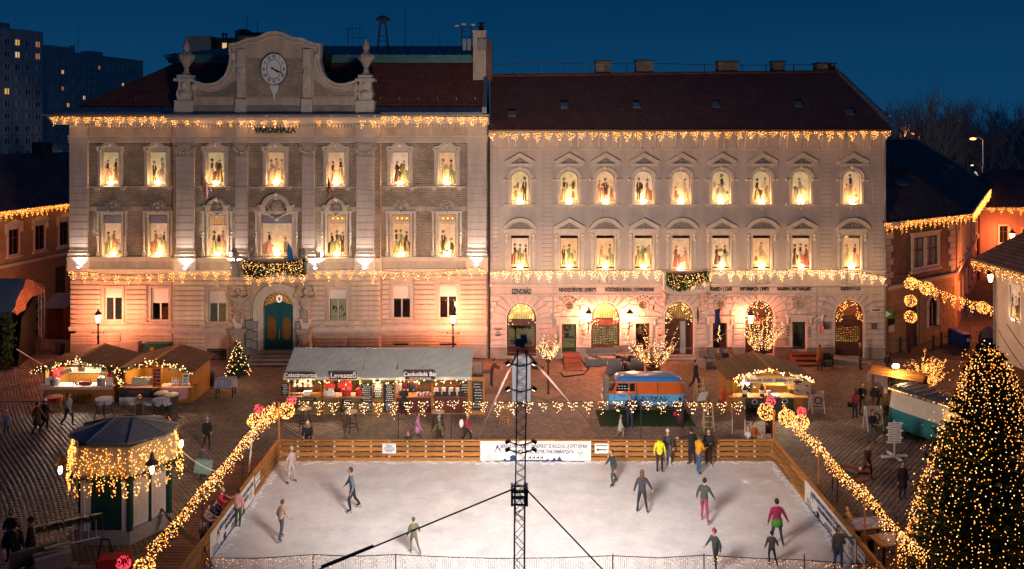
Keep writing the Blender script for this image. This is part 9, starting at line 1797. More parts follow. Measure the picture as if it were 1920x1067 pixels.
lit_tree('small round bare tree wound with bulbs right of the floodlight mast',G(1028,740),3.75,1.75,.98,5,'ball',620);lit_tree('low wide potted bare tree with lit branches beside the cafe sofas',(fx(1225,51.6),51.6,0),3.1,.45,2.05,9,'bowl',900,pot=True);lit_tree('bare lit tree rising behind the waffle hut before the cafe window',(fx(1428,51.8),51.8,0),4.35,1.0,1.65,14,'ball',1000);lit_tree('dense lit bare tree behind the cart stall at the right',(fx(1738,47.2),47.2,0),3.0,.4,1.5,18,'ball',1300,mats=(WARM,AMB),probs=(.4,.6))
sml('tree_grate','pale square slab round the foot of the small round tree','paving slab',G(1028,741),lambda m:m.polyZ([(-1.1,0),(0,-.9),(1.1,0),(0,.9)],.03,.055),mat('slab',(.26,.18,.14),.8,var=.2))
def fir(label,c,h,rad,seed,nbr,nleaf,leaf,power,bulb_fn,lights=None):
 t=thg('christmas_tree',label,'christmas tree',c);rr=random.Random(seed);MB().tube((0,0,0),(0,0,h*.97),.035*h*.45,.01,8).bd('trunk',bark,t,rel=True);m=MB();w_=MB()
 for i in range(nbr):
  k=(i+rr.random())/nbr;z=h*(.03+.95*k);a=rr.uniform(0,2*PI);L=rad*(1-k)**(.72 if h>4 else.85)*rr.uniform(.70,1.12)*(1+.13*math.sin(a*3+k*9)*math.cos(k*21))+.05*h*.2;d=V((math.cos(a),math.sin(a),0));p0=V((0,0,z));droop=.30*(1-k)
  def bp(u):return p0+d*(L*u)+V((0,0,-droop*L*u+.22*L*u*u))
  w_.tube(p0,bp(1),.012*h*.2,.004,3,caps=False)
  for j in range(int(nleaf*(.3+L/rad))):
   u=rr.random()**.7;b0=bp(u);sd=d.cross(V((0,0,1)))*rr.choice((-1,1));e_=(sd*rr.uniform(.4,1)+d*rr.uniform(.3,.9)+V((0,0,rr.uniform(-.5,.25)))).normalized()*leaf*rr.uniform(.6,1.4)*(1.15-.5*u);v_=e_.cross(V((rr.gauss(0,.3),rr.gauss(0,.3),1))).normalized()*leaf*.17
   m.mi=0 if rr.random()<.72 else 1;m.face([b0-v_,b0+e_*.6-v_*.8,b0+e_,b0+e_*.6+v_*.8,b0+v_]);
   if rr.random()<.35:v2=v_.cross(e_).normalized()*leaf*.15;m.face([b0-v2,b0+e_,b0+v2])
 w_.bd('branches',bark,t,rel=True,kind='stuff');m.bd('needles',[green,green2],t,rel=True,kind='stuff');pts=[V(c)+p for p in bulb_fn(rr)];return t,pts
BC=(15.4,27.0,0);BH,BR=8.2,2.6
def bigb(rr):
 out=[]
 for s in range(46):
  a=2*PI*s/46+rr.uniform(-.05,.05);n=64
  for q in range(n):
   k=(q+rr.uniform(.1,.9))/n;r_=BR*(1-k)**.72*1.04+.1;out.append(V((math.cos(a+rr.gauss(0,.01))*r_+rr.gauss(0,.05),math.sin(a)*r_+rr.gauss(0,.05),BH*(.02+.96*k))))
   if rr.random()<.35:out.append(out[-1]+V((rr.gauss(0,.25),rr.gauss(0,.25),rr.gauss(0,.15))))
 return out
t,pts=fir('huge Christmas tree hung with vertical strands of warm bulbs at the lower right',BC,BH,BR,4,560,66,.27,0,bigb);bbs(pts,.0165,t,(WARM,AMB,WHT),(.36,.56,.08),rv=.5)
for s in range(9):
 a=2*PI*s/9;k=(.15,.4,.65)[s%3];r_=BR*(1-k)**.6+.4;lmp('glow',V(BC)+V((math.cos(a)*r_,math.sin(a)*r_,BH*k)),26,(1,.42,.10),t,.3)
def smallb(rr):
 out=[]
 for q in range(110):k=(q+rr.random())/110;a=rr.uniform(0,6.3);r_=.74*(1-k)**.9+.05;out.append(V((math.cos(a)*r_,math.sin(a)*r_-.02,2.12*(.08+.92*k)+rr.gauss(0,.03))))
 return out
t,pts=fir('small Christmas tree with white lights left of the blue door',(fx(446,51.4),51.4,0),2.15,.78,6,120,26,.20,0,smallb);bbs(pts,.026,t,(WHT,WARM));lmp('glow',(fx(446,51),50.4,1.2),12,(1,.7,.4),t,.2)
m=MB();rr=random.Random(5)
for i in range(2600):a=rr.uniform(PI*.55,PI*1.2);r_=rr.uniform(2.2,3.6);c=V((BC[0]+math.cos(a)*r_,BC[1]+math.sin(a)*r_+1.2,rr.uniform(.5,2.1)));d=V((rr.uniform(-1,1),rr.uniform(-1,1),rr.uniform(-.8,.4))).normalized()*.28;v_=d.orthogonal().normalized()*.04;m.mi=rr.randrange(2);m.face([c-v_,c+d,c+v_])
checkc=gingham
def bar_table(label,c,h=1.1,r=.36,cloth=None,legs=3,mt=wd0,top=None,leg_r=.022):
 t=thg('bar_table',label,'table',c,group='standing tables on the square');MB().lathe([(r,h-.03),(r,h)],(0,0,0),20).bd('table_top',top or wd0,t,rel=True)
 for q in range(legs):a=2*PI*q/legs+.5;MB().tube((math.cos(a)*r*.5,math.sin(a)*r*.5,h-.03),(math.cos(a)*r*1.15,math.sin(a)*r*1.15,0),leg_r,n=5).bd('leg',mt,t,rel=True)
 m=MB();n=12;m.strip(arc(0,0,r*.8,r*.8,0,360,n),arc(0,0,r*.88,r*.88,0,360,n),-.015,.015);m.v=[(a,c_,h*.35+b) for a,b,c_ in m.v];m.bd('footrest_ring',mt,t,rel=True)
 if cloth:
  m=MB();rr=random.Random(int(c[0]*9));prof=[];n=24;vs=[(0,0,h+.012)]+[(r*1.03*math.cos(2*PI*i/n),r*1.03*math.sin(2*PI*i/n),h+.008) for i in range(n)]+[(r*(1.06+.05*(i%2))*math.cos(2*PI*i/n),r*(1.06+.05*(i%2))*math.sin(2*PI*i/n),h-.14-.12*abs(math.sin(i*.785))) for i in range(n)];m.raw(vs,[(0,1+i,1+(i+1)%n) for i in range(n)]+[(1+i,1+n+i,1+n+(i+1)%n,1+(i+1)%n) for i in range(n)]);m.bd('cloth',cloth,t,rel=True)
bar_table('round bar table with a red cloth before the left market hut',G(101,781),1.05,.40,rdp,3,wd0,leg_r=.045);bar_table('round bar table with checked cloth between the two left huts',G(195,785),1.05,.42,checkc,4,dark);bar_table('round bar table with checked cloth before the second market hut',G(302,786),1.05,.42,checkc,4,dark)
for px,py,l,st in((571,806,'pale round bar table before the first counter of the long stall',0),(658,812,'small round bar table before the second counter of the long stall',0),(821,812,'pale round bar table before the fourth counter of the long stall',0),(948,796,'pale wooden bar stool table left of the mast before the info tower',1)):bar_table(l,G(px,py),1.08 if not st else.95,.33,None,3 if not st else 4,dark if not st else wd0,top=mat('pale_wood',(.5,.34,.2),.6,var=.2))
t=thg('cloth_table','square table with a long checked cloth right of the second market hut','table',G(421,745)+V((0,.2,0)),.1);m=MB();m.box(-.5,.5,-.35,.35,.98,1.0);m.raw([(-.52,-.37,1.0),(.52,-.37,1.0),(.54,-.42,.62),(-.54,-.42,.58),(.52,.37,1.0),(.58,.37,.45),(.58,-.05,.50)],[(0,1,2,3),(1,4,5,6,2)]);m.box(-.52,.52,-.37,.37,1.001,1.012);m.bd('cloth',checkc,t,rel=True)
for a in(-.45,.45):
 for b in(-.3,.3):MB().box(a-.03,a+.03,b-.03,b+.03,0,.98).bd('leg',blp,t,rel=True)
m=MB();m.box(-.42,.42,-.31,-.28,.2,.25);m.cbox((0,0,.22),(.04,.8,.04),rz=.6);m.bd('stretcher',wd0,t,rel=True)
sml('litter_bin','slim dark litter bin beside the second market hut','bin',G(397,724),lambda m:m.lathe([(.17,0),(.18,.75),(.20,.78),(.1,.88)],(0,0,0),10),dkg);sml('litter_bin','dark round litter bin in the side street behind the left market hut','bin',G(113,664),lambda m:m.lathe([(.22,0),(.3,.7),(.32,.72)],(0,0,0),10),dkg)
t=thg('heater','thin dark gas heater with orange glow beside the litter bin','heater',G(388,724));MB().tube((0,0,0),(0,0,.75),.03,n=6).bd('post',dark,t,rel=True);MB().ball((0,0,.78),.06,6,4).bd('flame',mat('flame',(.9,.4,.1),emit=(1,.25,.06),es=4,var=0,ne=True),t,rel=True)
t=thg('barrel_table','small dark barrel with a lamp and sign before the second market hut','barrel',G(263,784));MB().box(-.16,.16,-.12,.12,0,.8).bd('stand',dkg,t,rel=True);m=MB();frc(m,-.22,.22,0,.95,-.16,-.13,.04);m.bd('sign_frame',wd0,t,rel=True);MB().ball((-.05,0,1.08),.13,8,6).bd('gold_bauble',mat('gold_ball',(.55,.28,.06),.3,.6),t,rel=True)
sml('cabinet','pale metal electrical cabinet against the town hall behind the huts','cabinet',(fx(245,54.7),54.75,.35),lambda m:(m.box(-.58,.58,-.3,.2,-.35,.95),m.box(-.005,.005,-.31,-.3,-.3,.9),m.box(.2,.3,-.315,-.301,.45,.75)),mat('cabinet_pink',(.42,.36,.32),.6,var=.15));sml('cabinet','low green cabinet with a yellow sticker against the town hall','cabinet',(fx(296,54.7),54.8,.3),lambda m:(m.box(-.8,.8,-.3,.2,-.3,.88),setattr(m,'mi',1),m.box(-.42,-.18,-.315,-.301,.4,.62)),[mat('cabinet_green',(.03,.14,.13),.5),goldp])
def a_board(label,c,w_,h,mt,body_,rz=0.0,extra=None):
 t=thg('a_board',label,'sign',c,rz)
 for sgn,nm in((-1,'front_board'),(1,'back_board')):m=MB();m.cbox((0,sgn*.16,h*.55),(w_,.03,h*.78),rx=-sgn*.16);m.bd(nm,body_,t,rel=True)
 m=MB()
 for q in(-1,1):
  for sgn in(-1,1):m.tube((q*w_/2,sgn*.30,0),(q*w_/2,sgn*.03,h),.022,n=5)
 m.bd('frame',mt,t,rel=True);m=MB();rr=random.Random(int(c[0]*7));
 if extra=='logo':
  pp=MB();pp.strip(arc(0,h*.6,w_*.22,w_*.2,0,360,14),arc(0,h*.6,w_*.34,w_*.3,0,360,14),-.24,-.235);pp.box(-.25,.25,-.24,-.235,h*.3,h*.34)
  pp.bd('print',dkg,t,rel=True)
 else:
  for q in range(7):z=h*.85-q*h*.095;ww=w_*.4*rr.uniform(.5,1);y=-.16-.015-(h*.55-z)*-.16*-1;m.box(-ww,ww,-.185-.16*(h*.55-z),-.180-.16*(h*.55-z),z-.012,z+.018)
  m.bd('print',chalkp if body_ is chalk else dkg,t,rel=True)
 return t
a_board('white A-board with a dark round logo right of the waffle hut',G(1531,772),.66,1.12,whp,mat('beige_print',(.45,.30,.24),.8,var=.4,scale=6),0,'logo');a_board('black chalk A-board beside the person in the brown coat',G(1551,691),.62,1.0,wdd,chalk);a_board('tall white A-board with text leaning behind the group at the cart stall',G(1655,762),.75,1.35,whp,mat('grey_white',(.45,.47,.5),.7),-.25);a_board('white framed A-board behind the man with the shoulder bag',G(1637,806),.80,1.2,whp,mat('photo_print',(.40,.28,.24),.8,var=.5,scale=3),.05,'logo');a_board('dark A-board with pale legs left of the gold light balls',G(1385,812),.6,1.35,crm,mat('brown_print',(.14,.06,.04),.8,var=.3),-.3)
def direction_post(label,c):
 t=thg('signpost',label,'signpost',c,.12);m=MB();m.tube((0,0,0),(0,0,1.7),.035,n=8);m.bd('post',whp,t,rel=True);m=MB();m.cbox((0,0,.07),(1.25,.12,.09));m.cbox((0,0,.075),(.12,1.1,.09));m.bd('cross_foot',whp,t,rel=True)
 for q in range(6):m=MB();z=.75+q*.165;s=1 if q%2 else-1;m.polyY([(-.34,z-.07),(.30,z-.07),(.42 if s>0 else.30,z),(.30,z+.07),(-.34,z+.07),(-.46 if s<0 else-.34,z)],-.05-.004*q,-.035-.004*q);b_=m.bd('arrow_board',whp,t,rel=True);m=MB();m.box(-.26,.22,-.056-.004*q,-.051-.004*q,z-.02,z+.02);m.bd('print',mat('dim_print',(.3,.28,.28),.8),b_,rel=True)
direction_post('white signpost with six arrow boards on a cross foot',G(1677,858))
def ladder(label,c,h=1.5,rz=.2):
 t=thg('step_ladder',label,'ladder',c,rz);m=MB()
 for q in(-1,1):m.tube((q*.26,-.35,0),(q*.2,0,h),.025,n=5);m.tube((q*.26,.35,0),(q*.2,0,h),.025,n=5)
 m.bd('rail',mat('ladder_yellow',(.45,.32,.14),.6,var=.2),t,rel=True)
 for k in range(5):MB().box(-.24,.24,-.33+.06*k,-.27+.06*k,.22+.25*k,.25+.25*k).bd('rung',mat('ladder_yellow',(.45,.32,.14),.6),t,rel=True)
ladder('yellow step ladder, farther one right of the van',G(1312,762),1.55);ladder('yellow step ladder, nearer one right of the van',G(1328,806),1.35,-.1);sml('hung_cloth','white cloth thrown over the yellow step ladder','cloth',G(1318,775)+V((0,0,.8)),lambda m:m.cbox((0,0,.1),(.5,.05,.55),rx=.5,rz=.4),whp)
rat=mat('rattan_grey',(.17,.17,.17),.8,var=.3,scale=18,bump=.5,bscale=50)
def sof(label,c,w_,rz=0.0):
 t=thg('rattan_sofa',label,'sofa' if w_>1 else 'armchair',c,rz);MB().box(-w_/2,w_/2,-.38,.38,.04,.40).bd('seat',rat,t,rel=True);MB().cbox((0,.36,.6),(w_,.12,.75),rx=-.15).bd('backrest',rat,t,rel=True)
 for q in(-1,1):MB().box(q*w_/2-.07,q*w_/2+.07,-.40,.42,.02,.62).bd('armrest',rat,t,rel=True)
 MB().box(-w_/2+.1,w_/2-.1,-.34,.25,.402,.48).bd('cushion',mat('cushion_grey',(.24,.22,.22),.9),t,rel=True)
sof('grey rattan armchair against the gallery wall, leftmost of the cafe seats',G(1112,687)+V((0,.3,0)),.8);sof('wide grey rattan sofa against the gallery wall left of the seated couple',G(1138,686)+V((0,.4,0)),1.5);sof('wide grey rattan sofa behind the seated couple',G(1176,684)+V((0,.6,0)),1.5);sof('grey rattan armchair with its back to the van, left of the couple',G(1152,699),.8,PI-.1);sof('grey rattan armchair with its back to the van, right of the couple',G(1189,698),.8,PI+.3);sof('grey rattan armchair left of the pair seated by the cafe door',G(1325,688),.85,.6);sof('grey rattan sofa under the pair seated by the cafe door',G(1350,688)+V((0,.5,0)),1.5)
t=thg('ring_table','large round brown table with an open middle right of the rink','table',G(1596,940)+V((0,.3,0)));m=MB();A_=arc(0,0,.36,.36,0,360,24);B_=arc(0,0,.86,.86,0,360,24);m.strip(A_,B_,-.03,.03);m.v=[(a,c_,1.02+b) for a,b,c_ in m.v];m.bd('table_top',mat('table_rust',(.16,.06,.035),.5,var=.3),t,rel=True);MB().lathe([(.35,.9),(.36,1.0),(.30,.95)],(0,0,0),18).bd('fire_bowl',dkg,t,rel=True)
for q in range(4):a=q*PI/2+.6;MB().tube((.7*math.cos(a),.7*math.sin(a),.99),(.75*math.cos(a),.75*math.sin(a),0),.03,n=5).bd('leg',dark,t,rel=True)
sml('cup','white cup on the ring shaped table','cup',t.location+V((.6,.25,1.06)),lambda m:m.lathe([(.04,0),(.05,.1)],(0,0,0),8),whp)
for px,py,l in((1622,1020,'dining table with checked cloth beside the rink, under the garland'),(1682,1050,'dining table with checked cloth beside the big tree')):
 t=thg('dining_table',l,'table',G(px,py),.2);MB().box(-.85,.85,-.4,.4,.72,.76).bd('table_top',wd0,t,rel=True);m=MB();m.box(-.6,.87,-.42,.42,.762,.772);m.bd('cloth',checkc,t,rel=True)
 for a in(-.75,.75):
  for b in(-.33,.33):MB().box(a-.03,a+.03,b-.03,b+.03,0,.72).bd('leg',dark,t,rel=True)
for px,py,l in((1640,1012,'dark bench beside the dining table under the garland'),(1600,1036,'dark bench on the rink side of the dining table')):t=thg('bench',l,'bench',G(px,py),.2);MB().box(-.8,.8,-.15,.15,.42,.46).bd('seat',wdd,t,rel=True);[MB().box(a-.04,a+.04,-.13,.13,0,.42).bd('leg',dark,t,rel=True) for a in(-.7,.7)]
for px,py,l in((1793,646,'blue wheelie bin standing left of its twin by the corner house'),(1807,653,'blue wheelie bin with a white sticker, right one by the corner house')):
 t=thg('wheelie_bin',l,'bin',G(px,py),.3);m=MB();m.raw([(-.24,-.28,.06),(.24,-.28,.06),(.24,.28,.06),(-.24,.28,.06),(-.3,-.36,1.0),(.3,-.36,1.0),(.3,.34,1.0),(-.3,.34,1.0)],[(0,3,2,1),(4,5,6,7),(0,1,5,4),(1,2,6,5),(2,3,7,6),(3,0,4,7)]);m.bd('container',mat('bin_blue',(.02,.035,.18),.5),t,rel=True);m=MB();m.cbox((0,0,1.05),(.64,.76,.07),rx=.08);m.tube((-.3,.38,1.02),(.3,.38,1.02),.02,n=5);m.bd('lid',mat('bin_blue2',(.025,.05,.25),.5),t,rel=True);MB().box(-.1,.1,-.375,-.36,.55,.75).bd('sticker',whp,t,rel=True)
 for q in(-1,1):m=MB();m.lathe([(.1,-.03),(.1,.03)],(0,0,0),10);o=m.bd('wheel',mat('tyre',(.015,.015,.016),.8),t,rel=True);o.location=(q*.26,.28,.1);o.rotation_euler=(0,PI/2,0)
for k in range(6):
 px,py=((1688,660),(1705,661),(1750,656),(1765,650),(1779,645),(1668,664))[k];t=thg('bollard','iron bollard linked by a rail before the corner house','bollard',G(px,py),group='iron bollards before the corner house');MB().lathe([(.09,0),(.07,.1),(.06,.85),(.09,.88),(.08,.95),(.02,1.02)],(0,0,0),8).bd('shaft',dark,t,rel=True)
m=MB();m.path([G(1750,656)+V((0,0,.8)),G(1765,650)+V((0,0,.8)),G(1779,645)+V((0,0,.8))],.025,5);m.path([G(1668,664)+V((0,0,.8)),G(1688,660)+V((0,0,.8)),G(1705,661)+V((0,0,.8))],.025,5);tag(m.bd('rail',dark),'iron rail joining the bollards before the corner house','rail')
t=thg('road_sign','round road sign seen from behind on a pole beside the blue bins','sign',G(1819,660));MB().tube((0,0,0),(0,0,3.1),.035,n=6).bd('pole',stl,t,rel=True);m=MB();m.polyY(arc(0,2.85,.32,.36,0,360,16)[:-1],-.03,-.02);m.bd('disc',zinc,t,rel=True);MB().box(-.12,.12,-.06,.06,2.2,2.45).bd('bracket',zinc,t,rel=True)
t=thg('scooter','dark blue scooter with pale seat under a grey cover in the lane','scooter',G(1852,655),.4);m=MB();m.ball((.1,0,.62),.42,12,8,(1.3,.6,.9));m.ball((-.65,0,.75),.25,10,6,(.6,.8,1.5));m.cbox((-.25,0,.35),(.7,.4,.08));m.bd('bodywork',mat('scooter_blue',(.015,.03,.12),.3),t,rel=True,smooth=True);m=MB();m.ball((.1,0,1.0),.25,8,5,(1.7,.8,.5));m.bd('saddle',whp,t,rel=True);m=MB();m.tube((-.75,-.3,1.25),(-.75,.3,1.25),.025,n=5);m.tube((-.85,0,.3),(-.7,0,1.25),.035,n=6);m.bd('handlebar',dark,t,rel=True)
for x in(-.85,.6):o=MB().lathe([(.25,-.06),(.25,.06)],(0,0,0),14).bd('wheel',mat('tyre',(.015,.015,.016),.8),t,rel=True);o.location=(x,0,.25);o.rotation_euler=(PI/2,0,0)
m=MB();m.lathe([(.75,.9),(.5,1.35),(.1,1.6)],(0,0,0),9,(1.1,.6));m.bd('cover',mat('cover_grey',(.16,.14,.12),.9),t,rel=True)
for k,(a,b,d,l) in enumerate(((P(135,350,YF-.3),P(1660,352,YF-.3),0,0),)):pass
nodes=[(170,349),(235,352),(312,350),(368,358),(440,352),(470,350),(560,358),(640,350),(700,358),(760,350),(850,347)];m=MB();m.path([P(a,b,YR-.32) for a,b in nodes],.02,4);tag(m.bd('facade_cable',mat('grey_cable',(.35,.3,.28),.7)),'thin pale cable strung between the upper window sills of the town hall','cable')
for a,b,d,l,mt in((P(1600,509,YF-.6),P(1700,514,54.4),.15,'black wire from the gallery parapet to the lane garland',wrm),(P(1664,520,54.8),P(1740,505,58),.3,'black wire at the corner between gallery and corner house',wrm),(P(905,657,53),P(1320,650,53),.35,'slack cable hanging along the gallery front above the cafe',mat('grey_cable',(.35,.3,.28),.7)),(P(1300,660,53),P(1380,610,53),.1,'pale cable rising to the bare tree by the cafe window',mat('grey_cable',(.35,.3,.28),.7))):m=MB();m.path(sag(a,b,d),.016,4);tag(m.bd('cable',mt),l,'cable')
m=MB();m.path([G(1050,700)+V((0,0,.05)),G(1058,708)+V((0,0,.05)),G(1095,703)+V((0,0,.05)),G(1104,692)+V((0,0,.05)),G(1090,676)+V((0,0,.05))],.04,5);tag(m.bd('hose',blp),'black cable looped on the paving round the timber ramp','cable')
Bk=(.02,.02,.025);Dn=(.03,.04,.09);Jn=(.05,.10,.20);Br=(.16,.07,.03);Gr=(.10,.10,.11)
person(12,813,1.15,'child in a pale lilac coat and white hat at the far left','stand',20,top=(.45,.42,.55),hat=(.7,.7,.75),coat=.45,pfy=1.2);person(70,814,1.62,'person in a brown coat walking away, left one of a pair','walk',150,top=(.20,.08,.03),legs=Bk,coat=.5,hair='brown');person(84,808,1.60,'person in dark clothes with a white hat beside the brown coat','walk',150,top=Bk,legs=Bk,hat=(.6,.6,.62),coat=.4)
person(128,800,1.70,'walking person in grey jacket before the left market hut','walk',80,top=(.20,.20,.24),legs=Bk);person(0,0,1.78,'man in a dark jacket looking down at the lower left corner','phone',10,loc=(fx(22,29.3),29.3,0),top=(.035,.04,.03),legs=Dn,hair='dark',pfy=1.15);p_=person(0,0,1.74,'person in black with a large backpack at the lower left corner','stand',170,loc=(fx(30,28.5),28.5,0),top=Bk,legs=Dn,hair='dark',pfy=1.2)
sml('backpack','large black backpack worn by the person at the lower left corner','backpack',(fx(30,28.5),28.22,1.15),lambda m:(m.ball((0,0,.1),.3,10,7,(1,.6,1.1)),m.box(-.18,.18,-.24,-.1,-.1,.2)),blp);person(0,0,1.66,'woman in black with a furry hat at the lower left corner','stand',-60,loc=(fx(57,28.9),28.9,0),top=Bk,legs=Dn,hat=Bk,hood=(.30,.18,.08),coat=.35,pfy=1.2)
person(388,842,1.50,'person in dark clothes and pale cap walking left of the rink, farther one','walk',30,top=Bk,legs=Bk,hat=(.5,.45,.42));person(381,900,1.52,'person carrying a pale teal bag left of the rink, nearer one','walk',160,top=(.12,.12,.13),legs=Bk,hair='brown',coat=.4);sml('carrier_bag','large pale teal bag carried by a walker left of the rink','bag',G(384,900)+V((.05,-.3,.5)),lambda m:m.cbox((0,0,.2),(.7,.2,.55),ry=.15),mat('teal_bag',(.25,.42,.38),.8))
person(0,0,1.66,'man in black with fur hood and pale cap leaning on the back fence','rail',5,loc=(fx(578,38.75),38.75,0),top=Bk,legs=Bk,hat=(.6,.58,.55),hood=(.30,.17,.05),pfy=1.15);person(0,0,1.16,'child in a red beanie peeping over the back fence','stand',10,loc=(fx(765,38.6),38.6,0),top=Bk,hat=(.45,.04,.08));person(783,832,1.50,'person in a pink coat passing behind the back fence','walk',80,top=(.42,.16,.30),legs=Gr,hair='brown',coat=.35);person(824,836,1.45,'person in olive jacket behind the back fence near the pink coat','walk',-80,top=(.10,.11,.04),legs=Bk,hat=(.2,.3,.4));person(876,834,1.52,'blond child in a dark red jacket with a white backpack behind the fence','walk',70,top=(.32,.03,.06),legs=Bk,hair='blond',pfy=1.2)
sml('backpack','small white backpack on the child in the dark red jacket','backpack',G(872,834)+V((-.18,0,.98)),lambda m:m.ball((0,0,.05),.17,8,6,(.7,1,1.2)),whp)
person(757,779,1.58,'person in a black coat ordering at the third counter of the long stall','hold',190,top=Bk,legs=Bk,hair='dark',coat=.6);person(922,722,1.6,'dark figure bending over the black table right of the long stall','rail',90,top=(.10,.03,.03),legs=Bk,hair='dark')
t=thg('black_table','black folding table right of the long stall before the gallery','table',G(905,722),.1);MB().box(-.6,.6,-.3,.3,.78,.82).bd('table_top',blp,t,rel=True);[MB().box(a-.03,a+.03,b-.03,b+.03,0,.78).bd('leg',blp,t,rel=True) for a in(-.55,.55) for b in(-.25,.25)]
person(1181,803,1.70,'man in a dark padded jacket and jeans looking at his phone before the van','phone',-20,top=(.025,.03,.05),legs=Dn,hair='brown',pfy=1.25);person(1275,802,1.52,'woman in a long dark brown coat before the rear of the van','hold',160,top=(.06,.025,.03),legs=Bk,hair='dark',coat=.7,pfy=1.1);sml('handbag','small red bag at the side of the woman in the brown coat','bag',G(1266,802)+V((-.02,0,.72)),lambda m:m.cbox((0,0,0),(.14,.1,.2)),rdp);person(1163,824,1.22,'child in a pale coat with a teal bag before the van turf','walk',70,top=(.38,.36,.34),legs=(.3,.2,.15),hair='brown',coat=.4);person(1304,732,1.78,'tall man in dark clothes walking between the van and the cafe','walk',60,top=Bk,legs=Bk,hair='dark',shoes=(.5,.5,.5))
for px,py,l,hd_,tp,hr in((1157,696,'woman with red hair in a black coat seated on the left cafe chair',60,Bk,'red'),(1184,696,'person in black seated on the right cafe chair',-60,Bk,'dark'),(1347,690,'person in a brown jacket seated left on the sofa by the cafe door',-20,(.13,.08,.04),'brown'),(1360,690,'person in black seated right on the sofa by the cafe door',20,Bk,'dark')):person(px,py,1.7,l,'sit',hd_,top=tp,legs=Dn,hair=hr,group=None)
person(1603,784,1.56,'woman in a red jacket and jeans with a black shoulder bag','stand',200,top=(.34,.03,.05),legs=Dn,hair='brown',lhr=True,pfy=1.15);sml('handbag','black shoulder bag of the woman in the red jacket','bag',G(1597,784)+V((-.08,0,.72)),lambda m:m.cbox((0,0,0),(.26,.12,.26)),blp);person(1617,775,1.62,'man in a black jacket with folded arms facing the woman in red','crossed',-15,top=Bk,legs=Gr,hair='dark',pfy=1.15);person(1641,774,1.60,'person in dark clothes before the tall white A-board','walk',120,top=Bk,legs=(.15,.11,.08),hair='brown');person(1684,797,1.68,'man in black with a cap standing before the cart stall','hold',20,top=Bk,legs=Bk,hat=Bk,pfy=1.15);person(1635,831,1.62,'man in a black jacket with a shoulder bag before the framed A-board','hold',15,top=Bk,legs=Gr,hair='dark');sml('shoulder_bag','olive bag at the hip of the man before the framed A-board','bag',G(1643,831)+V((.12,-.05,.72)),lambda m:m.cbox((0,0,0),(.3,.14,.28)),mat('olive_bag',(.08,.06,.03),.8))
person(1537,695,1.62,'person in a brown hooded coat reading the chalk A-board','hold',150,top=(.22,.09,.04),legs=(.02,.07,.08),hood=(.22,.09,.04),hair='brown',coat=.45,pfy=1.3);person(1613,692,1.66,'man in a dark suit standing before the ESERNYŐS window','stand',60,top=(.04,.03,.03),legs=Bk,hair='grey');person(1664,706,1.5,'blurred dark figure before the corner of the gallery building','walk',90,top=Bk,legs=Bk)
person(1626,898,1.50,'person in a dark brown coat walking right of the ring table','walk',20,top=(.08,.04,.03),legs=Bk,hair='brown',coat=.4);person(1692,935,1.52,'person in black standing beside the left boughs of the big tree','stand',10,top=Bk,legs=Bk,hair='dark',coat=.5);person(0,0,1.55,'mother in a rust jacket behind the fence holding a child','hold',30,loc=(fx(1413,38.8),38.8,0),top=(.32,.10,.04),legs=Bk,hair='brown',pfy=1.15);person(0,0,.9,'small child in pale clothes held up behind the back fence','hold',-30,loc=(fx(1403,38.55),38.55,.42),top=(.5,.5,.55),hat=(.5,.35,.35))
person(1443,822,1.6,'dark figure under the gold light balls behind the right rink corner','walk',0,top=(.06,.03,.02),legs=Bk,coat=.7)
person(0,0,1.55,'person in a mustard jacket seated at the dining table beside the rink','sit',-80,loc=G(1594,1008),top=(.42,.20,.03),legs=Dn,hair='brown',pfy=1.2);person(0,0,1.65,'man in dark clothes seated at the far side of the dining table','sit',30,loc=G(1645,1000),top=Bk,legs=Dn,hair='dark');person(0,0,1.6,'person in dark clothes seated at the nearer dining table by the tree','sit',60,loc=G(1700,1040),top=(.12,.03,.04),legs=Dn,hair='dark')
for Y,h,l,tp,kw in((31.9,1.36,'child in a red jacket and blond hat at the outside of the left fence',(.42,.03,.06),dict(hat=(.5,.38,.2),pfy=1.25)),(31.1,1.28,'child in a navy jacket with a patterned skirt at the left fence',(.02,.03,.08),dict(coat=.45,skirt=(.3,.28,.3),pfy=1.2)),(30.3,1.45,'adult in a grey pink coat outside the left fence',(.25,.16,.15),dict(coat=.5,hair='brown'))):person(0,0,h,l,'rail',85,loc=(RX0-.62,Y,.06),top=tp,legs=Bk,**kw)
sk=dict(skates=True,shoes=(.02,.02,.02),z=ZI)
person(447,988,1.38,'child skater in a pink jacket holding on to the left fence','reach',165,top=(.55,.30,.28),legs=(.05,.07,.05),hair='dark',**{**sk,'shoes':(.6,.6,.6)});person(661,960,1.72,'skater in a grey blue jacket and black trousers gliding left on the ice','skate',-75,top=(.09,.13,.16),legs=Bk,hair='dark',**sk);person(527,1012,1.42,'skater in a pale beige top leaning forward at the left of the ice','skate',140,top=(.45,.34,.28),legs=(.06,.07,.09),hair='brown',**sk);person(545,905,1.5,'skater in a pale pink coat near the back left corner of the ice','glide',60,top=(.48,.36,.35),legs=(.4,.36,.36),hat=(.55,.5,.5),**sk)
person(1150,911,1.50,'skater in black crouching under the arrow notice','skate',-70,top=(.03,.04,.05),legs=(.06,.06,.05),hair='dark',**sk);person(1204,963,1.66,'long haired skater in a dark jacket striding in the middle of the ice','glide',175,top=(.04,.035,.05),legs=Bk,hair='brown',lhr=True,**{**sk,'shoes':(.4,.35,.3)})
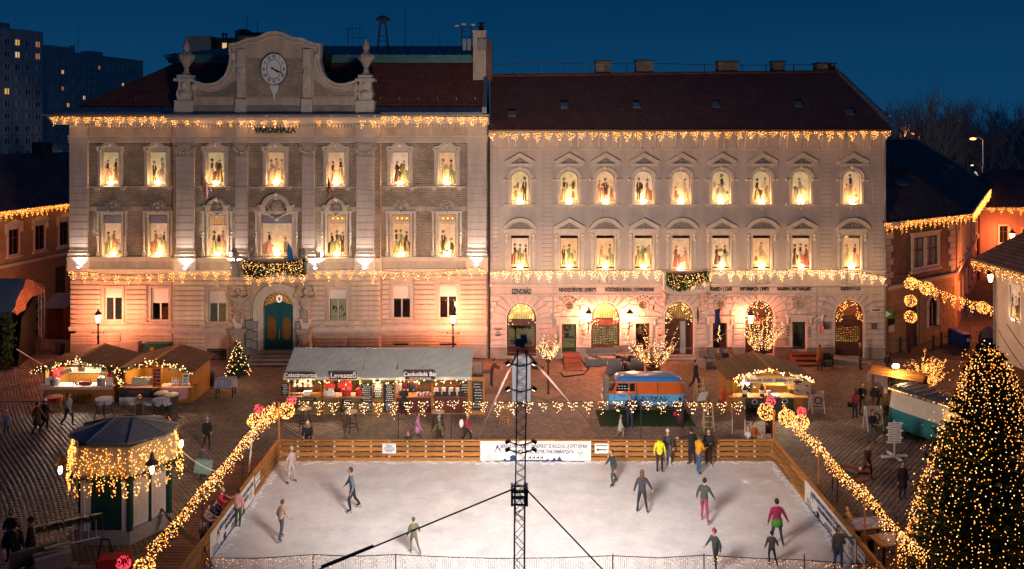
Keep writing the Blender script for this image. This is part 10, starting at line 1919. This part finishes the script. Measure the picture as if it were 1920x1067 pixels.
person(1237,887,1.60,'girl in a bright yellow hoodie seen from behind on white skates','stand',170,top=(.62,.60,.02),legs=(.035,.02,.025),hair='brown',hood=(.62,.60,.02),pfy=1.15,**{**sk,'shoes':(.6,.6,.6)});person(1252,874,1.60,'girl in a white beanie and spotted grey dress with white skates','stand',15,top=(.06,.06,.07),legs=(.5,.48,.48),hat=(.6,.55,.5),hair='red',lhr=True,coat=.55,skirt=(.16,.16,.17),**{**sk,'shoes':(.6,.6,.6)});person(1297,871,1.62,'boy in a black tracksuit with yellow print leaning on the back fence','reach',200,top=Bk,legs=Bk,hair='dark',**sk);person(1310,888,1.66,'boy in an amber jacket and jeans skating towards his friends','hold',130,top=(.62,.29,.015),legs=Jn,hair='brown',pfy=1.2,**sk);person(1329,874,1.64,'boy in black on white trimmed skates looking at a phone','phone',-20,top=Bk,legs=Bk,hair='dark',**{**sk,'shoes':(.4,.4,.4)})
person(1320,978,1.62,'skater in black jacket and wine red trousers with arms spread','skate',150,top=(.05,.06,.06),legs=(.28,.04,.09),hair='dark',**sk);person(1457,1024,1.66,'skater in a wine red and green jacket gliding away at the right','glide',178,top=(.26,.02,.08),legs=(.02,.05,.08),skirt=(.06,.22,.03),coat=.28,hair='dark',**sk);person(0,0,1.50,'woman with red hair in a grey jacket holding the right fence','reach',5,loc=(fx(1572,28.5),28.5,ZI),top=(.13,.13,.12),legs=Jn,hair='red',lhr=True,pfy=1.1,skates=True);person(0,0,1.40,'child skater with a wine red hat at the near right of the ice','skate',-60,loc=(fx(1342,28.5),28.5,ZI),top=(.04,.05,.04),legs=Bk,hat=(.30,.03,.08),skates=True);person(0,0,1.15,'small dark skater behind the near light curtain on the right','skate',170,loc=(fx(1447,28.8),28.8,ZI),top=(.05,.06,.05),legs=Bk,hair='dark',skates=True);person(0,0,1.25,'child skater in olive clothes low at the centre left of the ice','skate',200,loc=(fx(776,29.6),29.6,ZI),top=(.10,.10,.06),legs=(.12,.10,.06),hair='brown',skates=True);person(0,0,1.3,'small skater at the bottom left corner of the ice behind the light curtain','skate',100,loc=(fx(440,26.0),26.0,ZI),top=(.12,.05,.03),legs=Bk,hair='dark',skates=True);person(112,592,1.75,'blurred figure walking up the side street left of the town hall','walk',160,top=(.12,.08,.07),legs=Bk)
